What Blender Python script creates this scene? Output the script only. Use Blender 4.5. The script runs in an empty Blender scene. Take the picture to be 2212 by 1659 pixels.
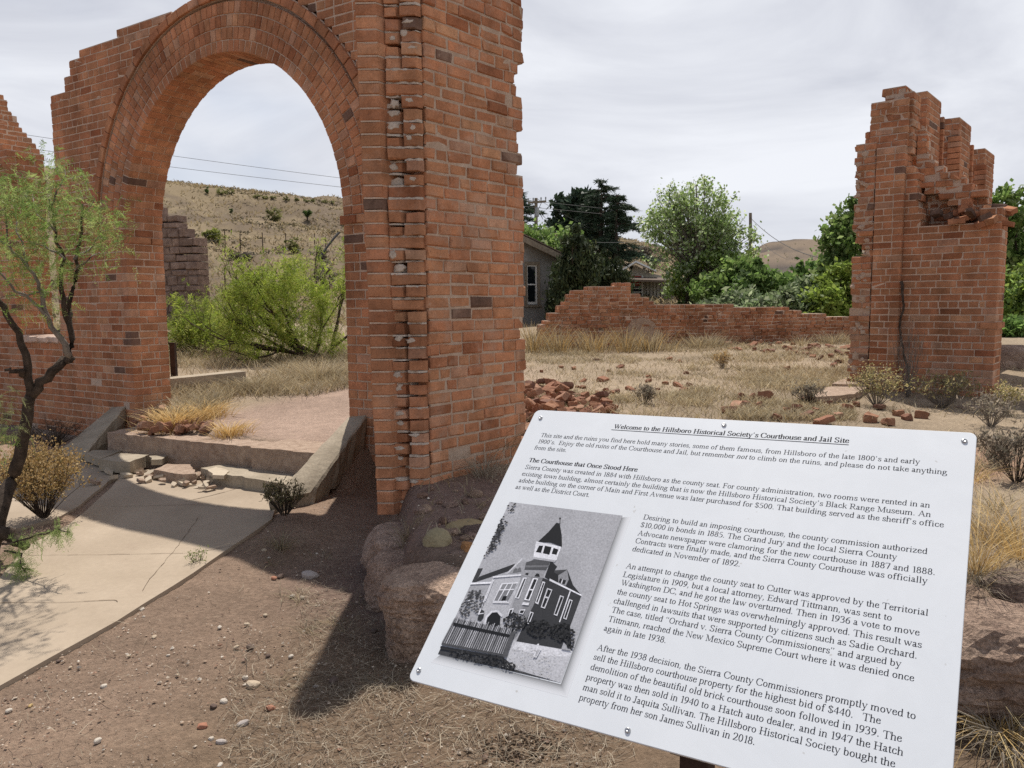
import bpy, bmesh, math, random
import numpy as np
from mathutils import Vector, noise as mnoise

R = random.Random(7)
NP = np.random.default_rng(11)
SC = bpy.context.scene
COL = SC.collection
rad = math.radians

# ---------------------------------------------------------------- camera
F, CX, CY, CAMH = 1690.0, 1106.0, 829.5, 1.5
PITCH, ROLL = rad(5.8), rad(0.5)
cf = Vector((0, math.cos(PITCH), -math.sin(PITCH)))
cr0 = Vector((1, 0, 0)); cu0 = cr0.cross(cf)
cr = cr0 * math.cos(ROLL) - cu0 * math.sin(ROLL)
cu = cu0 * math.cos(ROLL) + cr0 * math.sin(ROLL)
cam_d = bpy.data.cameras.new("camera")
cam = bpy.data.objects.new("camera", cam_d); COL.objects.link(cam)
cam_d.sensor_width = 36.0; cam_d.sensor_fit = 'HORIZONTAL'
cam_d.lens = 36.0 * F / 2212.0
cam_d.clip_start = 0.05; cam_d.clip_end = 6000
from mathutils import Matrix
cam.matrix_world = Matrix(((cr.x, cu.x, -cf.x, 0), (cr.y, cu.y, -cf.y, 0), (cr.z, cu.z, -cf.z, CAMH), (0, 0, 0, 1)))
SC.camera = cam

# ---------------------------------------------------------------- light
SUN_EL, SUN_AZ = rad(62.3), rad(-2.0)       # azimuth measured from +Y towards +X
sun_d = bpy.data.lights.new("sun", 'SUN'); sun_d.energy = 5.0; sun_d.angle = rad(0.6)
sun_d.color = (1.0, 0.945, 0.86)
sun = bpy.data.objects.new("sun", sun_d); COL.objects.link(sun)
sv = Vector((math.sin(SUN_AZ) * math.cos(SUN_EL), math.cos(SUN_AZ) * math.cos(SUN_EL), math.sin(SUN_EL)))
sun.rotation_euler = sv.to_track_quat('Z', 'Y').to_euler()
sun.location = (0, 20, 30)

W = bpy.data.worlds.new("World"); SC.world = W; W.use_nodes = True
wt = W.node_tree; wt.nodes.clear()
def wn(t, **k):
    n = wt.nodes.new(t)
    for a, b in k.items(): setattr(n, a, b)
    return n
def wl(a, b): wt.links.new(a, b)
wo = wn('ShaderNodeOutputWorld'); bg = wn('ShaderNodeBackground'); bg.inputs[1].default_value = 0.10
sky = wn('ShaderNodeTexSky', sky_type='NISHITA', sun_disc=False)
sky.sun_elevation = SUN_EL; sky.sun_rotation = SUN_AZ; sky.altitude = 1600; sky.dust_density = 1.5
tc = wn('ShaderNodeTexCoord'); sx = wn('ShaderNodeSeparateXYZ'); wl(tc.outputs['Generated'], sx.inputs[0])
mp = wn('ShaderNodeMapping'); mp.inputs['Scale'].default_value = (1.1, 1.5, 3.6); mp.inputs['Rotation'].default_value = (0.12, 0.16, 0.3)
wl(tc.outputs['Generated'], mp.inputs[0])
n1 = wn('ShaderNodeTexNoise'); n1.inputs['Scale'].default_value = 2.3; n1.inputs['Detail'].default_value = 7; n1.inputs['Roughness'].default_value = 0.55; n1.inputs['Distortion'].default_value = 0.6
wl(mp.outputs[0], n1.inputs[0])
n2 = wn('ShaderNodeTexNoise'); n2.inputs['Scale'].default_value = 1.15; n2.inputs['Detail'].default_value = 4
mp2 = wn('ShaderNodeMapping'); mp2.inputs['Location'].default_value = (3.1, 0.4, 1.7); mp2.inputs['Scale'].default_value = (1.2, 1, 2.2)
wl(tc.outputs['Generated'], mp2.inputs[0]); wl(mp2.outputs[0], n2.inputs[0])
r1 = wn('ShaderNodeValToRGB')                       # cloud body: lavender grey to near white
r1.color_ramp.elements[0].position = 0.33; r1.color_ramp.elements[0].color = (6.3, 6.5, 7.2, 1)
r1.color_ramp.elements[1].position = 0.66; r1.color_ramp.elements[1].color = (9.0, 9.2, 9.7, 1)
wl(n1.outputs[0], r1.inputs[0])
# cloud dimmed overhead, above the view, to deepen ground shade but keep walls lit
zr = wn('ShaderNodeMapRange'); zr.inputs['From Min'].default_value = 0.36; zr.inputs['From Max'].default_value = 0.95
zr.inputs['To Min'].default_value = 1.0; zr.inputs['To Max'].default_value = 0.62; wl(sx.outputs['Z'], zr.inputs['Value'])
vm = wn('ShaderNodeVectorMath', operation='SCALE'); wl(r1.outputs[0], vm.inputs[0]); wl(zr.outputs[0], vm.inputs['Scale'])
# gaps of blue: mostly high on the left
gx = wn('ShaderNodeMath', operation='MULTIPLY_ADD'); gx.inputs[1].default_value = -0.42; gx.inputs[2].default_value = 0.0; wl(sx.outputs['X'], gx.inputs[0])
gz = wn('ShaderNodeMath', operation='MULTIPLY_ADD'); gz.inputs[1].default_value = 0.55; wl(sx.outputs['Z'], gz.inputs[0]); wl(gx.outputs[0], gz.inputs[2])
ga = wn('ShaderNodeMath', operation='ADD'); wl(gz.outputs[0], ga.inputs[0]); wl(n2.outputs[0], ga.inputs[1])
gm = wn('ShaderNodeMapRange', interpolation_type='SMOOTHSTEP'); gm.inputs['From Min'].default_value = 0.74; gm.inputs['From Max'].default_value = 0.95
gm.inputs['To Min'].default_value = 0.97; gm.inputs['To Max'].default_value = 0.25; wl(ga.outputs[0], gm.inputs['Value'])
mx = wn('ShaderNodeMix', data_type='RGBA'); wl(gm.outputs[0], mx.inputs[0]); wl(sky.outputs[0], mx.inputs[6]); wl(vm.outputs[0], mx.inputs[7])
wl(mx.outputs[2], bg.inputs[0]); wl(bg.outputs[0], wo.inputs[0])

SC.view_settings.view_transform = 'Standard'; SC.view_settings.look = 'None'
SC.view_settings.exposure = 0.0; SC.view_settings.gamma = 1.0
SC.cycles.max_bounces = 6; SC.cycles.transparent_max_bounces = 4
SC.cycles.use_denoising = False; SC.cycles.sample_clamp_indirect = 4.0; SC.cycles.use_adaptive_sampling = False

# ---------------------------------------------------------------- survey: points of the place read off the photograph
def ray(x, y): return cf + cr * ((x - CX) / F) - cu * ((y - CY) / F)
def at(x, y, z=0.0):                                    # where that sight line meets level z
    d = ray(x, y); return Vector((0, 0, CAMH)) + d * ((z - CAMH) / d.z)
def deep(x, y, Y):                                      # where it is Y metres ahead
    d = ray(x, y); return Vector((0, 0, CAMH)) + d * (Y / d.y)

# ---------------------------------------------------------------- object helpers
def tag(o, label=None, cat=None, group=None, kind=None):
    if label: o['label'] = label
    if cat: o['category'] = cat
    if group: o['group'] = group
    if kind: o['kind'] = kind
    return o
def empty(name, loc=(0, 0, 0), label=None, cat=None, group=None):
    o = bpy.data.objects.new(name, None); COL.objects.link(o); o.location = loc; o.empty_display_size = 0.2
    return tag(o, label, cat, group)
def link_mesh(name, me, parent=None, loc=None):
    o = bpy.data.objects.new(name, me); COL.objects.link(o)
    if parent is not None:
        o.parent = parent; o.matrix_parent_inverse = Matrix.Translation(-Vector(parent.location))
    if loc is not None: o.location = loc
    return o

class MB:                                               # collects faces, becomes ONE mesh object
    def __init__(s): s.v = []; s.f = []; s.m = []; s.c = []
    def add(s, vs, fs, col=(1, 1, 1), m=0):
        b = len(s.v); s.v.extend(vs)
        for f in fs: s.f.append([b + i for i in f]); s.m.append(m); s.c.append(col)
    def hexa(s, p, col=(1, 1, 1), m=0):                 # 4 bottom, 4 top
        s.add(p, [(3, 2, 1, 0), (4, 5, 6, 7), (0, 1, 5, 4), (1, 2, 6, 5), (2, 3, 7, 6), (3, 0, 4, 7)], col, m)
    def box(s, c, e1, e2, e3, a, b, h, col=(1, 1, 1), m=0):   # centre of base, half a along e1, half b along e2, height h
        p = [c + e1 * (sa * a) + e2 * (sb * b) for sa, sb in ((-1, -1), (1, -1), (1, 1), (-1, 1))]
        s.hexa(p + [q + e3 * h for q in p], col, m)
    def tube(s, pts, rs, n=6, col=(1, 1, 1), m=0, cap=True):
        pts = [Vector(p) for p in pts]; b = len(s.v); k = len(pts)
        up = Vector((0.13, 0.27, 0.95))
        for i, p in enumerate(pts):
            d = (pts[min(i + 1, k - 1)] - pts[max(i - 1, 0)])
            if d.length < 1e-9: d = Vector((0, 0, 1))
            d.normalize(); a = d.cross(up)
            if a.length < 0.05: a = d.cross(Vector((1, 0, 0)))
            a.normalize(); c = d.cross(a)
            for j in range(n):
                t = 2 * math.pi * j / n
                s.v.append(p + a * (rs[i] * math.cos(t)) + c * (rs[i] * math.sin(t)))
        for i in range(k - 1):
            for j in range(n):
                q = (j + 1) % n
                s.f.append([b + i * n + j, b + i * n + q, b + (i + 1) * n + q, b + (i + 1) * n + j]); s.m.append(m); s.c.append(col)
        if cap:
            s.f.append([b + j for j in range(n)][::-1]); s.m.append(m); s.c.append(col)
            s.f.append([b + (k - 1) * n + j for j in range(n)]); s.m.append(m); s.c.append(col)
    def build(s, name, mats, parent=None, smooth=False):
        me = bpy.data.meshes.new(name)
        me.from_pydata([tuple(v) for v in s.v], [], s.f)
        for mt in (mats if isinstance(mats, (list, tuple)) else [mats]): me.materials.append(mt)
        me.polygons.foreach_set('material_index', s.m)
        at_ = me.attributes.new('tint', 'FLOAT_COLOR', 'FACE')
        ca = np.ones((len(s.c), 4), np.float32); ca[:, :3] = np.array(s.c, np.float32).reshape(-1, 3)
        at_.data.foreach_set('color', ca.ravel())
        if smooth: me.polygons.foreach_set('use_smooth', [True] * len(s.f))
        me.update()
        return link_mesh(name, me, parent)

def quads_mesh(name, V, mat, parent=None, col=None, k=4, smooth=False):   # V: (n*k,3) loose faces of k corners
    V = np.asarray(V, np.float32).reshape(-1, 3); n = len(V) // k
    me = bpy.data.meshes.new(name)
    me.vertices.add(len(V)); me.vertices.foreach_set('co', V.ravel())
    me.loops.add(len(V)); me.loops.foreach_set('vertex_index', np.arange(len(V), dtype=np.int32))
    me.polygons.add(n); me.polygons.foreach_set('loop_start', np.arange(0, len(V), k, dtype=np.int32))
    me.materials.append(mat)
    if col is not None:
        a = me.attributes.new('tint', 'FLOAT_COLOR', 'FACE'); c = np.ones((n, 4), np.float32); c[:, :3] = col
        a.data.foreach_set('color', c.ravel())
    me.update(calc_edges=True); me.validate()
    return link_mesh(name, me, parent)

# ---------------------------------------------------------------- materials
class MT:
    def __init__(s, name, rough=0.9, spec=0.2):
        s.m = bpy.data.materials.new(name); s.m.use_nodes = True; s.t = s.m.node_tree
        s.b = s.t.nodes['Principled BSDF']; s.b.inputs['Roughness'].default_value = rough
        s.b.inputs['Specular IOR Level'].default_value = spec
        s.out = s.t.nodes['Material Output']
        s.tc = s.n('ShaderNodeTexCoord')
    def n(s, t, **k):
        q = s.t.nodes.new(t)
        for a, b in k.items(): setattr(q, a, b)
        return q
    def l(s, a, b): s.t.links.new(a, b)
    def noise(s, scale, detail=4, rough=0.6, dist=0.0, vec=None, stretch=None):
        q = s.n('ShaderNodeTexNoise'); q.inputs['Scale'].default_value = scale; q.inputs['Detail'].default_value = detail
        q.inputs['Roughness'].default_value = rough; q.inputs['Distortion'].default_value = dist
        src = s.tc.outputs['Object']
        if stretch:
            mpn = s.n('ShaderNodeMapping'); mpn.inputs['Scale'].default_value = stretch; s.l(src, mpn.inputs[0]); src = mpn.outputs[0]
        s.l(src, q.inputs[0]); return q.outputs[0]
    def ramp(s, fac, stops):
        q = s.n('ShaderNodeValToRGB'); e = q.color_ramp.elements
        while len(e) < len(stops): e.new(0.5)
        for i, (p, c) in enumerate(stops):
            e[i].position = p; e[i].color = (c, c, c, 1) if not isinstance(c, tuple) else c + (1,)
        s.l(fac, q.inputs[0]); return q.outputs[0]
    def attr(s, name='tint'):
        q = s.n('ShaderNodeAttribute'); q.attribute_name = name; return q.outputs['Color']
    def mul(s, a, b): return s.mix(1.0, a, b, 'MULTIPLY')
    def mix(s, fac, a, b, mode='MIX'):
        q = s.n('ShaderNodeMix', data_type='RGBA', blend_type=mode, clamp_result=False)
        for sock, v in ((q.inputs[0], fac), (q.inputs[6], a), (q.inputs[7], b)):
            if isinstance(v, (int, float)): sock.default_value = v
            elif isinstance(v, tuple): sock.default_value = v + (1,)
            else: s.l(v, sock)
        return q.outputs[2]
    def color(s, c):
        if isinstance(c, tuple): s.b.inputs['Base Color'].default_value = c + (1,)
        else: s.l(c, s.b.inputs['Base Color'])
        return s
    def bump(s, h, strength=0.5, dist=0.01):
        q = s.n('ShaderNodeBump'); q.inputs['Strength'].default_value = strength; q.inputs['Distance'].default_value = dist
        s.l(h, q.inputs['Height']); s.l(q.outputs[0], s.b.inputs['Normal']); return s
    def translucent(s, col, fac=0.35):
        t = s.n('ShaderNodeBsdfTranslucent'); s.l(col, t.inputs[0]); m = s.n('ShaderNodeMixShader'); m.inputs[0].default_value = fac
        s.l(s.b.outputs[0], m.inputs[1]); s.l(t.outputs[0], m.inputs[2]); s.l(m.outputs[0], s.out.inputs[0]); return s

def brick_mat(name, pale=0.0, stain=0.35):
    t = MT(name, 0.92, 0.15); c = t.attr()
    c = t.mul(c, t.ramp(t.noise(9, 5), [(0.3, 0.78), (0.7, 1.2)]))
    c = t.mul(c, t.ramp(t.noise(85, 3), [(0.3, 0.84), (0.7, 1.14)]))
    c = t.mul(c, t.ramp(t.noise(1.3, 5, 0.65), [(0.34, 1.0 - stain), (0.62, 1.06)]))
    c = t.mul(c, t.ramp(t.noise(1.0, 5, 0.7, 0.2, stretch=(3.2, 3.2, .5)), [(0.36, 0.80), (0.56, 1.04)]))     # old water runs
    if pale:
        f = t.ramp(t.noise(2.6, 8, 0.72, 0.4), [(0.50, 0.0), (0.72, pale)]); c = t.mix(f, c, (0.47, 0.33, 0.25))
        f = t.ramp(t.noise(27, 4, 0.7), [(0.62, 0.0), (0.75, pale)]); c = t.mix(f, c, (0.50, 0.37, 0.29))
    sp = t.ramp(t.noise(48, 2), [(0.70, 0.0), (0.76, 0.55)]); c = t.mix(sp, c, (0.13, 0.07, 0.05))
    t.color(c).bump(t.noise(70, 6, 0.7), 0.7, 0.006); return t.m
M = {}
M['brick'] = brick_mat('brick'); M['brick_pale'] = brick_mat('brick_pale', 0.7, 0.22); M['brick_lw'] = brick_mat('brick_low_wall', 0.35, 0.4)
def mortar_mat(name, c0, c1):
    t = MT(name, 0.95, 0.1)
    c = t.ramp(t.noise(14, 6, 0.7), [(0.3, c0), (0.72, c1)]); c = t.mul(c, t.ramp(t.noise(110, 2), [(0.3, 0.85), (0.7, 1.1)]))
    t.color(c).bump(t.noise(90, 5, 0.7), 0.8, 0.006); return t.m
M['mortar'] = mortar_mat('mortar', (0.47, 0.35, 0.265), (0.64, 0.50, 0.40))
M['mortar_white'] = mortar_mat('mortar_white', (0.42, 0.30, 0.22), (0.57, 0.45, 0.355)); M['lime'] = mortar_mat('lime_mortar', (0.42, 0.345, 0.28), (0.66, 0.58, 0.50))
def simple(name, stops, scale=8, rough=0.9, bump=0.4, bs=40, bd=0.006, spec=0.15, tint=False, fine=0.15):
    t = MT(name, rough, spec); c = t.ramp(t.noise(scale, 6, 0.65), stops)
    if tint: c = t.mul(c, t.attr())
    if fine: c = t.mul(c, t.ramp(t.noise(scale * 14, 3), [(0.3, 1 - fine), (0.7, 1 + fine)]))
    t.color(c)
    if bump: t.bump(t.noise(bs, 6, 0.7), bump, bd)
    return t.m
M['concrete'] = simple('concrete', [(0.3, (0.42, 0.345, 0.26)), (0.7, (0.56, 0.475, 0.365))], 2.2, 0.9, 0.25, 120, 0.002, fine=0.07)
M['concrete_grey'] = simple('concrete_grey', [(0.3, (0.28, 0.235, 0.175)), (0.7, (0.43, 0.365, 0.28))], 4, 0.92, 0.5, 45, 0.006)
M['aggregate'] = simple('concrete_aggregate', [(0.3, (0.30, 0.21, 0.155)), (0.7, (0.50, 0.38, 0.29))], 16, 0.95, 1.0, 34, 0.02)
M['stone'] = simple('stone', [(0.28, (0.19, 0.135, 0.11)), (0.5, (0.33, 0.25, 0.20)), (0.75, (0.47, 0.37, 0.30))], 6, 0.95, 1.0, 30, 0.05, tint=True, fine=0.4)
M['cobble'] = simple('cobble', [(0.3, (0.26, 0.22, 0.13)), (0.7, (0.36, 0.30, 0.19))], 9, 0.75, 0.3, 60, 0.004, tint=True)
M['rubble'] = simple('rubble_brick', [(0.3, (0.75, 0.75, 0.75)), (0.7, (1.2, 1.2, 1.2))], 18, 0.93, 0.9, 55, 0.01, tint=True, fine=0.2)
M['pebble'] = simple('pebble', [(0.3, (0.8, 0.8, 0.8)), (0.7, (1.15, 1.15, 1.15))], 30, 0.8, 0.3, 60, 0.004, tint=True)
def leafm(name, fac=0.4, rough=0.6):
    t = MT(name, rough, 0.25); c = t.attr(); c = t.mul(c, t.ramp(t.noise(1.7, 3), [(0.3, 0.8), (0.7, 1.2)]))
    t.color(c).translucent(c, fac); return t.m
M['leaf'] = leafm('leaf', 0.52); M['needle'] = leafm('needle', 0.15); M['straw'] = leafm('straw', 0.3, 0.75)
M['bark'] = simple('bark', [(0.3, (0.035, 0.026, 0.02)), (0.7, (0.12, 0.09, 0.07))], 22, 0.95, 1.0, 60, 0.02)
M['bark_grey'] = simple('bark_grey', [(0.3, (0.12, 0.10, 0.085)), (0.7, (0.27, 0.235, 0.20))], 16, 0.9, 0.7, 60, 0.01)
M['wood'] = simple('weathered_wood', [(0.3, (0.15, 0.12, 0.09)), (0.7, (0.30, 0.25, 0.19))], 12, 0.9, 0.5, 40, 0.006)
M['iron'] = simple('rusty_iron', [(0.3, (0.03, 0.02, 0.017)), (0.7, (0.075, 0.045, 0.035))], 20, 0.8, 0.4, 60, 0.003)
M['metal'] = simple('grey_metal', [(0.3, (0.30, 0.31, 0.32)), (0.7, (0.42, 0.43, 0.44))], 9, 0.5, 0.1, 60, 0.002)
M['wire'] = simple('wire', [(0.3, (0.06, 0.06, 0.06)), (0.7, (0.09, 0.09, 0.09))], 9, 0.6, 0.0)

# ---------------------------------------------------------------- vector noise for terrain and rocks
_perm = np.random.default_rng(3).permutation(4096).astype(np.int64)
_val = np.random.default_rng(4).random(4096)
def vnoise(x, y, sc=1.0, seed=0):
    x = np.asarray(x, float) * sc + seed * 17.3; y = np.asarray(y, float) * sc + seed * 9.1
    xi = np.floor(x).astype(np.int64); yi = np.floor(y).astype(np.int64); fx = x - xi; fy = y - yi
    fx = fx * fx * (3 - 2 * fx); fy = fy * fy * (3 - 2 * fy)
    h = lambda a, b: _val[_perm[(a + _perm[b & 4095]) & 4095]]
    return (h(xi, yi) * (1 - fx) + h(xi + 1, yi) * fx) * (1 - fy) + (h(xi, yi + 1) * (1 - fx) + h(xi + 1, yi + 1) * fx) * fy
def fbm(x, y, sc=1.0, o=4, seed=0):
    s = 0; a = 0.5
    for i in range(o): s = s + a * (vnoise(x, y, sc * 2 ** i, seed + i) - 0.5); a *= 0.5
    return s
def sstep(a, b, x): t = np.clip((x - a) / (b - a), 0, 1); return t * t * (3 - 2 * t)
# ================================================================ SETTING: ground, walkway
PLAT = np.array([(-20.0, 18.7), (-3.96, 8.45), (-3.76, 7.67), (-1.36, 6.14), (-1.05, 6.55), (-0.35, 5.95), (-0.72, 5.1), (-0.62, 4.6), (-0.50, 3.65),
                 (-0.22, 3.32), (0.8, 3.1), (1.9, 3.0), (2.7, 3.4), (4.2, 5.0), (5.3, 8.0), (6.2, 8.6), (10, 12), (18, 22), (18, 90), (-60, 90), (-60, 44)])
zwalk = lambda x, y: 0.016 + 0.020 * (y - 3.2) + 0.02 * (x + 2)
def walk_pts(l): return [at(x, y, 0.04) for x, y in l]
main = walk_pts([(588, 1128), (420, 1237), (250, 1336), (120, 1402), (0, 1463), (-700, 1800), (-900, 1500), (-260, 1275), (0, 1238), (48, 1180), (148, 1132), (186, 1102), (240, 1058), (262, 1032), (330, 1018), (470, 1042), (585, 1075), (600, 1100)])
side = walk_pts([(235, 1042), (170, 1092), (120, 1118), (30, 1140), (-20, 1120), (-60, 1060), (40, 1010), (95, 992), (150, 985), (250, 985), (300, 1000), (300, 1018)])

def poly_dist(PL, x, y):                                # signed distance to a closed outline, >0 inside
    x = np.asarray(x, float); y = np.asarray(y, float)
    ins = np.zeros(x.shape, bool); d = np.full(x.shape, 1e9); n = len(PL)
    for i in range(n):
        x0, y0 = PL[i][0], PL[i][1]; x1, y1 = PL[(i + 1) % n][0], PL[(i + 1) % n][1]
        c = ((y0 > y) != (y1 > y)) & (x < (x1 - x0) * (y - y0) / (y1 - y0 + 1e-12) + x0)
        ins ^= c
        t = np.clip(((x - x0) * (x1 - x0) + (y - y0) * (y1 - y0)) / ((x1 - x0) ** 2 + (y1 - y0) ** 2 + 1e-12), 0, 1)
        d = np.minimum(d, np.hypot(x - x0 - t * (x1 - x0), y - y0 - t * (y1 - y0)))
    return np.where(ins, d, -d)
def inside_dist(x, y): return poly_dist(PLAT, x, y)          # >0 inside the raised floor of the ruin
AZK = np.radians([-180, -60, -40, -30, -24, -18, -12.5, -5, 2, 9, 13, 17, 24, 34, 60, 180])
RIDGE = np.array([3, 15, 18.2, 17.3, 16.6, 16.0, 15.0, 12.5, 10.6, 9.0, 6.5, 4.2, 4.0, 5.0, 4, 3.0])
AZF = np.radians([-180, -60, -5, 9, 13, 15.5, 18, 20.5, 22, 24, 27, 31, 34, 45, 180])
FARH = np.array([5, 10, 8, 12, 16, 34, 47, 51, 51, 50, 50, 64, 70, 64, 5])
def _edge(z, pl, x, y):                                  # dirt lies almost flush against the slab and passes under it
    d = poly_dist(pl, x, y); k = sstep(-0.5, -0.02, d); z = z * (1 - k) + (zwalk(x, y) - 0.018) * k
    k = sstep(-0.01, 0.08, d); return z * (1 - k) + (zwalk(x, y) - 0.09) * k
def hz(x, y):
    x = np.asarray(x, float); y = np.asarray(y, float); r = np.hypot(x, y); az = np.arctan2(x, y)
    zin = 0.36 + 0.0225 * np.clip(y - 4, -2, 30) + 0.03 * fbm(x, y, 0.8, 3, 5)
    zin = zin - 0.085 * sstep(-0.7, -1.2, x) * sstep(9.5, 7.5, y)
    zout = zin * sstep(9, 24, y) + 0.06 * sstep(4.2, 5.9, y) * sstep(7.6, 6.4, y) * sstep(-0.9, -1.5, x) + 0.02 * fbm(x, y, 1.3, 3, 2)
    zout = zout - 0.03 * sstep(-1.3, -0.6, x) * sstep(3.5, 5.5, y) * sstep(7, 6, y)
    k = sstep(-0.16, 0.05, inside_dist(x, y))
    if x.size > 1000 or (x.min() < -0.5 and y.max() < 9):
        for pl in (main, side): zout = _edge(zout, pl, x, y)
    z = zout * (1 - k) + zin * k
    rd = np.interp(az, AZK, RIDGE)
    s = np.clip((r - 30) / 85.0, 0, 1); hill = rd * (0.35 * s + 0.65 * s * s * (3 - 2 * s)) * np.where(r > 118, np.clip(1 - (r - 118) / 240, 0.2, 1), 1)
    hill = hill + sstep(34, 60, r) * (fbm(x, y, 0.11, 4, 9) * 2.0 + fbm(x, y, 0.5, 3, 4) * 0.6) * np.clip(rd / 10, 0.3, 1)
    fh = np.interp(az, AZF, FARH) * sstep(330, 720, r) * np.where(r > 760, np.clip(1 - (r - 760) / 2500, 0, 1), 1)
    fh = fh + sstep(380, 640, r) * (fbm(x, y, 0.012, 6, 21) * 17)
    return z + hill + np.maximum(fh, 0) * sstep(250, 400, r)
def hz1(x, y): return float(hz(np.array([x]), np.array([y]))[0])
def ground_pt(x, y, it=14):                             # where the sight line through a photo point lands on the terrain
    lo, hi = 1.0, 1.0; d = ray(x, y)
    while hi < 2000:
        p = Vector((0, 0, CAMH)) + d * hi
        if p.z < hz1(p.x, p.y): break
        lo = hi; hi *= 1.12
    for _ in range(it):
        m = (lo + hi) / 2; p = Vector((0, 0, CAMH)) + d * m
        if p.z < hz1(p.x, p.y): hi = m
        else: lo = m
    return Vector((0, 0, CAMH)) + d * hi

def build_ground():
    azs = np.concatenate([np.radians(np.arange(-180, -50, 6.5)), np.radians(np.arange(-50, 50, 0.27)), np.radians(np.arange(50, 180, 6.5))])
    rs = [0.03, 0.4, 0.9, 1.4]
    while rs[-1] < 2600:
        r = rs[-1]; rs.append(r * (1.0105 if r < 14 else 1.018 if r < 160 else 1.05))
    rs = np.array(rs); na, nr = len(azs), len(rs)
    A, Rr = np.meshgrid(azs, rs); x = Rr * np.sin(A); y = Rr * np.cos(A); z = hz(x, y)
    near = sstep(60, 20, Rr)
    z = z + near * (fbm(x, y, 5, 3, 12) * 0.025 + fbm(x, y, 22, 2, 14) * 0.010)
    ins = inside_dist(x, y)
    # soil colours of the different patches of ground
    n0 = fbm(x, y, 0.9, 4, 31)[..., None]; n1_ = fbm(x, y, 0.06, 5, 37)[..., None]; n2_ = fbm(x, y, 0.35, 4, 39)[..., None]
    dirt = np.array([0.315, 0.222, 0.162]); litter = np.array([0.22, 0.155, 0.105]); field = np.array([0.335, 0.262, 0.185]); pathc = np.array([0.38, 0.275, 0.215])
    hillc = np.array([0.225, 0.172, 0.105]); hillr = np.array([0.115, 0.085, 0.062]); farc = np.array([0.185, 0.14, 0.10]); fard = np.array([0.075, 0.062, 0.055])
    c = np.broadcast_to(dirt, x.shape + (3,)).copy()
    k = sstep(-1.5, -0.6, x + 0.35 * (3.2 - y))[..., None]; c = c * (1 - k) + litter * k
    k = sstep(-0.05, 0.25, ins)[..., None]; c = c * (1 - k) + field * k
    dpath = np.abs((x + 2.2) * 0.843 + (y - 7.3) * -0.537)      # trodden path through the arch
    k = (sstep(1.45, 0.9, dpath) * sstep(0.0, 0.2, ins) * sstep(13.5, 11.0, y) * sstep(1, -1, x))[..., None]; c = c * (1 - k) + pathc * k
    k = (sstep(0.9, 0.35, np.hypot((x - 2.4) * 0.45, y - 5.4)) * sstep(0, .1, ins))[..., None]; c = c * (1 - k) + np.array([0.40, 0.25, 0.17]) * k
    k = (sstep(1.15, 0.5, np.hypot((x + 0.25) * 0.9, y - 4.3)))[..., None]; c = c * (1 - k) + np.array([0.24, 0.165, 0.135]) * k  # bank below the torn wall: dirt colour deepened for the shade there
    c = c * (1 + 0.5 * n0)
    k = sstep(24, 40, Rr)[..., None]; hm = np.clip(0.55 + 3.2 * n2_ + 2.2 * n1_ + 2.2 * fbm(x, y, 1.1, 3, 61)[..., None], 0, 1); c = c * (1 - k) + (hillc * (1 - 0.75 * hm) + hillr * 0.75 * hm) * k
    k = sstep(230, 420, Rr)[..., None]; hm = np.clip(0.45 + 4.5 * fbm(x, y, 0.02, 5, 51)[..., None] + 3.5 * fbm(x, y, 0.09, 4, 57)[..., None], 0, 1); c = c * (1 - k) + (farc * (1 - hm) + fard * hm) * k
    V = np.stack([x, y, z], -1).reshape(-1, 3)
    i = np.arange(nr - 1)[:, None] * na + np.arange(na)[None, :]; j = np.arange(nr - 1)[:, None] * na + (np.arange(na)[None, :] + 1) % na
    Fq = np.stack([i, i + na, j + na, j], -1).reshape(-1, 4)
    me = bpy.data.meshes.new('ground'); me.vertices.add(len(V)); me.vertices.foreach_set('co', V.astype(np.float32).ravel())
    me.loops.add(Fq.size); me.loops.foreach_set('vertex_index', Fq.astype(np.int32).ravel())
    me.polygons.add(len(Fq)); me.polygons.foreach_set('loop_start', np.arange(0, Fq.size, 4, dtype=np.int32))
    me.polygons.foreach_set('use_smooth', np.ones(len(Fq), bool))
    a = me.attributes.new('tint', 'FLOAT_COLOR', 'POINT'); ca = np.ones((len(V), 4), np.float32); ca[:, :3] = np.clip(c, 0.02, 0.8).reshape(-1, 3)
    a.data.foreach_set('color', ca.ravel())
    me.update(calc_edges=True)
    t = MT('soil', 0.95, 0.1); q = t.attr()
    q = t.mul(q, t.ramp(t.noise(38, 5, 0.7), [(0.3, 0.72), (0.7, 1.28)])); q = t.mul(q, t.ramp(t.noise(5.5, 5, 0.7), [(0.3, 0.84), (0.7, 1.16)]))
    vo = t.n('ShaderNodeTexVoronoi'); vo.inputs['Scale'].default_value = 70; t.l(t.tc.outputs['Object'], vo.inputs[0])
    pk = t.ramp(vo.outputs['Distance'], [(0.10, 0.55), (0.2, 0.0)]); q = t.mix(pk, q, (0.48, 0.38, 0.29))
    t.color(q).bump(t.noise(55, 8, 0.75), 1.0, 0.02); me.materials.append(t.m)
    return tag(link_mesh('ground', me), kind='structure')
build_ground()

# ---- wall line of the arch: s along the wall to the left, d out of the front face
WQ = Vector((-1.369, 6.5, 0)); _a = rad(-57.5)
WT = Vector((math.sin(_a), math.cos(_a), 0)); WN = Vector((-WT.y, WT.x, 0))      # WN points out of the front
if WN.y > 0: WN = -WN
UP = Vector((0, 0, 1))
def wp(s, d=0.0, z=0.0): return WQ + WT * s + WN * d + UP * z

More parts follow.
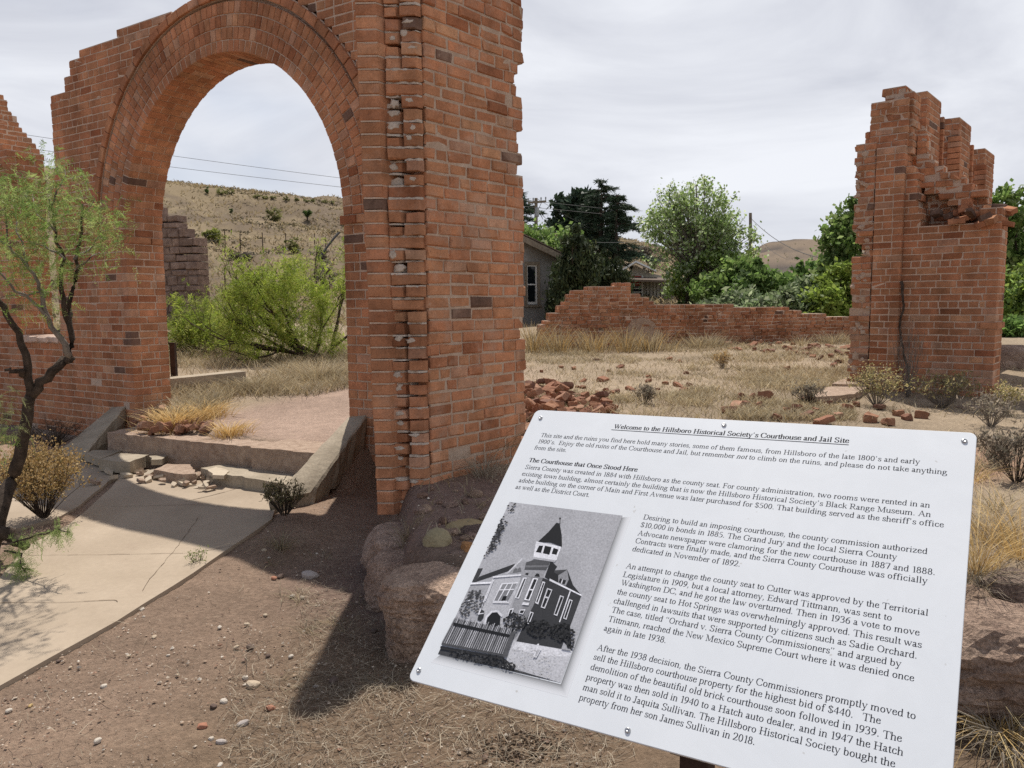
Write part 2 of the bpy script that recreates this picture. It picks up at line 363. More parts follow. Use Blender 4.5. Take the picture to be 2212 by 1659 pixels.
def slab(name, ring, zt, thick, mat, parent=None, sub=0.18, edge=0.012, zfun=None, rough_=0.0):
    """flat slab with an irregular outline: ring of (x,y) points"""
    pts = []
    for i in range(len(ring)):
        a = Vector(ring[i][:2]); b = Vector(ring[(i + 1) % len(ring)][:2]); n = max(1, int((b - a).length / sub))
        for k in range(n):
            p = a.lerp(b, k / n); pts.append(Vector((p.x + R.uniform(-edge, edge), p.y + R.uniform(-edge, edge))))
    zf = zfun or (lambda x, y: zt)
    bm = bmesh.new()
    top = [bm.verts.new((p.x, p.y, zf(p.x, p.y))) for p in pts]; bot = [bm.verts.new((p.x, p.y, zf(p.x, p.y) - thick)) for p in pts]
    bm.faces.new(top); bm.faces.new(bot[::-1])
    for i in range(len(pts)): j = (i + 1) % len(pts); bm.faces.new((top[j], top[i], bot[i], bot[j]))
    bmesh.ops.triangulate(bm, faces=[f for f in bm.faces if len(f.verts) > 4])
    if rough_:
        bmesh.ops.subdivide_edges(bm, edges=bm.edges[:], cuts=1, use_grid_fill=True)
        for v in bm.verts:
            nz = mnoise.noise_vector(v.co * 9.0); v.co += Vector(nz) * rough_
    bmesh.ops.recalc_face_normals(bm, faces=bm.faces[:])
    me = bpy.data.meshes.new(name); bm.to_mesh(me); bm.free(); me.materials.append(mat)
    a = me.attributes.new('tint', 'FLOAT_COLOR', 'FACE'); a.data.foreach_set('color', np.ones(len(me.polygons) * 4, np.float32))
    return link_mesh(name, me, parent)

concw = MT('walk_concrete', 0.9, 0.15)
cc = concw.ramp(concw.noise(1.6, 6, 0.65), [(0.3, (0.34, 0.272, 0.202)), (0.7, (0.43, 0.35, 0.266))])
cc = concw.mul(cc, concw.ramp(concw.noise(34, 5, 0.7), [(0.3, 0.93), (0.7, 1.06)])); st = concw.ramp(concw.noise(3.7, 5, 0.6), [(0.6, 0.0), (0.78, 0.28)])
cc = concw.mix(st, cc, (0.27, 0.20, 0.15)); concw.color(cc).bump(concw.noise(160, 5, 0.7), 0.25, 0.002)
tag(slab('walkway', [(p.x, p.y) for p in main], 0, 0.12, concw.m, zfun=zwalk, edge=0.006), kind='structure')
tag(slab('walkway', [(p.x, p.y) for p in side], 0, 0.12, concw.m, zfun=zwalk, edge=0.01), kind='structure')
# joints and cracks: shallow dark strips lying 3 mm above the concrete
def crack(path, w):
    mb = MB(); pts = []
    for (x0, y0), (x1, y1) in zip(path, path[1:]):
        a = at(x0, y0, 0.03); b = at(x1, y1, 0.03); n = max(2, int((b - a).length / 0.06))
        for k in range(n): pts.append(a.lerp(b, k / n) + Vector((R.uniform(-1, 1), R.uniform(-1, 1), 0)) * 0.004)
    b = at(*path[-1], 0.03); pts.append(b)
    for p, q in zip(pts, pts[1:]):
        d = (q - p).normalized(); s = Vector((-d.y, d.x, 0)) * w * R.uniform(0.3, 1.0)
        vs = [p - s, p + s, q + s, q - s]
        mb.add([Vector((v.x, v.y, zwalk(v.x, v.y) + 0.003)) for v in vs], [(0, 1, 2, 3)])
    return mb
M['joint'] = simple('joint_dirt', [(0.3, (0.10, 0.07, 0.05)), (0.7, (0.2, 0.145, 0.1))], 20, 0.95, 0)
jm = MB()
for path, w in (([(0, 1297), (120, 1299), (245, 1296), (254, 1300)], 0.0028), ([(432, 1122), (380, 1190), (325, 1252), (308, 1278)], 0.0018), ([(400, 1092), (470, 1077), (545, 1058)], 0.004),
                ([(60, 1198), (210, 1200), (420, 1200), (505, 1186)], 0.0022), ([(240, 1100), (420, 1098), (560, 1110)], 0.0018)):
    q = crack(path, w); b0 = len(jm.v); jm.v += q.v; jm.f += [[b0 + i for i in f] for f in q.f]; jm.m += q.m; jm.c += q.c
tag(jm.build('walkway_joint', M['joint']), kind='structure')
# ================================================================ BRICKWORK
def tint(kind=0):
    r = R.random()
    if r < 0.014: return (0.19, 0.115, 0.085)
    if r < 0.05: b = (0.37, 0.150, 0.082)
    elif r < 0.12: b = (0.56, 0.285, 0.170)
    elif r < 0.20: b = (0.53, 0.30, 0.205)
    else: b = (0.50, 0.230, 0.132)
    k = R.uniform(0.88, 1.1); g = R.uniform(0.95, 1.06)
    return (b[0] * k, b[1] * k * g, b[2] * k * g * 0.94)
MORT = (1, 1, 1)
def brick(mb, P, e1, e3, e2, L, H, D, col=None, j=0.0025, ch=0.006, off=0.0):
    """P lower-left corner of the face; e1 along, e3 up the face, e2 outward"""
    if L < 0.02 or H < 0.02: return
    c = ch
    pts = [P + e1 * a + e3 * h + e2 * off for a, h in ((c, c), (L - c, c), (L - c, H - c), (c, H - c))]
    pts += [P + e1 * a + e3 * h + e2 * (off - c) for a, h in ((0, 0), (L, 0), (L, H), (0, H))]
    pts += [P + e1 * a + e3 * h - e2 * D for a, h in ((0, 0), (L, 0), (L, H), (0, H))]
    if j:
        for i in range(8): pts[i] = pts[i] + Vector((R.uniform(-j, j), R.uniform(-j, j), R.uniform(-j, j)))
    mb.add(pts, [(0, 1, 2, 3), (4, 5, 1, 0), (5, 6, 2, 1), (6, 7, 3, 2), (7, 4, 0, 3),
                 (8, 9, 5, 4), (9, 10, 6, 5), (10, 11, 7, 6), (11, 8, 4, 7), (11, 10, 9, 8)], col or tint(), 0)
def row(mb, P0, e1, e2, a, b, z, H, D, k, hdr=6, j=0.0025, off=0.0, jt=0.009, L0=0.203, rough=0.0, skip=None):
    """one course of bricks from a to b along e1"""
    hd = (k % hdr == 3); step = 0.098 if hd else L0
    x = a
    first = R.choice([0.5, 0.5, 0.98]) if k % 2 else R.choice([1.0, 0.76])
    L = step * first
    while x < b - 0.02:
        L = min(L, b - x)
        if b - x - L < 0.045: L = b - x
        if not (skip and skip(x + L / 2)):
            o = off + (max(-0.35 * rough, R.gauss(0.2 * rough, rough)) if rough else 0)
            w_ = R.random(); jj = j * 2.6 if w_ < .06 else j; o = o - .055 if w_ > .995 else o - .0025 if w_ > .96 else o      # worn, sunken and lost bricks
            brick(mb, P0 + e1 * x + UP * z, e1, UP, e2, L - (jt if x + L < b - 0.001 else 0), H, D, None, jj, 0.006 if not rough else 0.009, o)
        x += L; L = step * (1.0 if not rough else R.choice([1, 1, 0.95, 0.5, 0.75, 1.05]))
C0 = 0.075
def wall(mb, org, e1, n, T, z0, z1, runs, rough=0.0, j=0.0025, jt=0.009, hdr=6, core_in=0.005, back=True, Hb=None, skip=None, core_a=0.0):
    """coursed wall; front face plane through org, e1 along, n out of the front; runs(z) -> [(a, b, endA, endB)]"""
    k = 0; z = z0
    while z < z1:
        for a, b, ea, eb in runs(z + C0 / 2, k):
            if b - a < 0.06: continue
            H = (Hb or C0) - jt
            # mortar core
            p = []
            ia = core_a + (core_in if ea != 'n' else 0); ib = core_in if eb != 'n' else 0
            for d in (-core_in, -T + core_in): p += [org + e1 * (a + ia) + n * d, org + e1 * (b - ib) + n * d]
            p = [p[0], p[1], p[3], p[2]]
            mb.hexa([q + UP * z for q in p] + [q + UP * (z + C0 - (0.006 if False else 0)) for q in p], MORT, 1)
            odd = k % 2; ra = a; rb = b
            if odd:
                if ea != 'n': ra = a + 0.110
                if eb != 'n': rb = b - 0.110
            row(mb, org, e1, n, ra, rb, z, H, 0.10, k, hdr, j, 0.0, jt, rough=rough, skip=skip)
            if back: row(mb, org - n * T, e1, -n, ra, rb, z, H, 0.10, k + 1, hdr, j, 0.0, jt)
            for e, pos, s in ((ea, a, -1), (eb, b, 1)):
                if e == 'n': continue
                d0, d1 = (0.0, T) if odd else (0.112, T - 0.112)
                if d1 - d0 > 0.05:
                    row(mb, org + e1 * pos, -n, e1 * s, d0, d1, z, H, 0.10, k, 99, j + (0.004 if e == 'r' else 0), 0.0, jt, L0=0.203 if T > 0.4 else 0.17)
        z += C0; k += 1

# ---------------------------------------------------------------- the arch and its pier
arch = empty('brick_archway', wp(1.5, 0, 0), 'tall ruined red brick archway with rings of brick, broken upper edge and torn end pier', 'ruin')
RS, RZ, RI, RO = 1.535, 2.235, 1.535, 2.075
def ragged(k, seed, amp): return random.Random(seed * 977 + k).uniform(-amp, amp)
def top_main(s):
    if s < 2.2: return 4.36
    if s < 3.9: return 4.30 - (s - 2.2) * 0.075
    if s < 4.02: return 4.0
    if s < 4.33: return 3.85
    if s < 4.44: return 3.02
    return 0.0
def runs_arch(z, k):
    out = []
    # right leg
    if z < RZ: out.append((-1.38, 0.0, 'n', 'q'))
    else:
        h = math.sqrt(max(RO * RO - (z - RZ) ** 2, 0))
        if z < RZ + RO and h > 0: out.append((-1.38, RS - h, 'n', 'n'))
    # left leg
    e = 4.44 + ragged(k // 2, 1, 0.012)
    if z > 3.02: e = 4.33 + ragged(k, 2, 0.015)
    if z > 3.83: e = 4.02 + ragged(k, 3, 0.03)
    if z > 3.98: e = 3.92 + ragged(k, 4, 0.03)
    zt = z
    if z > 4.14:                                        # sloping broken top, left end lower
        e = min(e, 3.9 - (z - 4.14) / 0.075 * 0.75 + ragged(k, 5, 0.12))
    if z < RZ: l = 3.07
    else:
        h2 = RO * RO - (z - RZ) ** 2
        l = RS + math.sqrt(h2) if h2 > 0 else RS
    if z < RZ + RO - 0.03 and e - l > 0.1 and z < 4.31:
        if z < 1.10: out.append((l, 9.0, 'q' if z < RZ else 'n', 'q'))
        else: out.append((l, e, 'q' if z < RZ else 'n', 'q' if z < 3 else 'r'))
    elif z >= 4.2 and z < 4.33: out.append((-1.38, 1.2 + ragged(k, 8, .1), 'n', 'r'))
    # far jamb of the window
    if z >= 1.10:
        a = 5.40 + ragged(k, 6, 0.012)
        if z > 2.6: a = 5.36 + ragged(k, 7, 0.035)
        if z > 3.30: a = 5.36 + (z - 3.30) * 1.05 + ragged(k, 9, 0.05)
        if z < 4.7: out.append((a, 9.0, 'q' if z < 2.6 else 'r', 'q'))
    return out
mb = MB(); wall(mb, WQ, WT, WN, 0.426, 0.06, 4.7, runs_arch)
# short wall above the crown, to the right of the frame top
mb.build('wall', [M['brick'], M['mortar']], arch)
# window sill stones
mb = MB()
for i in range(4):
    a = 4.47 + i * 0.225
    brick(mb, wp(a, 0.03, 1.112), WT, UP, WN, 0.215, 0.07, 0.40, (0.62, 0.47, 0.38), 0.01, 0.012)
mb.build('window_sill', M['rubble'], arch)
# rings of voussoirs
mb = MB()
def polar(r, th, d=0.0): return wp(RS + r * math.cos(th), d, RZ + r * math.sin(th))
def ring_bricks(mb, r0, H, size, off, D, d0=0.0, sgn=1, full=False):
    n = int(round(math.pi * (r0 + H / 2) / size)); dth = math.pi / n
    for i in range(n):
        th = math.pi - dth * i
        e1 = WT * math.sin(th) * -1 + UP * math.cos(th); e1 = -e1 if False else e1
        tm = th - dth / 2; er = WT * math.cos(tm) + UP * math.sin(tm); et = WT * math.sin(tm) - UP * math.cos(tm)
        L = (r0 + H / 2) * dth - 0.010
        P = polar(r0, tm, d0) - et * (L / 2)
        c = tint()
        if full:
            for q, (dd, DD) in enumerate(((0.0, 0.205 if i % 2 else 0.10), (-(0.215 if i % 2 else 0.11), 0.203), (-(0.428 if i % 2 else 0.323), 0.10))):
                if -dd > 0.42: continue
                DD = min(DD, 0.426 + dd)
                brick(mb, P + WN * dd, et, er, WN, L, H, DD, tint() if q else c, 0.0022, 0.005, 0.0)
        else: brick(mb, P, et, er, WN * sgn, L, H, D, c, 0.0022, 0.005, off)
for i in range(4):
    ring_bricks(mb, RI + 0.108 * i, 0.099, 0.077, 0.004 if i else 0.0, 0.2, full=(i == 0))
    if i: ring_bricks(mb, RI + 0.108 * i, 0.099, 0.077, 0.0, 0.15, d0=-0.426, sgn=-1)
n = 72
for r0, r1, da in ((RI + 0.005, RI + 0.425, -0.006), (RI + 0.42, RI + 0.455, -0.05), (RI + 0.452, RO, -0.004)):
    for i in range(n):
        a, b = math.pi * i / n, math.pi * (i + 1) / n
        p = [polar(r0, a, da), polar(r0, b, da), polar(r0, b, -0.42), polar(r0, a, -0.42)]; q = [polar(r1, a, da), polar(r1, b, da), polar(r1, b, -0.42), polar(r1, a, -0.42)]
        mb.hexa(p + q, MORT, 1)
mb.build('arch_ring', [M['brick'], M['mortar']], arch)
mb = MB(); ring_bricks(mb, RI + 0.455, 0.075, 0.16, 0.026, 0.2); mb.build('label_moulding', [M['brick'], M['mortar']], arch)
# impost bands
for a, b, pos, sg in ((-0.36, 0.018, 0.0, 1), (3.052, 3.50, 3.07, -1)):
    mb = MB(); row(mb, WQ, WT, WN, a, b, 2.165, 0.066, 0.12, 0, 99, off=0.022); row(mb, wp(pos, 0.02), -WN, WT * sg, 0.0, 0.42, 2.165, 0.066, 0.11, 1, 99, off=0.02)
    mb.build('impost', [M['brick'], M['mortar']], arch)
# stone footing under the wall
mb = MB(); a = 3.12
while a < 8.8:
    L = R.uniform(0.35, 0.6); brick(mb, wp(a, 0.035, -0.12), WT, UP, WN, L - 0.015, 0.185 + R.uniform(-0.01, 0.01), 0.35, (R.uniform(0.85, 1.1),) * 3, 0.012, 0.02); a += L
mb.build('footing', M['stone'], arch)

# ---- wall torn off at its near end, running back to the right of the arch
PB = Vector((-0.545, 4.79, 0)); _b = rad(40.4); PU = Vector((math.sin(_b), math.cos(_b), 0)); PN = Vector((PU.y, -PU.x, 0))
def runs_pier(z, k):
    e = 0.985 + ragged(k, 21, 0.012)
    if R.random() < 0.12: e -= 0.06
    if 2.98 < z < 3.10: e -= 0.035
    if 2.88 < z < 2.98: e -= 0.075
    if z < 0.75: e += (0.75 - z) * 0.05
    t = 3.62 + 0.25 * min(1, z * 0)
    a = 0.055 + ragged(k, 23, 0.010)
    if z > 3.66: return []
    return [(a, e, 'n', 'r')]
mb = MB(); wall(mb, PB, PU, PN, 0.33, 0.36, 4.0, runs_pier, rough=0.0040, j=0.0036, jt=0.0092, hdr=3, core_in=0.0055, core_a=0.012)
# courses below on the front part only
for k in range(2):
    z = 0.36 - C0 * (k + 1); row(mb, PB, PU, PN, 0.0, 0.5 - 0.25 * k, z, 0.062, 0.1, k, 3, 0.007, 0, 0.013, rough=0.006)
    mb.hexa([PB + PU * a + PN * d + UP * (z + h) for h in (0, C0) for a, d in ((0.02, -0.008), (0.46 - 0.25 * k, -0.008), (0.46 - 0.25 * k, -0.3), (0.02, -0.3))], MORT, 1)
mb.build('torn_wall', [M['brick_pale'], M['mortar_white']], arch)
# torn end: three columns of brick ends with an open crack between them
mb = MB(); EW = Vector((-0.325, 0.012, 0)); eL = PB + EW; ew = -EW.normalized()
z = 0.20; k = 0; EN = Vector((0.02, -1, 0)).normalized()
def ebrick(a, b, z, H, off, col=None, D=0.21):
    P = eL + ew * a + EN * off; L = b - a; c = 0.006
    pts = [P + ew * x + UP * (z + h) for x, h in ((c, c), (L - c, c), (L - c, H - c), (c, H - c))]
    pts += [P + ew * x + UP * (z + h) - EN * c for x, h in ((0, 0), (L, 0), (L, H), (0, H))]
    pts += [P + ew * x + UP * (z + h) + PU * D for x, h in ((0, 0), (L, 0), (L, H), (0, H))]
    j = 0.004
    for i in range(8): pts[i] = pts[i] + Vector((R.uniform(-j, j), R.uniform(-j, j), R.uniform(-j, j)))
    mb.add(pts, [(0, 1, 2, 3), (4, 5, 1, 0), (5, 6, 2, 1), (6, 7, 3, 2), (7, 4, 0, 3), (8, 9, 5, 4), (9, 10, 6, 5), (10, 11, 7, 6), (11, 8, 4, 7), (11, 10, 9, 8)], col or tint(), 0)
def blob(c, r, zf=0.6, m=1):
    bm = bmesh.new(); bmesh.ops.create_icosphere(bm, subdivisions=2, radius=1)
    vs = []
    for v in bm.verts:
        nz = 1 + 0.9 * mnoise.noise(v.co * 1.9 + Vector(c) * 31)
        vs.append(Vector(c) + Vector((v.co.x * r[0], v.co.y * r[1], v.co.z * r[2])) * nz)
    fs = [[v.index for v in f.verts] for f in bm.faces]; bm.free(); mb.add(vs, fs, MORT, m)
def bed(a, b, z, off, th):                              # an irregular lip of old mortar
    n = max(2, int((b - a) / 0.022)); lo = []; hi = []
    for q in range(n + 1):
        x = a + (b - a) * q / n; o = off + R.uniform(-.012, .007); lo.append((x, o, z - R.uniform(0, .003))); hi.append((x, o - R.uniform(0, .006), z + th * R.uniform(.65, 1.15)))
    for q in range(n):
        P = [eL + ew * x + EN * o + UP * h for x, o, h in (lo[q], lo[q + 1])]; Q = [eL + ew * x + EN * o + UP * h for x, o, h in (hi[q], hi[q + 1])]
        dd = .04 if b > .3 else .18
        mb.hexa([P[0], P[1], P[1] + PU * dd, P[0] + PU * dd, Q[0], Q[1], Q[1] + PU * dd, Q[0] + PU * dd], MORT, 2)
def splash(x, z, off, rx, rz):                          # flat patch of mortar left on a brick
    n = 11; v = [eL + ew * x + UP * z + EN * (off + .004)]; k = [R.uniform(.55, 1.1) for _ in range(n)]
    for ring_, o in ((.7, .003), (1.0, -.006)):
        for q in range(n): t = 6.283 * q / n; v.append(eL + ew * (x + rx * ring_ * k[q] * math.cos(t)) + UP * (z + rz * ring_ * k[q] * math.sin(t)) + EN * (off + o))
    f = [(0, 1 + q, 1 + (q + 1) % n) for q in range(n)] + [(1 + q, 1 + n + q, 1 + n + (q + 1) % n, 1 + (q + 1) % n) for q in range(n)]; mb.add(v, f, MORT, 2)
sh2 = 0.0
while z < 3.95:
    H = C0 - 0.010; top3 = z < 3.55; lean = 0.018 * (z - 1.2)
    if not (z > 3.8 and k % 2): ebrick(-lean, 0.116 - lean * 0.6, z, H + R.uniform(-.001, .002), R.uniform(0.0, 0.006), D=0.25)
    mm = [eL + ew * x + UP * (z + H + h) + EN * 0.0015 for h in (0, 0.0095) for x in (0.004 - lean, 0.110 - lean * 0.6)]
    mb.hexa([mm[0], mm[1], mm[1] + PU * 0.2, mm[0] + PU * 0.2, mm[2], mm[3], mm[3] + PU * 0.2, mm[2] + PU * 0.2], MORT, 1)
    if top3:
        r_ = R.random(); sh2 = 0.7 * sh2 + R.uniform(-.004, .004); zo = z + R.uniform(-.002, .002)
        if r_ < 0.2:
            o = R.uniform(-0.03, -0.004); ebrick(0.134 + sh2, 0.322, zo, H - R.uniform(0, .006), o, D=.045); bed(0.136, 0.324, z + H - .003, o - .004, .014)
        else:
            o = R.uniform(-0.05, -0.006); e2_ = R.uniform(0.205, 0.222) + sh2
            if r_ > 0.30: ebrick(0.132 + R.uniform(0, .006), e2_, zo, H - R.uniform(0, .014), o)
            else: bed(0.134, e2_, z + .005, o - .02, R.uniform(.03, .05))
            o3 = R.uniform(-0.022, 0.006); ebrick(e2_ + R.uniform(.016, .028), 0.322 + R.uniform(-.006, .004), zo, H - R.uniform(0, .006), o3, D=.045)
            if R.random() < .62: bed(0.134, e2_ - .002, z + H - .004, o - .003, R.uniform(.008, .017))
            if R.random() < .7: bed(e2_ + .018, 0.322, z + H - .003, o3 - .006, R.uniform(.010, .016))
            if R.random() < .42: splash(R.uniform(.15, .20), z + H * R.uniform(.3, .8), o, R.uniform(.026, .048), R.uniform(.018, .034))
            if R.random() < .28: splash(R.uniform(.25, .30), z + H * R.uniform(.4, .9), o3, R.uniform(.022, .042), R.uniform(.012, .026))
            if R.random() < .13: mb.hexa([eL + ew * x + PU * d + UP * h + EN * (o - .03) for h in (z, z + C0) for x, d in ((e2_ - .01, 0), (e2_ + .03, 0), (e2_ + .03, .2), (e2_ - .01, .2))], MORT, 2)
    z += C0; k += 1
# near-black block behind the crack, painting in its deep shade
mb.hexa([eL + ew * x + PU * d + UP * h for h in (0.2, 3.5) for x, d in ((0.06, 0.22), (0.30, 0.22), (0.30, 0.5), (0.06, 0.5))], (0.07, 0.045, 0.035), 0)
for h in np.arange(0.5, 3.4, 0.37):
    pass
mb.build('torn_end', [M['brick_lw'], M['mortar'], M['lime']], arch)

# ---------------------------------------------------------------- ruined corner on the right
RQ = Vector((4.432, 8.95, 0)); _r = rad(-49.5); RT = -Vector((math.sin(_r), math.cos(_r), 0)); RN = Vector((RT.y, -RT.x, 0))
if RN.y > 0: RN = -RN
RB = -RN                                                # back
ruin = empty('ruined_corner', RQ + RT * 0.2, 'freestanding red brick corner with stepped broken top and a dark hole in it', 'ruin')
def rr(k, s, a): return ragged(k, s, a)
def runs_front(z, k):
    if z < 2.28: return [(0.0, 0.945, 'n', 'q')]
    if z < 2.48:
        o = [(0.0, 0.19 + rr(k, 31, 0.03), 'n', 'r')]; o.append((0.76 + rr(k, 32, .03), 0.945, 'r', 'q'))
        if z < 2.36: o = [(0.0, 0.945, 'n', 'q')]
        return o
    if z < 3.0: return [(0.0, 0.13 + rr(k, 33, 0.03) - max(0, z - 2.6) * 0.1, 'n', 'r')]
    return []
mb = MB(); wall(mb, RQ, RT, RN, 0.42, 0.30, 3.2, runs_front, jt=0.010)
# core of the front wall left standing behind the hole
def runs_core(z, k):
    if z < 2.3: return []
    if z < 2.5: return [(0.62 if z < 2.5 else 0.56 + rr(k, 42, .04), 0.93 if z < 2.42 else 0.66, 'r', 'r')] if z < 2.5 else []
    a_ = .05 if z > 2.8 else max(.05, .52 - (z - 2.5) * 1.55 + rr(k, 43, .05))
    b = 0.92 if z < 2.42 else 0.62 if z < 2.62 else 0.95 - (z - 2.45) * 1.15 + rr(k, 41, 0.06)
    return [(a_, max(b, a_ + .1), 'n' if a_ < .06 else 'r', 'r')] if z < 3.35 else []
wall(mb, RQ - RN * 0.22, RT, RN, 0.20, 0.30 + C0 * 27, 3.4, runs_core, rough=0.018, j=0.008, jt=0.014, back=False)
wall(mb, RQ - RN * 0.36, RT, RN, 0.06, 0.30 + C0 * 26, 2.75, lambda z, k: [(0.02, 0.90 - max(0, z - 2.4) * 0.8, 'n', 'n')], rough=0.01, j=0.006, jt=0.013, back=False)
mb.build('front_wall', [M['brick'], M['mortar']], ruin)
# pilaster and torn left edge
def runs_pil(z, k): return [(-0.30, 0.0, 'n', 'q')] if z < 3.24 else []
mb = MB(); wall(mb, RQ + RN * 0.07, RT, RN, 0.3, 0.30, 3.3, runs_pil, jt=0.010)
mb.build('pilaster', [M['brick'], M['mortar']], ruin)
def runs_torn(z, k):
    a = -0.53 + rr(k, 51, 0.02)
    if R.random() < 0.15: a += 0.05
    if 2.05 < z < 2.35: a += 0.09 if z < 2.2 else 0.05
    if z < 0.62: a -= 0.02
    return [(a, -0.315 + rr(k, 52, 0.008), 'r', 'n')] if z < 3.27 else []
mb = MB(); wall(mb, RQ + RN * 0.05, RT, RN, 0.34, 0.45, 3.3, runs_torn, rough=0.012, j=0.007, jt=0.014, hdr=2)
for i in range(34):                                     # splashes of old mortar on the torn edge
    z = R.uniform(0.7, 3.2); s = R.uniform(-0.5, -0.32); blob(RQ + RT * s + RN * 0.046 + UP * z, (R.uniform(.03, .06), 0.012, R.uniform(.018, .04)))
def runs_up(z, k):                                      # set back, stepped top
    a = -0.50 + max(0, z - 3.2) * 0.28 + rr(k, 53, 0.03); b = 0.03 + rr(k, 54, 0.012)
    if z > 3.74: a = -0.28 + rr(k, 55, .02)
    if z > 3.82: b = -0.05
    return [(a, b, 'r', 'q')] if z < 3.9 else []
wall(mb, RQ - RN * 0.06, RT, RN, 0.30, 0.45 + C0 * 36, 3.93, runs_up, rough=0.01, j=0.007, jt=0.013, hdr=2)
mb.build('torn_edge', [M['brick_lw'], M['mortar_white']], ruin)
# side wall running back with the piers between its window openings
def runs_side(z, k):
    o = []
    if z < 2.25: return [(0.35, 5.2, 'n', 'r')]
    tops = ((0.0, 0.27, 3.78), (0.80, 1.50, 3.98), (2.56, 3.33, 3.96), (4.40, 5.18, 3.82))
    for i, (a, b, t) in enumerate(tops):
        if z < t:
            if i == 1 and z < 3.35: a = 0.3 + max(0, z - 2.7) * 0.55 + rr(k, 60, 0.07)
            o.append((a + rr(k, 61 + i, 0.008), b + (rr(k, 71 + i, 0.02)), 'r', 'r'))
    return o
mb = MB(); wall(mb, RQ, RB, RT, 0.40, 0.30, 4.1, runs_side, jt=0.010)
# projecting brick strips (window reveals) on the piers
for a, t in ((1.50, 3.84), (2.50, 3.82), (3.33, 3.82), (4.34, 3.66)):
    z = 2.3
    while z < t - 0.1:
        brick(mb, RQ + RB * a + RT * 0.0 + UP * z - RB * (0.0 if a in (2.50, 4.34) else 0.0), RB, UP, RT, 0.062, 0.066, 0.12, None, 0.002, 0.004, 0.035); z += C0
mb.build('side_wall', [M['brick'], M['mortar']], ruin)
# loose rubble heart lying in the hole, and the brick band and plinth at the right corner
mb = MB()
for i in range(40):
    s = 0.2 + 0.72 * R.random() ** .55; d = R.uniform(-0.30, -0.02) if s > .5 else R.uniform(-.3, -.16); zz = 2.30 + R.uniform(0, 0.10) + max(0, (-d - 0.1)) * 0.55 * (1 if s < 0.85 else 0.4)
    c = RQ + RT * s + RN * d + UP * zz; ang = R.uniform(0, 6.28); e1 = Vector((math.cos(ang), math.sin(ang), R.uniform(-0.5, 0.5))).normalized(); e3 = e1.cross(Vector((R.uniform(-.4, .4), R.uniform(-.4, .4), 1))).normalized().cross(e1).normalized()
    brick(mb, c, e1, e3, e1.cross(e3), R.uniform(0.07, 0.17), R.uniform(0.045, 0.065), R.uniform(0.05, 0.1), None if R.random() < .6 else (0.16, 0.10, 0.075), 0.008, 0.008)
mb.build('rubble_core', [M['brick_lw'], M['mortar']], ruin)
mb = MB(); row(mb, RQ, RT, RN, 0.80, 0.965, 1.20, 0.066, 0.1, 0, 99, off=0.016); row(mb, RQ + RT * 0.945, -RN, RT, -0.016, 0.42, 1.20, 0.066, 0.1, 1, 99, off=0.02); mb.build('corner_band', [M['brick'], M['mortar']], ruin)
mb = MB()
for k in range(3): row(mb, RQ + RT * 0.945, -RN, RT, -0.02, 0.44, 0.30 + k * C0, 0.066, 0.1, k, 99, off=0.035)
mb.build('plinth', [M['brick'], M['mortar']], ruin)

# ---------------------------------------------------------------- low wall at the back of the ruin
LA = deep(1168, 690, 15.6); LA.z = 0; LB = deep(2010, 690, 17.6); LB.z = 0
le = (LB - LA).normalized(); ln = Vector((le.y, -le.x, 0)); LL = (LB - LA).length
def low_top(s):                                         # from photo px along the top
    px = 1168 + s / LL * (2010 - 1168); zt = np.interp(px, [1168, 1195, 1222, 1228, 1335, 1345, 1368, 1385, 1420, 1545, 1560, 1690, 1700, 1745, 1770, 1845, 2010], [700, 672, 640, 625, 612, 632, 640, 657, 656, 655, 664, 668, 676, 676, 684, 690, 694])
    Y = 15.6 + s / LL * 2.0; return deep(px, zt, Y).z
def runs_low(z, k):
    o = []; s = 0.0; cur = None; g = 0.10; i = 0
    while s < LL:
        on = z < low_top(s) + random.Random(i * 7 + k).uniform(-0.022, 0.022)
        if on and cur is None: cur = s
        if not on and cur is not None: o.append((cur, s, 'r', 'r')); cur = None
        s += g; i += 1
    if cur is not None: o.append((cur, LL, 'r', 'r'))
    return o
_t0 = tint; tint = lambda: tuple(q * .84 for q in _t0())
mb = MB(); wall(mb, LA, le, ln, 0.35, 0.50, 2.1, runs_low, rough=0.012, j=0.008, jt=0.014, core_in=0.012)
loww = mb.build('low_brick_wall', [M['brick_lw'], M['mortar']])
tag(loww, 'long low broken brick wall crossing the back of the grassy ruin floor', 'wall')
tint = _t0
mb = MB(); cpl = LA + le * (LL * (1372 - 1168) / 842) + ln * 0.012            # patch of plaster left on it
pl = [(-0.42, 0.62), (0.38, 0.60), (0.36, 0.9), (0.2, 1.12), (-0.05, 1.22), (-0.28, 1.15), (-0.45, 0.9)]
vs = [cpl + le * a + UP * h for a, h in pl]; mb.add(vs + [v - ln * 0.03 for v in vs], [tuple(range(7))] + [(i, (i + 1) % 7, 7 + (i + 1) % 7, 7 + i) for i in range(7)], (1, 1, 1), 0)
mb.build('plaster_patch', M['aggregate'], loww)
# ================================================================ SIGN
SO = Vector((-0.1383, 0.966, 1.0197)); SA = Vector((0.8636, -0.5041, 0.0139)).normalized(); SNn = Vector((-0.353, -0.5847, 0.7304)).normalized()
SB0 = SNn.cross(SA).normalized(); SB = SB0 + SA * (14.5 / 456.0); SNn = SA.cross(SB0).normalized()
def sp(u, v, h=0.0): return SO + SA * (u / 1000.0) + SB * (v / 1000.0) + SNn * (h / 1000.0)      # mm on the panel
sign = empty('information_sign', (sp(305, 200).x, sp(305, 200).y, 0), 'white tilted information panel with black text and an old courthouse photograph', 'sign')
SWD, SHT = 610.5, 456.0
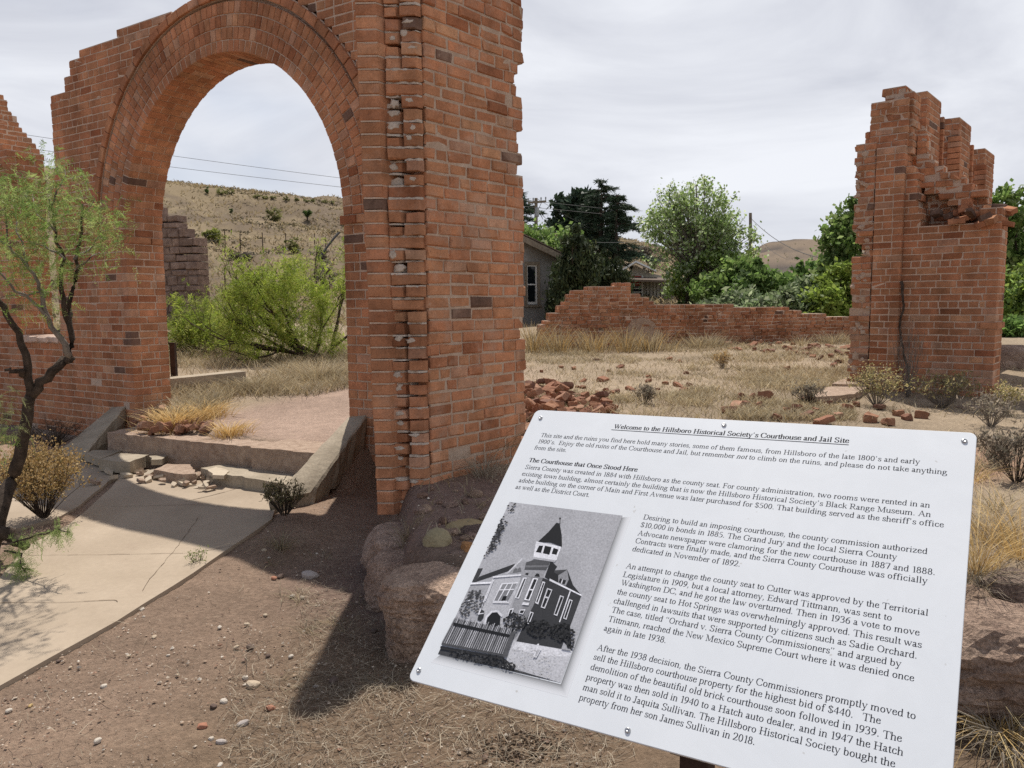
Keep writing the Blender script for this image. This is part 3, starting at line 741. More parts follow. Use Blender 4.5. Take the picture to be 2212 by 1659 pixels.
# panel with rounded corners
mb = MB(); rc = 9; ring = []
for cx_, cy_, a0 in ((rc, rc, 180), (SWD - rc, rc, 270), (SWD - rc, SHT - rc, 0), (rc, SHT - rc, 90)):
    for q in range(7): a = rad(a0 + q * 15); ring.append((cx_ + rc * math.cos(a), cy_ + rc * math.sin(a)))
nr_ = len(ring); bev = 0.6
vs = [sp(SWD / 2 + (u - SWD / 2) * (1 - bev / 300), SHT / 2 + (v - SHT / 2) * (1 - bev / 220), 0) for u, v in ring] + [sp(u, v, -0.5) for u, v in ring] + [sp(u, v, -3.2) for u, v in ring]
fs = [tuple(range(nr_)), tuple(range(2 * nr_, 3 * nr_))[::-1]]
for i in range(nr_):
    j = (i + 1) % nr_; fs += [(nr_ + i, nr_ + j, j, i), (2 * nr_ + i, 2 * nr_ + j, nr_ + j, nr_ + i)]
mb.add(vs, fs)
t = MT('sign_white', 0.42, 0.35); c = t.ramp(t.noise(5, 5, 0.6), [(0.3, (0.735, 0.765, 0.80)), (0.7, (0.775, 0.80, 0.83))]); dsp = t.ramp(t.noise(95, 2), [(0.74, 0.0), (0.78, 0.55)]); c = t.mix(dsp, c, (0.45, 0.42, 0.38)); c = t.mul(c, t.ramp(t.noise(14, 6, 0.75, 1.5), [(0.42, 0.975), (0.6, 1.0)]))
t.color(c); M['sign_white'] = t.m
mb.build('panel', M['sign_white'], sign)

# ---- Roman letterforms drawn with a broad nib: strokes as 'kind points'
# l line, t thin line, c curve, o ellipse (cx cy rx ry), s serif (x y halfwidth), d dot
G = {
'a': (444, "c 95,350 130,415 205,440 270,415 292,330|l 292,335 292,90|c 292,95 305,30 350,22 415,60|c 290,262 175,215 85,155 78,85 115,28 185,28 290,95"),
'b': (500, "l 105,672 105,25|t 35,655 105,672|c 105,330 180,420 275,435 365,380 410,235 365,70 270,15 175,20 105,75"),
'c': (444, "c 372,350 335,420 240,438 140,390 85,225 135,65 240,20 330,45 405,130|d 360 350 34"),
'd': (500, "l 390,672 390,30|t 320,655 390,672|s 430 14 45|c 390,345 320,425 225,435 130,380 85,220 130,60 220,18 315,35 390,105"),
'e': (444, "t 85,268 372,268|c 368,268 350,385 245,436 140,395 85,235 130,65 245,22 345,55 405,135"),
'f': (333, "c 355,610 310,665 240,660 175,600 158,450|l 158,450 158,20|t 25,438 300,438|s 158 10 100|d 345 620 28"),
'g': (500, "o 225 305 125 130|t 345,410 465,412|c 150,195 100,140 140,85 320,62 440,15 420,-125 240,-200 90,-170 45,-95 110,-15 180,30"),
'h': (500, "l 105,672 105,15|t 30,655 105,672|c 105,325 190,415 285,432 370,385 388,280|l 388,290 388,15|s 105 10 88|s 388 10 88"),
'i': (278, "l 142,440 142,15|t 65,425 142,445|s 142 10 92|d 138 610 46"),
'j': (278, "l 172,440 172,-90|c 172,-80 140,-185 50,-205 -30,-175|t 90,425 172,445|d 168 610 46|d -20 -170 30"),
'k': (500, "l 105,672 105,15|t 30,655 105,672|t 105,195 400,425|l 225,285 430,20|s 105 10 85|s 430 10 70|s 385 440 75"),
'l': (278, "l 138,672 138,15|t 60,655 138,672|s 138 10 92"),
'm': (778, "l 105,440 105,15|t 30,425 105,445|c 105,330 190,415 275,430 350,385 368,280|l 368,290 368,15|c 368,325 455,415 545,430 625,385 645,280|l 645,290 645,15|s 105 10 80|s 368 10 80|s 645 10 80"),
'n': (500, "l 105,440 105,15|t 30,425 105,445|c 105,325 190,415 285,432 370,385 388,280|l 388,290 388,15|s 105 10 85|s 388 10 85"),
'o': (500, "o 250 228 165 210"),
'p': (500, "l 105,440 105,-200|t 30,425 105,445|s 105 -208 88|c 105,330 180,420 275,435 370,380 412,225 370,60 270,15 175,20 105,75"),
'q': (500, "l 390,440 390,-200|s 390 -208 88|c 390,345 320,425 225,435 130,380 85,220 130,60 220,18 315,35 390,105"),
'r': (333, "l 105,440 105,15|t 30,425 105,445|c 105,315 175,405 245,430 320,400|s 105 10 88|d 310 395 36"),
's': (389, "c 325,335 295,415 200,436 110,405 88,335 150,262 265,205 328,125 290,40 190,16 95,50 55,135"),
't': (278, "l 130,550 130,110|c 130,120 150,30 205,20 275,62|t 20,438 265,438"),
'u': (500, "l 95,440 95,140|c 95,150 115,50 190,18 290,50 380,130|l 385,440 385,25|s 428 14 50|s 70 442 55|s 360 442 50"),
'v': (500, "l 75,435 255,15|t 255,10 425,435|s 85 442 80|s 415 442 75"),
'w': (722, "l 65,435 225,15|t 225,15 370,420|l 335,435 490,15|t 490,15 650,435|s 75 442 70|s 340 442 75|s 640 442 70"),
'x': (500, "l 80,430 420,20|t 75,20 400,430|s 90 442 75|s 395 442 70|s 90 10 72|s 405 10 75"),
'y': (500, "l 75,435 260,30|t 425,435 230,-80|c 245,-40 190,-180 120,-205 40,-180|s 85 442 78|s 415 442 75|d 50 -180 30"),
'z': (444, "t 50,430 400,430|l 385,425 65,20|t 40,18 405,18|t 50,430 40,330|t 405,18 420,120"),
'A': (722, "t 95,15 350,662|l 345,662 590,15|t 175,235 505,235|s 95 8 95|s 600 8 110"),
'B': (593, "l 150,650 150,15|t 20,650 300,650|t 20,12 320,12|c 300,650 430,640 480,500 430,365 300,345 160,345|c 300,345 460,330 520,180 450,40 310,12"),
'C': (667, "c 590,470 570,600 420,662 230,640 90,480 85,250 200,60 380,5 530,45 620,160|t 592,470 600,660"),
'D': (722, "l 155,650 155,15|t 20,650 330,650|t 20,12 330,12|c 320,650 520,620 635,460 635,210 520,45 320,12"),
'E': (611, "l 150,650 150,15|t 15,650 540,650|t 15,12 560,12|t 150,345 420,345|t 540,650 555,510|t 560,12 595,165|t 420,430 420,255"),
'F': (556, "l 150,650 150,15|t 15,650 530,650|t 150,345 410,345|t 530,650 545,510|t 410,430 410,255|s 150 8 135"),
'G': (722, "c 600,480 570,600 420,662 240,640 95,490 85,250 200,60 390,5 540,40 610,90|l 600,90 600,290|t 600,480 605,660|s 600 305 110"),
'H': (722, "l 150,650 150,15|l 572,650 572,15|t 150,345 572,345|s 150 652 130|s 150 8 130|s 572 652 130|s 572 8 130"),
'J': (389, "l 225,650 225,110|c 225,120 190,10 95,-8 25,60|s 225 652 130|d 45 75 50"),
'L': (611, "l 150,650 150,15|s 150 652 135|t 15,12 560,12|t 560,12 600,180"),
'M': (889, "t 150,650 150,15|l 165,650 430,40|t 440,40 700,650|l 725,650 725,15|s 110 652 100|s 150 8 110|s 725 8 125|s 770 652 90"),
'N': (722, "t 140,650 140,15|l 140,640 580,30|t 590,650 590,10|s 90 652 90|s 140 8 105|s 590 652 105"),
'O': (722, "o 360 331 265 315"),
'R': (667, "l 155,650 155,15|t 20,650 330,650|c 320,650 460,630 510,495 450,350 310,325 160,325|l 310,325 575,20|s 155 8 135|s 605 8 65"),
'S': (556, "c 440,500 420,610 300,655 160,630 90,510 150,400 330,310 450,220 450,90 330,5 180,15 60,150|t 445,500 455,665|t 60,150 50,-5"),
'T': (611, "l 305,650 305,15|t 25,650 585,650|t 25,650 20,500|t 585,650 592,500|s 305 8 125"),
'W': (944, "l 95,645 310,15|t 310,15 490,600|l 440,645 650,15|t 650,15 850,645|s 95 652 95|s 445 652 95|s 850 652 85"),
'0': (500, "o 250 331 170 318"),
'1': (394, "l 250,660 250,15|t 100,575 250,672|s 250 10 115"),
'2': (500, "c 60,500 100,620 220,662 350,630 400,490 340,330 190,150 40,20|t 40,30 420,30|t 420,30 460,130"),
'3': (500, "c 60,520 110,630 230,662 350,620 370,500 300,390 180,350|c 180,350 340,340 410,210 350,60 200,5 60,50"),
'4': (500, "l 345,660 345,10|t 345,650 30,215|t 25,205 460,205"),
'5': (500, "t 150,650 420,650|t 150,650 90,390|c 90,390 240,400 380,330 420,190 340,50 190,5 50,45"),
'6': (500, "c 430,660 280,610 140,470 85,260 130,70 260,10 380,70 415,210 360,350 250,395 100,310"),
'7': (500, "t 50,640 450,640|l 440,640 230,10|t 50,640 30,500"),
'8': (500, "o 250 500 130 155|o 250 175 165 165"),
'9': (500, "c 70,10 220,60 360,200 415,400 370,590 240,652 120,590 85,450 140,310 250,265 400,350"),
'.': (250, "d 120 45 52"), ',': (250, "d 125 45 50|t 165,40 70,-120"),
'\u2019': (300, "d 130 610 52|t 170,610 85,470"), '\u201c': (444, "d 130 510 48|t 90,520 170,650|d 320 510 48|t 280,520 360,650"), '\u201d': (444, "d 110 610 48|t 150,610 65,480|d 300 610 48|t 340,610 255,480"),
'$': (500, "c 410,500 370,600 250,630 130,590 95,470 180,380 330,300 420,200 390,80 260,25 130,50 70,170|t 250,720 250,-60"),
' ': (250, ""),
}
def crom(p, n=5):
    P = [p[0]] + p + [p[-1]]; o = []
    for i in range(1, len(P) - 2):
        a, b, c, d = P[i - 1], P[i], P[i + 1], P[i + 2]
        for k in range(n):
            t = k / n; o.append(tuple(0.5 * (2 * b[q] + (c[q] - a[q]) * t + (2 * a[q] - 5 * b[q] + 4 * c[q] - d[q]) * t * t + (3 * b[q] - a[q] - 3 * c[q] + d[q]) * t ** 3) for q in (0, 1)))
    return o + [p[-1]]
def glyph_quads(ch, ax=47.0, ay=18.0):
    out = []
    def strip(p, m=1.0):
        L, Rr = [], []
        for i in range(len(p)):
            a = p[max(i - 1, 0)]; b = p[min(i + 1, len(p) - 1)]; dx, dy = b[0] - a[0], b[1] - a[1]; l = math.hypot(dx, dy) or 1
            nx, ny = -dy / l, dx / l; w = m * math.sqrt((ax * nx) ** 2 + (ay * ny) ** 2)
            L.append((p[i][0] + nx * w, p[i][1] + ny * w)); Rr.append((p[i][0] - nx * w, p[i][1] - ny * w))
        for i in range(len(p) - 1): out.append((L[i], Rr[i], Rr[i + 1], L[i + 1]))
    for s in G[ch][1].split('|'):
        if not s: continue
        k, rest = s[0], s[2:]
        if k in 'ltc':
            p = [tuple(float(q) for q in xy.split(',')) for xy in rest.split()]
            strip(crom(p) if k == 'c' else p, 0.42 if k == 't' and abs(p[0][1] - p[1][1]) > 30 else 1.0)
        else:
            v = [float(q) for q in rest.split()]
            if k == 'o': strip([(v[0] + v[2] * math.cos(2 * math.pi * i / 22), v[1] + v[3] * math.sin(2 * math.pi * i / 22)) for i in range(23)])
            elif k == 's': h = ay * 0.95; out.append(((v[0] - v[2], v[1] - h), (v[0] + v[2], v[1] - h), (v[0] + v[2], v[1] + h), (v[0] - v[2], v[1] + h)))
            elif k == 'd':
                r = v[2] * (1.2 if ax > 55 else 1)
                pts = [(v[0] + r * math.cos(math.pi * i / 4 + .39), v[1] + r * math.sin(math.pi * i / 4 + .39)) for i in range(8)]
                out += [(pts[0], pts[1], pts[2], pts[3]), (pts[0], pts[3], pts[4], pts[7]), (pts[4], pts[5], pts[6], pts[7])]
    return out
REG = {c: glyph_quads(c) for c in G}; BLD = {c: glyph_quads(c, 72, 22) for c in G}
TX = []
def text(s, u0, u1, v, size=11.35, bold=False, ital=()):
    adv = [G[c][0] for c in s]
    vis = sum(adv) - 40; kx = (u1 - u0) / vis; ky = size / 1000.0; x = 0
    for i, c in enumerate(s):
        sh = 0.22 if any(a <= i < b for a, b in ital) else 0
        for q in (BLD if bold else REG)[c]:
            for px, py in q: TX.append(sp(u0 + (x + px + sh * py) * kx, v + py * ky, 0.12))
        x += adv[i]
K_ = 14.5 / 456
LINES = [
("This site and the ruins you find here hold many stories, some of them famous, from Hillsboro of the late 1800\u2019s and early", 42.2, 565.5, 402.6),
("1900\u2019s.  Enjoy the old ruins of the Courthouse and Jail, but remember not to climb on the ruins, and please do not take anything", 41.7, 594.9, 390.2),
("from the site.", 40.2, 95.3, 377.9),
("Sierra County was created in 1884 with Hillsboro as the county seat. For county administration, two rooms were rented in an", 38.8, 579.1, 340.9),
("existing town building, almost certainly the building that is now the Hillsboro Historical Society\u2019s Black Range Museum. An", 38.0, 580.6, 328.3),
("adobe building on the corner of Main and First Avenue was later purchased for $500. That building served as the sheriff\u2019s office", 37.6, 594.2, 316.1),
("as well as the District Court.", 36.8, 157.3, 304.0),
("Desiring to build an imposing courthouse, the county commission authorized", 244.0, 579.4, 278.9),
("$10,000 in bonds in 1885. The Grand Jury and the local Sierra County", 243.5, 549.6, 266.7),
("Advocate newspaper were clamoring for the new courthouse in 1887 and 1888.", 243.3, 588.5, 253.8),
("Contracts were finally made, and the Sierra County Courthouse was officially", 243.1, 581.3, 242.0),
("dedicated in November of 1892.", 242.4, 381.4, 229.6),
("An attempt to change the county seat to Cutter was approved by the Territorial", 241.3, 584.0, 204.2),
("Legislature in 1909, but a local attorney, Edward Tittmann, was sent to", 240.7, 550.0, 191.7),
("Washington DC, and he got the law overturned. Then in 1936 a vote to move", 241.4, 577.0, 180.0),
("the county seat to Hot Springs was overwhelmingly approved. This result was", 239.8, 579.7, 166.9),
("challenged in lawsuits that were supported by citizens such as Sadie Orchard.", 238.9, 576.3, 154.2),
("The case, titled \u201cOrchard v. Sierra County Commissioners\u201d and argued by", 240.1, 562.1, 142.0),
("Tittmann, reached the New Mexico Supreme Court where it was denied once", 239.4, 574.8, 129.5),
("again in late 1938.", 237.5, 316.6, 116.9),
("After the 1938 decision, the Sierra County Commissioners promptly moved to", 236.7, 578.5, 91.4),
("sell the Hillsboro courthouse property for the highest bid of $440.   The", 235.8, 548.0, 79.2),
("demolition of the beautiful old brick courthouse soon followed in 1939. The", 235.8, 567.7, 66.5),
("property was then sold in 1940 to a Hatch auto dealer, and in 1947 the Hatch", 234.5, 569.7, 53.8),
("man sold it to Jaquita Sullivan. The Hillsboro Historical Society bought the", 234.4, 563.6, 41.2),
("property from her son James Sullivan in 2018.", 233.9, 434.2, 28.8)]
for s, a, b, v in LINES:
    i = s.find(' not to climb'); text(s, a - K_ * v, b - K_ * v, v, ital=((i + 1, i + 4),) if i > 0 else ())
text("The Courthouse that Once Stood Here", 40 - K_ * 354, 214.6 - K_ * 354, 354, bold=True)
text("Welcome to the Hillsboro Historical Society\u2019s Courthouse and Jail Site", 156.9 - K_ * 428, 482.9 - K_ * 428, 428, 12.0, bold=True)
u0, u1 = 154.5 - K_ * 425, 483.5 - K_ * 425
for q in ((u0, 424.6), (u1, 424.6), (u1, 425.7), (u0, 425.7)): TX.append(sp(q[0], q[1], 0.12))
M['ink'] = simple('ink', [(0.3, (0.022, 0.023, 0.03)), (0.7, (0.03, 0.031, 0.04))], 30, 0.5, 0)
quads_mesh('printed_text', [tuple(p) for p in TX], M['ink'], sign)
ART = [
 (68,[(286,2803),(2059,2805),(2042,430),(266,409)]),
 (76,[(1202,801),(2044,832),(2042,430),(1400,433),(1219,481)]),
 (84,[(1275,800),(2045,829),(2043,760),(1671,695),(1262,705)]),
 (27,[(266,409),(266,505),(1182,563),(1309,517),(1398,456),(2042,430)]),
 (66,[(277,1450),(589,1519),(598,1404),(619,969),(552,947),(353,952),(309,1201)]),
 (74,[(575,1580),(963,1691),(986,1549),(985,1292),(1031,1104),(1018,926),(728,902),(617,933),(598,1404)]),
 (60,[(959,1722),(1110,1702),(1187,1170),(1243,955),(1035,930),(1031,1104),(1003,1423)]),
 (52,[(1110,1702),(1283,1713),(1315,1301),(1283,1032),(1251,854),(1215,813),(1187,1170)]),
 (22,[(1283,1713),(1392,1695),(1901,1553),(1903,1132),(2038,839),(1275,800),(1283,1032),(1308,1317)]),
 (20,[(351,1569),(798,1849),(778,1739),(568,1617),(333,1480)]),
 (62,[(734,1684),(866,1938),(962,1895),(973,1734)]),
 (42,[(819,1704),(816,1755),(834,1787),(864,1777),(882,1723)]),
 (42,[(881,1724),(873,1774),(885,1805),(912,1796),(939,1747)]),
 (80,[(728,1677),(862,1947),(881,1926),(755,1682)]),
 (24,[(278,1470),(276,1683),(348,1701),(345,1568),(335,1476)]),
 (33,[(953,1894),(1076,1966),(1297,1979),(1284,1825),(1140,1810),(972,1782)]),
 (46,[(958,1846),(1306,1909),(1302,1881),(963,1816)]),
 (62,[(964,1778),(1266,1822),(1284,1710),(963,1691)]),
 (15,[(1005,1717),(1023,1747),(1056,1741),(1058,1708)]),
 (15,[(1154,1709),(1170,1761),(1208,1760),(1235,1716)]),
 (16,[(1297,1979),(1419,1905),(1405,1846),(1585,1877),(1738,1684),(1906,1563),(1392,1695),(1305,1726),(1301,1828)]),
 (28,[(1407,1818),(1409,1847),(1572,1888),(1550,1778),(1493,1787)]),
 (58,[(1485,1782),(1577,1883),(1651,1750),(1642,1657),(1526,1678)]),
 (14,[(1526,1746),(1622,1732),(1618,1671),(1528,1686)]),
 (85,[(1560,1739),(1575,1738),(1577,1677),(1562,1678)]),
 (92,[(1382,1719),(1892,1576),(1912,1555),(1391,1688)]),
 (86,[(1723,1598),(1739,1594),(1752,1157),(1738,1161)]),
 (90,[(967,2229),(1368,2203),(1376,1992),(1029,1964)]),
 (10,[(1039,2171),(1099,2180),(1111,2065),(1030,2067)]),
 (10,[(1124,2184),(1229,2177),(1243,2057),(1140,2065)]),
 (10,[(1262,2171),(1343,2156),(1344,2073),(1269,2078)]),
 (70,[(1026,1993),(1367,1991),(1369,1963),(1031,1959)]),
 (12,[(1153,2560),(1206,2557),(1309,2371),(1377,2204),(1191,2244),(998,2228),(1091,2399)]),
 (35,[(1170,2644),(1181,2646),(1218,2555),(1204,2553)]),
 (20,[(1160,2647),(1189,2651),(1194,2629),(1172,2626)]),
 (92,[(725,1530),(961,1585),(917,1284),(719,1256)]),
 (55,[(749,1521),(810,1536),(800,1450),(743,1440)]),
 (55,[(824,1539),(885,1553),(878,1470),(814,1455)]),
 (55,[(899,1556),(951,1569),(945,1486),(892,1473)]),
 (50,[(738,1426),(798,1437),(780,1275),(729,1269)]),
 (50,[(814,1440),(877,1455),(863,1291),(794,1278)]),
 (50,[(893,1458),(944,1471),(922,1307),(877,1293)]),
 (8,[(834,1355),(885,1368),(890,1301),(833,1285)]),
 (88,[(1003,1664),(1059,1674),(1071,1362),(1008,1360)]),
 (30,[(1025,1653),(1050,1657),(1053,1374),(1025,1372)]),
 (90,[(1146,1683),(1224,1688),(1231,1362),(1147,1359)]),
 (16,[(1168,1671),(1212,1673),(1211,1374),(1170,1374)]),
 (88,[(1162,1525),(1224,1527),(1225,1507),(1162,1507)]),
 (85,[(1301,1661),(1344,1657),(1370,1335),(1318,1346)]),
 (12,[(1318,1641),(1337,1639),(1350,1357),(1330,1361)]),
 (80,[(1401,1581),(1484,1569),(1484,1295),(1419,1303)]),
 (12,[(1421,1563),(1473,1555),(1466,1312),(1432,1316)]),
 (80,[(1419,1463),(1483,1457),(1484,1436),(1420,1442)]),
 (80,[(1617,1513),(1677,1506),(1687,1230),(1632,1240)]),
 (12,[(1636,1495),(1670,1491),(1669,1247),(1641,1252)]),
 (80,[(1760,1486),(1811,1476),(1826,1206),(1776,1216)]),
 (12,[(1779,1469),(1803,1464),(1811,1223),(1785,1229)]),
 (12,[(762,918),(744,1021),(778,1099),(846,1118),(918,1073),(958,966),(936,901),(826,896)]),
 (86,[(733,912),(709,1032),(757,1125),(843,1153),(938,1103),(944,1069),(910,1080),(845,1121),(777,1102),(741,1020),(759,917)]),
 (20,[(610,967),(597,1055),(613,1112),(657,1099),(683,1018),(669,952)]),
 (85,[(597,1055),(661,1076),(663,1062),(598,1040)]),
 (30,[(345,1208),(333,1356),(365,1365),(378,1214)]),
 (30,[(450,1246),(443,1376),(474,1385),(483,1252)]),
 (88,[(313,1193),(378,1214),(385,1193),(319,1172)]),
 (92,[(265,1454),(585,1528),(594,1501),(271,1428)]),
 (90,[(554,1605),(956,1707),(966,1688),(566,1582)]),
 (88,[(567,1550),(577,1589),(605,1038),(584,1034)]),
 (88,[(598,1237),(611,1239),(597,1555),(582,1552)]),
 (88,[(949,1289),(718,1251),(721,1235),(956,1272)]),
 (88,[(1149,1323),(1238,1331),(1244,1296),(1146,1287)]),
 (90,[(999,1196),(1055,1219),(1068,1147),(1014,1101)]),
 (20,[(1017,1187),(1048,1200),(1051,1152),(1020,1128)]),
 (88,[(1149,1216),(1224,1234),(1219,1159),(1157,1164)]),
 (15,[(1163,1208),(1218,1218),(1205,1170),(1164,1173)]),
 (85,[(1303,1219),(1356,1212),(1359,1047),(1315,1059)]),
 (14,[(1319,1205),(1347,1201),(1346,1062),(1322,1067)]),
 (30,[(271,918),(1183,926),(1195,574),(254,536)]),
 (88,[(1568,820),(1590,833),(1604,786),(1646,779),(1628,653),(1577,650),(1583,741)]),
 (70,[(1602,758),(1636,760),(1621,671),(1592,669)]),
 (66,[(1900,915),(2041,831),(1901,826)]),
]
PICKETS = [((249,563),(263,563),(287,933),(275,930)),((281,565),(295,564),(311,950),(298,947)),((314,566),(328,565),(334,966),(321,964)),((346,567),(360,567),(382,933),(369,931)),((379,568),(392,568),(405,950),(393,948)),((411,570),(425,569),(428,967),(416,964)),((443,571),(457,570),(476,934),(463,932)),((475,572),(489,571),(499,951),(486,948)),((507,573),(521,573),(522,967),(509,965)),((539,574),(552,574),(568,935),(556,932)),((570,576),(584,575),(591,951),(579,949)),((602,577),(616,576),(614,968),(602,965)),((634,578),(647,578),(660,935),(648,933)),((665,579),(679,579),(683,952),(671,949)),((696,580),(710,580),(706,968),(694,966)),((728,582),(741,581),(752,936),(739,933)),((759,583),(772,582),(774,952),(762,950)),((790,584),(803,584),(797,969),(785,966)),((821,585),(834,585),(842,937),(830,934)),((852,586),(865,586),(865,953),(852,950)),((883,588),(896,587),(887,969),(875,967)),((913,589),(927,588),(932,937),(920,935)),((944,590),(957,589),(954,953),(942,951)),((975,591),(988,591),(976,970),(964,967)),((1005,592),(1018,592),(1020,938),(1009,935)),((1035,593),(1048,593),(1043,954),(1031,951)),((1066,595),(1079,594),(1065,970),(1053,968)),((1096,596),(1109,595),(1108,938),(1097,936)),((1126,597),(1139,596),(1131,954),(1119,952)),((1156,598),(1169,598),(1153,970),(1141,968))]
RAILS = [[(291,859),(1166,862),(1175,821),(303,816)],[(1162,870),(1213,940),(1234,566),(1178,570)],[(261,516),(1198,567),(1201,539),(267,488)]]
BLOBS = [((1148,1048),168,122,150,9),((1501,1025),155,114,150,9),((1826,1041),166,117,170,9),((2015,923),62,68,40,12),((425,1167),171,189,110,25),((326,2411),87,140,45,14),((321,2285),87,138,60,14),((343,2104),86,115,60,14),((357,2714),78,82,14,14),((300,1955),42,75,8,20),((1103,496),180,60,60,10),((689,472),287,61,70,14),((1313,469),96,60,40,12)]
# ---- printed photograph: flat areas of grey ink with grain, and its printed drop shadow
def g2l(g): s = g / 100.0; return ((s + 0.055) / 1.055) ** 2.4 if s > 0.04 else s / 12.92
PV = []; PC = []
mb = MB(); lay = [0]
def poly(g, pts):
    lay[0] += 1; k = g2l(g); h = 0.15 + lay[0] * 0.012
    mb.add([sp(u / 10, v / 10, h) for u, v in pts], [tuple(range(len(pts)))], (k * 0.98, k * 0.985, k * 1.05), 0)
for g, pts in ART: poly(g, pts)
for i, pts in enumerate(PICKETS): poly(R.choice([68, 74, 55, 62]), pts)
for g, pts in zip((12, 34, 16), RAILS): poly(g, pts)
rb = random.Random(5)
ph_ok = lambda u, v: 268 < u < 2055 and 412 < v < 2800
for (c, ru, rv, n_, g) in BLOBS:
    h = 0.15 + (lay[0] + 2) * 0.012
    for _ in range(n_):
        a = rb.uniform(0, 6.28); r_ = math.sqrt(rb.random()); u = c[0] + ru * r_ * math.cos(a); v = c[1] + rv * r_ * math.sin(a); s_ = rb.uniform(8, 22)
        if not ph_ok(u, v) or not ph_ok(u - s_, v - s_) or not ph_ok(u + s_, v + s_): continue
        k = g2l(max(3, g + rb.uniform(-5, 14))); pp = []
        for q in range(6): t_ = q * 1.047 + rb.uniform(-.3, .3); pp.append(sp((u + s_ * rb.uniform(.6, 1.1) * math.cos(t_)) / 10, (v + s_ * rb.uniform(.6, 1.1) * math.sin(t_)) / 10, h + rb.uniform(0, 0.05)))
        mb.add(pp, [tuple(range(6))], (k, k, k * 1.05), 0)
for _ in range(420):                                     # mottled brick courses and dirt, printed grain
    u = rb.uniform(500, 1900); v = rb.uniform(430, 900); k = g2l(rb.uniform(40, 85)); s_ = rb.uniform(3, 9)
    if v > 760 or u < 1300 + (760 - v) * -0.2: continue
    mb.add([sp((u + s_ * 1.6 * math.cos(q)) / 10, (v + s_ * .6 * math.sin(q)) / 10, 0.15 + (lay[0] + 4) * 0.012) for q in (0, 1.57, 3.14, 4.71)], [(0, 1, 2, 3)], (k, k, k), 0)
t = MT('photo_print', 0.4, 0.3); c = t.attr(); c = t.mul(c, t.ramp(t.noise(420, 4, 0.7), [(0.3, 0.72), (0.7, 1.22)])); c = t.mul(c, t.ramp(t.noise(17, 4, 0.6), [(0.3, 0.86), (0.7, 1.1)])); t.color(c)
pho = mb.build('printed_photograph', t.m, sign)
tag(pho, 'old black and white print of a brick courthouse with a turret')
# drop shadow printed behind the photograph as fading grey (right and lower sides)
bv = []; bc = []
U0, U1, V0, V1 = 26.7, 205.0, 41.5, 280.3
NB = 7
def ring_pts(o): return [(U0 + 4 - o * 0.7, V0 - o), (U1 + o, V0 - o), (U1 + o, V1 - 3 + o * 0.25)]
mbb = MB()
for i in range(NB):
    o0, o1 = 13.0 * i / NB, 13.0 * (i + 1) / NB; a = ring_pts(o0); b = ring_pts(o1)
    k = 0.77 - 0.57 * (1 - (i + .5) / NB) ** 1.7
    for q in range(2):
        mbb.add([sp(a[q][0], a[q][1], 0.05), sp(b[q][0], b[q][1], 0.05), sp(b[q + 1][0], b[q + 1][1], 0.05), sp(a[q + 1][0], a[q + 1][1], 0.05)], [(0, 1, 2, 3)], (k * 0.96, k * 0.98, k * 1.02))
t = MT('print_drop_shadow', 0.42, 0.35); t.color(t.attr()); mbb.build('printed_drop_shadow', t.m, pho)
# ---- screws
M['steel'] = simple('steel', [(0.3, (0.42, 0.42, 0.43)), (0.7, (0.58, 0.58, 0.58))], 60, 0.32, 0.1, 200, 0.001); M['steel'].node_tree.nodes['Principled BSDF'].inputs['Metallic'].default_value = 0.9
for u, v in ((29.1, 439.6), (318.9, 446.3), (611.8, 442.0), (10.8, 14.9), (300.2, 10.1), (592, 13)):
    mb = MB(); c = sp(u - K_ * v, v, 0); n = 14; rr_ = [(3.5, 0.0), (3.5, 0.7), (2.8, 1.6), (1.4, 2.0), (1.2, 1.4), (0.01, 1.4)]
    for i in range(len(rr_)):
        for j in range(n): a = 2 * math.pi * j / n; mb.v.append(c + SA * (rr_[i][0] * math.cos(a) / 1000) + SB0 * (rr_[i][0] * math.sin(a) / 1000) + SNn * (rr_[i][1] / 1000))
    for i in range(len(rr_) - 1):
        for j in range(n): q = (j + 1) % n; mb.f.append([i * n + j, i * n + q, (i + 1) * n + q, (i + 1) * n + j]); mb.m.append(0); mb.c.append((1, 1, 1))
    mb.build('screw', M['steel'], sign, smooth=True)
# ---- post and backing frame
mb = MB(); foot = sp(358, 60, -40); pt = sp(318, 235, -25)
mb.box(Vector((foot.x, foot.y, -0.2)), SA.normalized(), SB0.cross(UP).cross(UP).normalized(), UP, 0.016, 0.016, foot.z + 0.2)
mb.build('post', M['iron'], sign)
mb = MB()
for u0, u1, v0, v1 in ((343, 374, 6, 440), (60, 560, 205, 250)):
    p = [sp(u0, v0, -3.4), sp(u1, v0, -3.4), sp(u1, v1, -3.4), sp(u0, v1, -3.4)]; q = [sp(u0, v0, -28), sp(u1, v0, -28), sp(u1, v1, -28), sp(u0, v1, -28)]
    mb.hexa(q + p)
mb.build('backing_frame', M['iron'], sign)
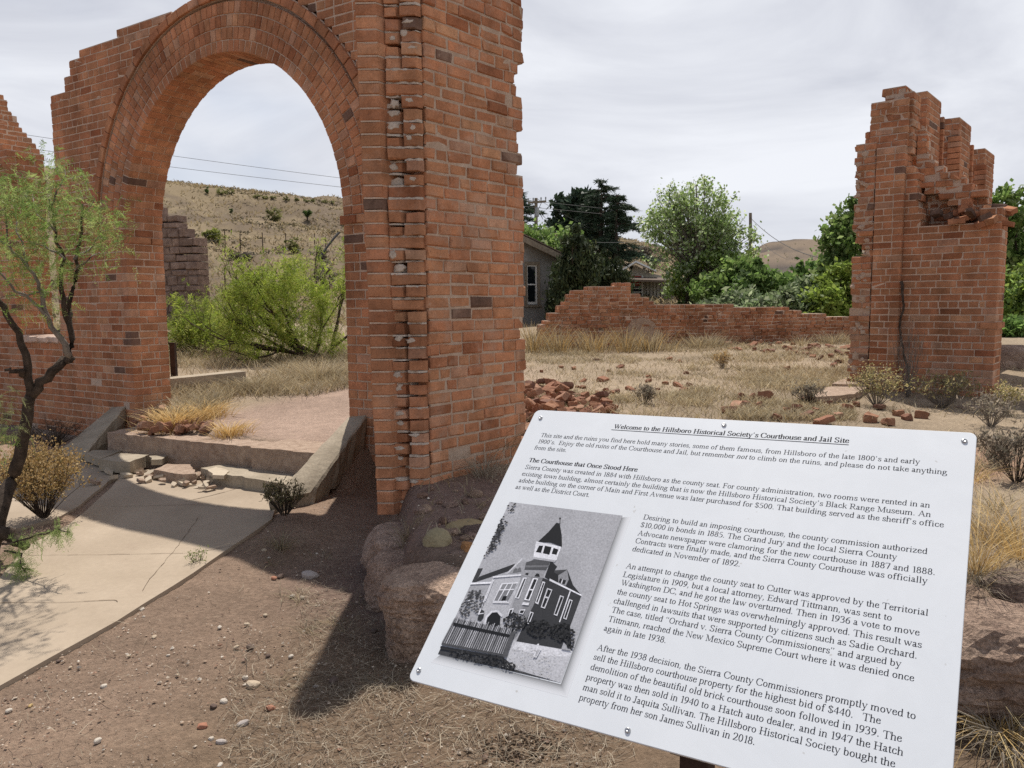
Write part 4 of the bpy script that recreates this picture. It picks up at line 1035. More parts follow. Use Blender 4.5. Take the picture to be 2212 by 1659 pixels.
# ================================================================ STEPS, STONES, RUBBLE
def zz(x, y, z): return at((100 + x / 2.602) * .8848, (950 + y / 2.602) * .8848, z)
def V2(p): return (p.x, p.y)
steps = empty('concrete_steps', wp(1.2, 0.6, 0.1), 'worn concrete steps leading up through the brick arch, lower step half broken away', 'steps')
zt = lambda x, y: 0.352 - 0.018 * max(0, (Vector((x, y, 0)) - WQ).dot(WT)) 
ring = [wp(-0.16, 0.48), wp(0.3, 0.49), wp(0.62, 0.525), wp(0.66, 0.48), wp(1.2, 0.52), wp(1.9, 0.53), wp(2.66, 0.55), wp(2.8, 0.2), wp(2.6, 0.08), wp(-0.1, 0.06)]
slab('upper_step', [V2(p) for p in ring], 0, 0.42, M['aggregate'], steps, sub=0.06, edge=0.012, zfun=zt, rough_=0.007)
ring = [wp(-0.22, 0.76), wp(0.3, 0.765), wp(0.74, 0.77), wp(1.02, 0.70), wp(0.98, 0.53), wp(-0.16, 0.49)]
slab('lower_step', [V2(p) for p in ring], 0.163, 0.16, M['concrete_grey'], steps, sub=0.07, edge=0.012, rough_=0.004)
# sloping side walls
def cheek(name, T1, T2, B1, B2, th, label, seed):
    rr_ = random.Random(seed); n = 14; bm = bmesh.new(); rows = []
    for i in range(n + 1):
        f = i / n; a = T1.lerp(B1, f); b = T2.lerp(B2, f); m = a.lerp(b, 0.5); jj = lambda s: Vector((rr_.uniform(-s, s), rr_.uniform(-s, s), rr_.uniform(-s, s)))
        dn = th * (1 - 0.25 * f); und = rr_.uniform(-0.035, 0.035) if 0 < i < n else 0
        rows.append([bm.verts.new(p) for p in (a + jj(.006), a.lerp(b, .06) + UP * 0.012, m + UP * 0.014, a.lerp(b, .94) + UP * 0.012, b + jj(.006), b.lerp(m, .05) - UP * dn * 0.5 + jj(.012), b.lerp(m, .25) - UP * (dn + und), a.lerp(m, .2) - UP * (dn + und), a.lerp(m, .05) - UP * dn * .5 + jj(.012))])
    k = len(rows[0])
    for i in range(n):
        for j in range(k): bm.faces.new((rows[i][j], rows[i][(j + 1) % k], rows[i + 1][(j + 1) % k], rows[i + 1][j]))
    bm.faces.new(rows[0][::-1]); bm.faces.new(rows[-1])
    bmesh.ops.recalc_face_normals(bm, faces=bm.faces[:])
    me = bpy.data.meshes.new(name); bm.to_mesh(me); bm.free(); me.materials.append(M['concrete_grey'])
    a = me.attributes.new('tint', 'FLOAT_COLOR', 'FACE'); a.data.foreach_set('color', np.ones(len(me.polygons) * 4, np.float32))
    return tag(link_mesh(name, me), label, 'side wall', 'sloping side walls of the steps')
cheek('stair_side_wall', wp(0.03, -0.01, 0.555), wp(-0.20, -0.01, 0.60), at(580, 1086, 0.12), at(676, 1066, 0.13), 0.27, 'thick sloping concrete side wall at the right of the steps, leaning on the arch pier', 3)
cheek('stair_side_wall', wp(3.52, 0.0, 0.42), wp(3.25, 0.0, 0.45), at(112, 988, 0.07), at(172, 996, 0.07), 0.24, 'narrower sloping concrete side wall at the left of the steps', 8)
# fallen pieces of the steps
FR = 'fallen pieces of the lower step'
def frag(label, ring, z, th, mat='concrete_grey', tilt=(0, 0)):
    c = sum((p for p in ring), Vector()) / len(ring)
    return tag(slab('concrete_fragment', [V2(p) for p in ring], z, th, M[mat], sub=0.05, edge=0.008, zfun=lambda x, y: z + tilt[0] * (x - c.x) + tilt[1] * (y - c.y), rough_=0.003), label, 'concrete piece', FR)
frag('large tilted slab of broken step lying at the left end of the steps', [zz(365, 445, .17), zz(500, 395, .17), zz(688, 418, .17), zz(560, 470, .17), zz(480, 462, .17)], 0.17, 0.10, tilt=(0.03, -0.03))
frag('thin flat slab behind the large tilted slab by the left side wall', [zz(280, 405, .15), zz(330, 385, .15), zz(520, 385, .15), zz(370, 440, .15)], 0.145, 0.07)
frag('small flat slab in front of the middle of the upper step', [zz(694, 420, .17), zz(800, 418, .17), zz(770, 442, .17), zz(705, 445, .17)], 0.165, 0.05)
frag('long pinkish broken slab in the middle of the ruined lower step', [zz(718, 490, .17), zz(800, 455, .17), zz(945, 460, .17), zz(985, 520, .17), zz(900, 525, .17)], 0.145, 0.10, 'aggregate', tilt=(0.02, 0.0))
frag('pale flaking slab against the broken end of the lower step', [zz(1060, 510, .17), zz(1110, 492, .17), zz(1205, 520, .17), zz(1160, 548, .17), zz(1095, 545, .17)], 0.172, 0.03, 'concrete')
chips = []
for i in range(4):
    ang = [R.uniform(0, 6.28) for _ in range(1)][0]; n = R.choice([4, 5, 6])
    rg = [Vector((math.cos(ang + q * 6.28 / n) * R.uniform(.6, 1.2) * .05, math.sin(ang + q * 6.28 / n) * R.uniform(.5, 1.0) * .035, 0)) for q in range(n)]
    chips.append(slab('concrete_chip', [V2(p) for p in rg], 0.018, 0.022, M['concrete'] if i % 2 else M['aggregate'], sub=0.05, edge=0.004))
CH = 'flakes of broken concrete below the steps'
for i in range(46):
    o = chips[i] if i < 4 else chips[i % 4].copy()
    if i >= 4: COL.objects.link(o)
    u = R.random(); x = R.uniform(540, 1110) if u < 0.75 else R.uniform(250, 1180); y = np.interp(x, [250, 540, 800, 1110, 1200], [560, 500, 560, 585, 620]) + R.uniform(-48, 45)
    p = zz(x, y, 0.1); o.location = (p.x, p.y, zwalk(p.x, p.y) + R.uniform(0.004, 0.03)); o.rotation_euler = (R.uniform(-.35, .35), R.uniform(-.35, .35), R.uniform(0, 6.28)); s = R.uniform(0.4, 1.5); o.scale = (s, s, R.uniform(.7, 1.6))
    tag(o, 'small flake of broken concrete lying below the ruined lower step', 'concrete flake', CH)

def rock_mesh(name, r, seed, pw=3.0, amp=0.16, sub=4, mat='stone', fine=0.05):
    bm = bmesh.new(); bmesh.ops.create_icosphere(bm, subdivisions=sub + (1 if sub == 4 else 0), radius=1); off = Vector((seed * 3.7, seed * 1.9, seed * 5.3))
    for v in bm.verts:
        c = v.co; l = (abs(c.x) ** pw + abs(c.y) ** pw + abs(c.z) ** pw) ** (1 / pw); c = c / l
        n1_ = mnoise.fractal(v.co * 1.1 + off, 1.0, 2.0, 3); n2_ = mnoise.fractal(v.co * 4.5 + off, 0.8, 2.0, 4); n3 = mnoise.fractal(Vector((c.x * 2, c.y * 2, c.z * 7)) + off, 0.9, 2, 3); n2_ += 0.6 * abs(mnoise.fractal(v.co * 9 + off, 0.7, 2.0, 4))
        k = 1 + amp * n1_ + fine * n2_ + amp * 0.45 * n3
        v.co = Vector((c.x * r[0], c.y * r[1], c.z * r[2])) * k
    if mat == 'stone':                                   # broken faces
        rg = random.Random(int(seed * 13) + 1); S = Vector(r)
        for _ in range(9):
            d = Vector((rg.gauss(0, 1), rg.gauss(0, 1), rg.gauss(0, .8))); d.normalize(); ext = max(v.co.dot(d) for v in bm.verts); lim = ext * rg.uniform(.76, .93)
            for v in bm.verts:
                q = v.co.dot(d)
                if q > lim: v.co -= d * ((q - lim) * .88)
        m_ = min(r)
        for v in bm.verts: v.co += Vector(mnoise.noise_vector(v.co * (2.2 / m_))) * (.022 * m_) + Vector(mnoise.noise_vector(v.co * (6 / m_))) * (.012 * m_)
    me = bpy.data.meshes.new(name); bm.to_mesh(me); bm.free(); me.materials.append(M[mat]); me.polygons.foreach_set('use_smooth', [mat == 'cobble'] * len(me.polygons))
    return me
def tintmesh(me, col):
    a = me.attributes.new('tint', 'FLOAT_COLOR', 'FACE'); c = np.ones((len(me.polygons), 4), np.float32); c[:, :3] = col; a.data.foreach_set('color', c.ravel()); return me
def rock(label, c, r, seed, rot=0.0, pw=3.0, amp=0.16, sub=4, mat='stone', col=(1, 1, 1), name='foundation_stone', cat='stone', group='rough stones of the old foundation', tilt=(0, 0), fine=0.05):
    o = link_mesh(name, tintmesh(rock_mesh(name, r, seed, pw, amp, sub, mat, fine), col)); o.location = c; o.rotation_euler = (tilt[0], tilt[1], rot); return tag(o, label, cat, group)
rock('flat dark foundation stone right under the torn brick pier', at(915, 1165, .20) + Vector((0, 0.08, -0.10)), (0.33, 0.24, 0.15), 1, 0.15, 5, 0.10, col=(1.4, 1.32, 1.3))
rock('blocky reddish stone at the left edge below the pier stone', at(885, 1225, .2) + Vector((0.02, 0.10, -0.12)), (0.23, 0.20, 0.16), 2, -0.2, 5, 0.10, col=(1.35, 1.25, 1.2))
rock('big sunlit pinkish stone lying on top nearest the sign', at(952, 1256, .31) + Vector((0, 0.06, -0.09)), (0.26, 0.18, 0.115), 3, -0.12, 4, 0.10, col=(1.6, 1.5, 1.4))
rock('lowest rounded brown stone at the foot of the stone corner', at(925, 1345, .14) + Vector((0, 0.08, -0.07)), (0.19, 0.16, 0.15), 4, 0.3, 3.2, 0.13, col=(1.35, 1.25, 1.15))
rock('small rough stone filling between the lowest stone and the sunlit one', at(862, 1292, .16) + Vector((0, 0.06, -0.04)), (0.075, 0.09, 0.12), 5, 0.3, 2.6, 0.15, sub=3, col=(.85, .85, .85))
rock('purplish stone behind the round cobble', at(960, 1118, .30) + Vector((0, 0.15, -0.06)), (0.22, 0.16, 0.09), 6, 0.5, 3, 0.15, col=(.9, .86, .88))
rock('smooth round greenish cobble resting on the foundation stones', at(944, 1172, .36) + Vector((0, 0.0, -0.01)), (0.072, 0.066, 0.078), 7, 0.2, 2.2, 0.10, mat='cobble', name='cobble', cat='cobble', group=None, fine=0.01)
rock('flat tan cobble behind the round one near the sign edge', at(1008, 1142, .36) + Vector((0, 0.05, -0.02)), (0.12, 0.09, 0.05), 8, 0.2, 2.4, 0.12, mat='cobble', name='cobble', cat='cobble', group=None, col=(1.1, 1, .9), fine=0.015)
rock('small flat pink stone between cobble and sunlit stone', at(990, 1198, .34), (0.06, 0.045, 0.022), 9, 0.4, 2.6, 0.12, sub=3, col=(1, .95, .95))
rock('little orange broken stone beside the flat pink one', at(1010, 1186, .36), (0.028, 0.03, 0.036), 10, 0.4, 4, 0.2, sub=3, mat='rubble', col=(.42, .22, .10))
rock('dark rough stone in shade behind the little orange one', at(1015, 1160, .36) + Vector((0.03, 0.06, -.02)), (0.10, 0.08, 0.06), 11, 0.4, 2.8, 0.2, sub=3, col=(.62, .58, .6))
# right of the sign
rock('largest boulder right of the sign, pitted and pale on top', at(2190, 1372, .33) + Vector((0.02, 0.12, -0.14)), (0.36, 0.24, 0.175), 12, -0.25, 4, 0.13, col=(1.25, 1.18, 1.12), fine=0.07)
rock('small rounded boulder just above the largest one at the sign edge', at(2108, 1300, .34) + Vector((0, 0.06, -0.03)), (0.10, 0.09, 0.065), 13, 0.2, 2.6, 0.13, col=(1.02, .95, .85))
rock('stone at the picture edge behind the largest boulder', at(2212, 1265, .38) + Vector((0.03, 0.1, -0.04)), (0.13, 0.1, 0.06), 14, 0.6, 3, 0.15, sub=3)
rock('dark undercut stone below the largest boulder', at(2120, 1490, .06) + Vector((0.02, 0.22, 0.0)), (0.24, 0.15, 0.10), 15, 0.1, 3, 0.15, col=(.8, .75, .72))
rock('stone half hidden behind the right edge of the sign', at(2070, 1420, .2) + Vector((0, 0.15, -0.05)), (0.15, 0.13, 0.14), 16, 0.1, 3, 0.15, col=(.9, .85, .82))
for i in range(7):                                      # rest of the footing, mostly hidden by the sign
    x = 0.0 + i * 0.27; y = 3.28 - 0.05 * i + R.uniform(-.03, .03); rock('rough footing stone in the row behind the sign', Vector((x, y, 0.18)), (0.15, 0.13, R.uniform(.12, .17)), 20 + i, R.uniform(-.3, .3), 3.2, 0.15, sub=3)

for i in range(30):
    p = at(R.uniform(830, 1080), R.uniform(1062, 1185), .36); q = R.uniform(.018, .05)
    if float(inside_dist(p.x, p.y)) < .05: continue
    rock('small loose stone on the shaded bank below the torn pier', Vector((p.x, p.y, hz1(p.x, p.y) + q * .3)), (q, q * R.uniform(.6, 1), q * R.uniform(.35, .7)), 60 + i, R.uniform(0, 3), 3.2, .18, sub=2, name='loose_stone', group='loose stones on the bank below the pier', col=R.choice([(1.1, 1, 1), (.9, .75, .7), (1.3, 1.2, 1.1)]))
# ---- fallen bricks
protos = []
for i in range(7):
    mb = MB(); L = [0.20, 0.11, 0.15, 0.08, 0.2, 0.12, 0.06][i]; c = [(.30, .15, .095), (.24, .12, .08), (.37, .215, .145), (.28, .145, .09), (.20, .11, .08), (.33, .175, .11), (.25, .13, .085)][i]
    bm = bmesh.new(); bmesh.ops.create_cube(bm, size=1); bmesh.ops.subdivide_edges(bm, edges=bm.edges[:], cuts=3, use_grid_fill=True)
    for v in bm.verts:
        q = Vector((v.co.x * L, v.co.y * 0.1, v.co.z * 0.062)); cr_ = (abs(v.co.x) + abs(v.co.y) + abs(v.co.z) - 1.15)
        q *= 1 - 0.22 * max(0, cr_); q += Vector(mnoise.noise_vector(q * 22 + Vector((i * 7, 0, 0)))) * 0.008
        if i in (1, 3, 5, 6) and v.co.x > 0.2: q += Vector(mnoise.noise_vector(q * 30 + Vector((i * 9, 3, 0)))) * 0.022; q.x -= 0.5 * abs(q.y)
        v.co = q
    me = bpy.data.meshes.new('broken_brick'); bm.to_mesh(me); bm.free(); me.materials.append(M['rubble']); tintmesh(me, c); protos.append(me)
def scatter_brick(x, y, z, label, group, s=1.0, flat=0.3):
    o = bpy.data.objects.new('broken_brick', R.choice(protos)); COL.objects.link(o); o.location = (x, y, z)
    o.rotation_euler = (R.gauss(0, flat), R.gauss(0, flat), R.uniform(0, 6.28)); k = s * R.uniform(0.75, 1.15); o.scale = (k, k, k)
    return tag(o, label, 'brick', group)
def disp(*pts): return pts
n = 0
while n < 105:                                          # heap behind the torn pier, above the sign
    x = R.uniform(1128, 1345); y = R.uniform(838, 905)
    if y < np.interp(x, [1128, 1180, 1250, 1345], [838, 842, 862, 880]) + R.uniform(0, 8): continue
    p = at(x, y, 0.44); h = hz1(p.x, p.y); scatter_brick(p.x, p.y, h + R.choice([0.03, 0.03, 0.07, 0.11 if x < 1260 else 0.04]), 'broken brick in the heap beside the torn pier above the sign', 'broken bricks heaped beside the torn pier'); n += 1
for i in range(40):
    x = R.uniform(1120, 1165); y = R.uniform(880, 985); p = at(x, y, 0.42); scatter_brick(p.x, p.y, hz1(p.x, p.y) + R.uniform(0.02, 0.07), 'broken brick in the heap beside the torn pier above the sign', 'broken bricks heaped beside the torn pier', 0.9)
for i in range(34):
    x = R.uniform(1150, 1500); y = R.uniform(790, 865); p = at(x, y, 0.46); scatter_brick(p.x, p.y, hz1(p.x, p.y) + 0.012, 'broken brick lying scattered in the dry grass of the ruin floor', 'broken bricks scattered over the grass', R.uniform(.6, 1.0), 0.2)
for i in range(46):
    x = R.uniform(1560, 1845); y = np.interp(x, [1560, 1845], [744, 752]) + R.uniform(-3, 16); p = at(x, y, 0.62); scatter_brick(p.x, p.y, hz1(p.x, p.y) + R.uniform(0.0, 0.05), 'broken brick fallen along the foot of the low back wall', 'broken bricks along the low wall', R.uniform(.8, 1.2), 0.25)
for x, y, s in ((1800, 806, 1), (1812, 799, .8), (1770, 792, .7), (1700, 812, .7), (1655, 868, 1.4), (1600, 868, 1.1), (1622, 870, 1.2), (1610, 880, .9), (1640, 884, 1.2), (1590, 885, .9), (1575, 892, .9), (1700, 893, 1.0), (1725, 888, 1.2), (1742, 902, .7), (1760, 893, .7), (1680, 905, .8), (1790, 880, .8), (1960, 905, .8), (1940, 897, .8), (1880, 908, 1.25), (1990, 900, 1.0), (1740, 870, .8), (1830, 886, .9), (1850, 880, .8), (1900, 884, .7), (1810, 902, .8), (1780, 912, .8), (1920, 915, .8)):
    p = at(x, y, 0.44); scatter_brick(p.x, p.y, hz1(p.x, p.y) + 0.03, 'broken brick on the bare earth in front of the ruined corner', 'broken bricks before the ruined corner', s, 0.2)
for i in range(52):                                     # small heap at the left jamb inside the arch
    x = R.uniform(615, 1060); y = R.uniform(150, 285); y = max(y, np.interp(x, [615, 760, 1060], [200, 165, 175]))
    p = zz(x, min(y, 262), 0.36); dd_ = (p - WQ).dot(WN)
    if dd_ > 0.45: continue
    scatter_brick(p.x, p.y, max(hz1(p.x, p.y), .335 if dd_ > .05 else 0) + R.uniform(0.01, 0.06), 'broken brick in the small heap inside the left foot of the arch', 'broken bricks inside the arch', R.uniform(.6, 1.05), 0.35)
# sandstone slabs by the ruined corner
def z4b(x, y, z): return at((1700 + x / 2.765) * .8848, (850 + y / 2.765) * .8848, z)
for label, pts, z in (('flat pink stone slab touching the foot of the ruined corner', [(918, 238), (1045, 185), (1168, 205), (1130, 235), (1040, 242)], .56), ('larger flat pink stone slab in front of the other one', [(780, 332), (880, 262), (1150, 238), (1140, 275), (1060, 310), (930, 322), (850, 325)], .53)):
    tag(slab('stone_slab', [V2(z4b(x, y, z)) for x, y in pts], z, 0.07, M['aggregate'], sub=0.06, edge=0.008, rough_=0.005), label, 'stone slab')
tag(slab('footing_slab', [V2(z4b(x, y, .40)) for x, y in ((860, 455), (1000, 425), (1360, 430), (1530, 470), (1500, 545), (1230, 530), (1040, 500))], .40, 0.12, M['aggregate'], sub=0.08, edge=0.02, rough_=0.015), 'broken concrete footing with brick rubble before the ruined corner', 'footing')
def beam(name, a, b, w, h, mat, label, cat):
    mb = MB(); d = (b - a).normalized(); s = Vector((-d.y, d.x, 0)).normalized(); n = 8; pr = None
    for i in range(n):
        p, q = a.lerp(b, i / n), a.lerp(b, (i + 1) / n); j0 = R.uniform(-.006, .006)
        mb.hexa([p - s * w - UP * h, q - s * w - UP * h, q + s * w - UP * h, p + s * w - UP * h, p - s * w, q - s * w, q + s * w, p + s * w])
    return tag(mb.build(name, M[mat]), label, cat)
beam('stone_curb', z4b(2000, 290, .42), z4b(2330, 470, .12), 0.07, 0.2, 'concrete_grey', 'sloping concrete curb running down from the right foot of the ruined corner', 'curb')
beam('stone_curb', z4b(1940, 640, .30), z4b(2120, 760, .27), 0.05, 0.1, 'wood', 'old grey plank lying in dry weeds right of the sign top', 'plank')
rock('pale flat stone among the weeds right of the sign top corner', z4b(2090, 560, .33), (.16, .11, .04), 31, 0.3, 3, .15, sub=3, name='field_stone', group=None, col=(1.25, 1.2, 1.1))
rock('pale broken stone at the foot of the sloping curb', z4b(1840, 420, .40), (.2, .14, .05), 32, 0.1, 3.4, .15, sub=3, name='field_stone', group=None, col=(1.3, 1.25, 1.2))
rock('long flat ledge stone at the right edge behind the ruined corner', ground_pt(2205, 790) + UP * .1, (0.8, .35, .2), 33, 0.1, 4, .12, sub=3, name='field_stone', group=None, col=(1.2, 1.15, 1.1))

# ---- pebbles and litter on the near ground
def z5(x, y, z=0.0): return at((x / 1.619) * .8848, (850 + y / 1.619) * .8848, z)
pm = {}
for nm, col in (('white', (.52, .46, .39)), ('tan', (.46, .37, .27)), ('dark', (.12, .085, .07)), ('red', (.36, .17, .11)), ('yellow', (.52, .37, .17)), ('grey', (.40, .35, .32))):
    pm[nm] = [tintmesh(rock_mesh('pebble', (1, .75, .5), 40 + i + len(pm) * 3, 2.6, .22, 2, 'pebble', .06), col) for i in range(2)]
WORD = dict(white='whitish', tan='tan', dark='dark', red='reddish', yellow='yellowish', grey='greyish')
def pebble(x, y, s, k, lab=None):
    p = z5(x, y); o = bpy.data.objects.new('pebble', R.choice(pm[k])); COL.objects.link(o); o.location = (p.x, p.y, hz1(p.x, p.y) + s * 0.25); s *= .6; o.scale = (s, s, s); o.rotation_euler = (R.uniform(-.3, .3), R.uniform(-.3, .3), R.uniform(0, 6.28))
    tag(o, lab or WORD[k] + ' pebble lying loose on the bare dirt before the walkway', 'pebble', None if lab else WORD[k] + ' pebbles on the dirt')
pebble(1225, 908, 0.075, 'grey', 'large flat grey stone in the shade of the brick pier'); pebble(160, 1218, 0.03, 'dark', 'dark lump of rock at the edge of the walkway'); pebble(990, 1188, 0.032, 'dark', 'dark reddish rock alone on the sunlit dirt')
pebble(1000, 1342, 0.045, 'tan', 'flat tan stone near the tip of the pier shadow'); pebble(411, 1344, 0.026, 'white', 'brightest white stone on the dirt at lower left'); pebble(942, 1826, 0.033, 'yellow', 'rounded yellowish rock below the corner of the sign')
for x, y, s, k in ((387, 1562, .022, 'white'), (1155, 985, .026, 'white'), (1195, 990, .024, 'white'), (610, 1150, .022, 'tan'), (868, 1108, .02, 'white'), (563, 1045, .02, 'white'), (570, 1072, .014, 'white'), (35, 1432, .022, 'white'), (845, 1425, .026, 'dark'), (885, 1405, .026, 'white'), (970, 1310, .025, 'white'), (935, 1187, .022, 'tan'), (1150, 1223, .02, 'white'), (120, 1413, .016, 'yellow'), (875, 1567, .03, 'grey'), (960, 1495, .035, 'grey'), (1070, 1430, .03, 'red'), (1083, 912, .03, 'red'), (1110, 905, .035, 'dark'), (975, 1097, .022, 'tan'), (508, 1223, .016, 'tan'), (278, 1265, .015, 'tan'), (1060, 1220, .02, 'dark'), (870, 1655, .02, 'white'), (800, 1505, .03, 'red'), (1045, 820, .03, 'tan'), (835, 1552, .02, 'white'), (740, 775, .015, 'red'), (1050, 1060, .02, 'tan'), (1250, 1340, .02, 'grey'), (1320, 1320, .035, 'dark'), (1480, 1120, .03, 'dark'), (1100, 1500, .02, 'tan'), (470, 1150, .014, 'tan'), (230, 1240, .016, 'dark'), (665, 1220, .014, 'white'), (700, 1300, .016, 'tan')): pebble(x, y, s, k)
def near_cloud(n, xr, yr):
    xs = NP.uniform(*xr, n); ys = NP.uniform(*yr, n); P = np.array([tuple(z5(a, b))[:2] for a, b in zip(xs, ys)])
    return P[(poly_dist(main, P[:, 0], P[:, 1]) < -0.01) & (poly_dist(side, P[:, 0], P[:, 1]) < -0.01)]
# gravel: tiny stones nobody could count
P = near_cloud(11000, (-150, 2400), (560, 1900)); P = P[NP.random(len(P)) < (0.35 + 0.65 * (vnoise(P[:, 0], P[:, 1], 1.7, 5) > 0.5))]
z = hz(P[:, 0], P[:, 1]); s = NP.gamma(1.6, 0.0016, len(P)) + 0.0014; o8 = np.array([(1, 0, 0), (0, 1, 0), (-1, 0, 0), (0, -1, 0), (0, 0, .7), (0, 0, -.5)], float)
ang = NP.uniform(0, 6.28, len(P)); ca, sa = np.cos(ang), np.sin(ang); asp = NP.uniform(.5, .9, len(P))
VV = np.stack([np.stack([(o[0] * ca - o[1] * asp * sa) * s + P[:, 0], (o[0] * sa + o[1] * asp * ca) * s + P[:, 1], o[2] * s * .8 + z + 0.006 + s * .2], -1) for o in o8 * 1.0], 1) * 1.0
VV = VV + NP.normal(0, 0.12, VV.shape) * s[:, None, None]
T = [(0, 1, 4), (1, 2, 4), (2, 3, 4), (3, 0, 4), (1, 0, 5), (2, 1, 5), (3, 2, 5), (0, 3, 5)]
tri = np.stack([VV[:, list(q)] for q in T], 1).reshape(-1, 3, 3)
pal = np.array([(.52, .43, .34), (.40, .29, .21), (.24, .16, .12), (.62, .55, .46), (.33, .2, .14)]); cc_ = np.repeat(pal[NP.choice(5, len(P), p=[.3, .3, .18, .1, .12])] * NP.uniform(.8, 1.15, (len(P), 1)), 8, 0)
tag(quads_mesh('gravel', tri.reshape(-1, 3), M['pebble'], None, cc_, 3), kind='stuff', label='fine gravel on the dirt', cat='gravel')
# droppings
P = np.array([tuple(at(1085 + 95 * math.cos(a) * math.sqrt(r_) * 1.0 + 50, 1590 + 34 * math.sin(a) * math.sqrt(r_) + 25))[:2] for a, r_ in zip(NP.uniform(0, 6.28, 240), NP.random(240))])
mb = MB()
for x, y in P:
    r_ = R.uniform(.004, .0065); c = Vector((x, y, hz1(x, y) + .007)); vs = [c + Vector(q) * r_ for q in ((1, 0, 0), (.5, .87, 0), (-.5, .87, 0), (-1, 0, 0), (-.5, -.87, 0), (.5, -.87, 0), (0, 0, .9), (0, 0, -.7))]
    mb.add(vs, [(i, (i + 1) % 6, 6) for i in range(6)] + [((i + 1) % 6, i, 7) for i in range(6)], (.11, .075, .05))
tag(mb.build('animal_droppings', M['pebble'], smooth=True), 'scatter of dark round animal droppings on the ground', 'droppings', kind='stuff')
# ================================================================ PLANTS
STRAW = np.array([(.42, .335, .19), (.49, .41, .26), (.33, .26, .155), (.40, .345, .24), (.27, .21, .135), (.37, .315, .21)])
def blades(P, H, Wd, lean=0.35, bend=0.5, pal=STRAW, gain=0.25, az=None, droop=0.0):
    """bent tapering grass blades from points P; returns quads and colours"""
    n = len(P); H = np.broadcast_to(H, n) * NP.uniform(0.55, 1.15, n); a = NP.uniform(0, 6.283, n) if az is None else az
    ln_ = np.abs(NP.normal(lean, lean * 0.6, n)); dx, dy = np.cos(a), np.sin(a); tw = NP.uniform(0, 6.283, n); wx, wy = np.cos(tw) * Wd, np.sin(tw) * Wd
    wx = np.broadcast_to(wx, n); wy = np.broadcast_to(wy, n)
    def lvl(t, wf):
        out = H * (ln_ * t + bend * t * t * (1 + droop * t)); up = H * (t - 0.30 * bend * t * t - droop * 0.75 * t ** 3)
        c = np.stack([P[:, 0] + dx * out, P[:, 1] + dy * out, P[:, 2] + up], -1); w = np.stack([wx * wf, wy * wf, 0 * wx], -1)
        return c - w, c + w
    L0, L1, L2, L3 = lvl(0, 1), lvl(0.4, .9), lvl(0.75, .6), lvl(1.0, .08)
    q = [np.stack([A[0], A[1], B[1], B[0]], 1) for A, B in ((L0, L1), (L1, L2), (L2, L3))]
    V = np.stack(q, 1).reshape(-1, 3); c = pal[NP.choice(len(pal), n)] * NP.uniform(1 - gain, 1 + gain, (n, 1)); return V, np.repeat(c, 3, 0)
def clump_pts(c, r, n, zoff=0.0, flat=True):
    a = NP.uniform(0, 6.283, n); q = np.abs(NP.normal(0, r * 0.6, n)); x = c[0] + np.cos(a) * q; y = c[1] + np.sin(a) * q
    return np.stack([x, y, hz(x, y) + zoff], -1), a
def tuft(name, c, h, r, n, label, cat='grass tuft', group=None, pal=STRAW, w=0.003, lean=0.35, bend=0.4, droop=0.0):
    P, a = clump_pts(c, r, n, -0.01); V, col = blades(P, h, w, lean, bend, pal, az=a + NP.normal(0, .5, n), droop=droop)
    return tag(quads_mesh(name, V, M['straw'], None, col), label, cat, group)
# ---- general dry grass of the ruin floor (uncountable)
n = 60000; xs = NP.uniform(1125, 1850, n); ys = 655 + 1.5 * 0 + NP.uniform(70, 245, n)
d = np.array([tuple(ray(x, y)) for x, y in zip(xs, ys)]); tt = (0.47 - CAMH) / d[:, 2]; Px = d[:, 0] * tt; Py = d[:, 1] * tt
ok = (Py > 4.2) & (Py < 17) & (inside_dist(Px, Py) > 0.12); Px, Py = Px[ok], Py[ok]
dens = 0.10 + 0.9 * sstep(0.42, 0.62, vnoise(Px, Py, 0.9, 3) * 0.6 + vnoise(Px, Py, 2.6, 4) * 0.4)
dens = dens * np.where((np.hypot((Px - 2.4) * .5, Py - 5.4) < 0.8), 0.1, 1) * np.where(np.hypot(Px - .3, (Py - 6.3) * .7) < .75, 0.15, 1)
ok = NP.random(len(Px)) < dens; Px, Py = Px[ok], Py[ok]
Pt = np.stack([Px, Py, hz(Px, Py)], -1); Hh = 0.055 + 0.10 * vnoise(Px, Py, 0.7, 8) ** 2
V1, C1 = blades(Pt, Hh, 0.0022 + 0.00022 * Py, 0.5, 0.5, STRAW * 1.08)
xw = NP.uniform(-.6, 9, 14000); yw = NP.uniform(3.2, 16, 14000); okw = (inside_dist(xw, yw) > .05) & (vnoise(xw, yw, 1.1, 6) > .45); xw, yw = xw[okw], yw[okw]; dw = np.stack([xw, yw, hz(xw, yw)], -1); Vw, Cw = blades(dw, .09, .003, .5, .5, STRAW); V1 = np.concatenate([V1, Vw]); C1 = np.concatenate([C1, Cw])
# grass behind the arch, both sides of the path
n = 26000; xs = NP.uniform(300, 830, n); ys = NP.uniform(725, 885, n); d = np.array([tuple(ray(x, y)) for x, y in zip(xs, ys)]); tt = (0.55 - CAMH) / d[:, 2]; Px = d[:, 0] * tt; Py = d[:, 1] * tt
dp = np.abs((Px + 2.2) * 0.843 + (Py - 7.3) * -0.537); ok = (inside_dist(Px, Py) > 0.3) & ((dp > 1.0) | (Py > 12)) & (Py < 22) & ~((Py < 9.0) & (Px > -3.2)) & ~((Py > 9.6) & (Py < 12.3) & (Px < -3.5) & (NP.random(len(Px)) < .93)); Px, Py = Px[ok], Py[ok]
Pt = np.stack([Px, Py, hz(Px, Py)], -1); V2_, C2 = blades(Pt, 0.12 + 0.3 * vnoise(Px, Py, .6, 2) ** 1.5, 0.0042, 0.4, 0.5, STRAW)
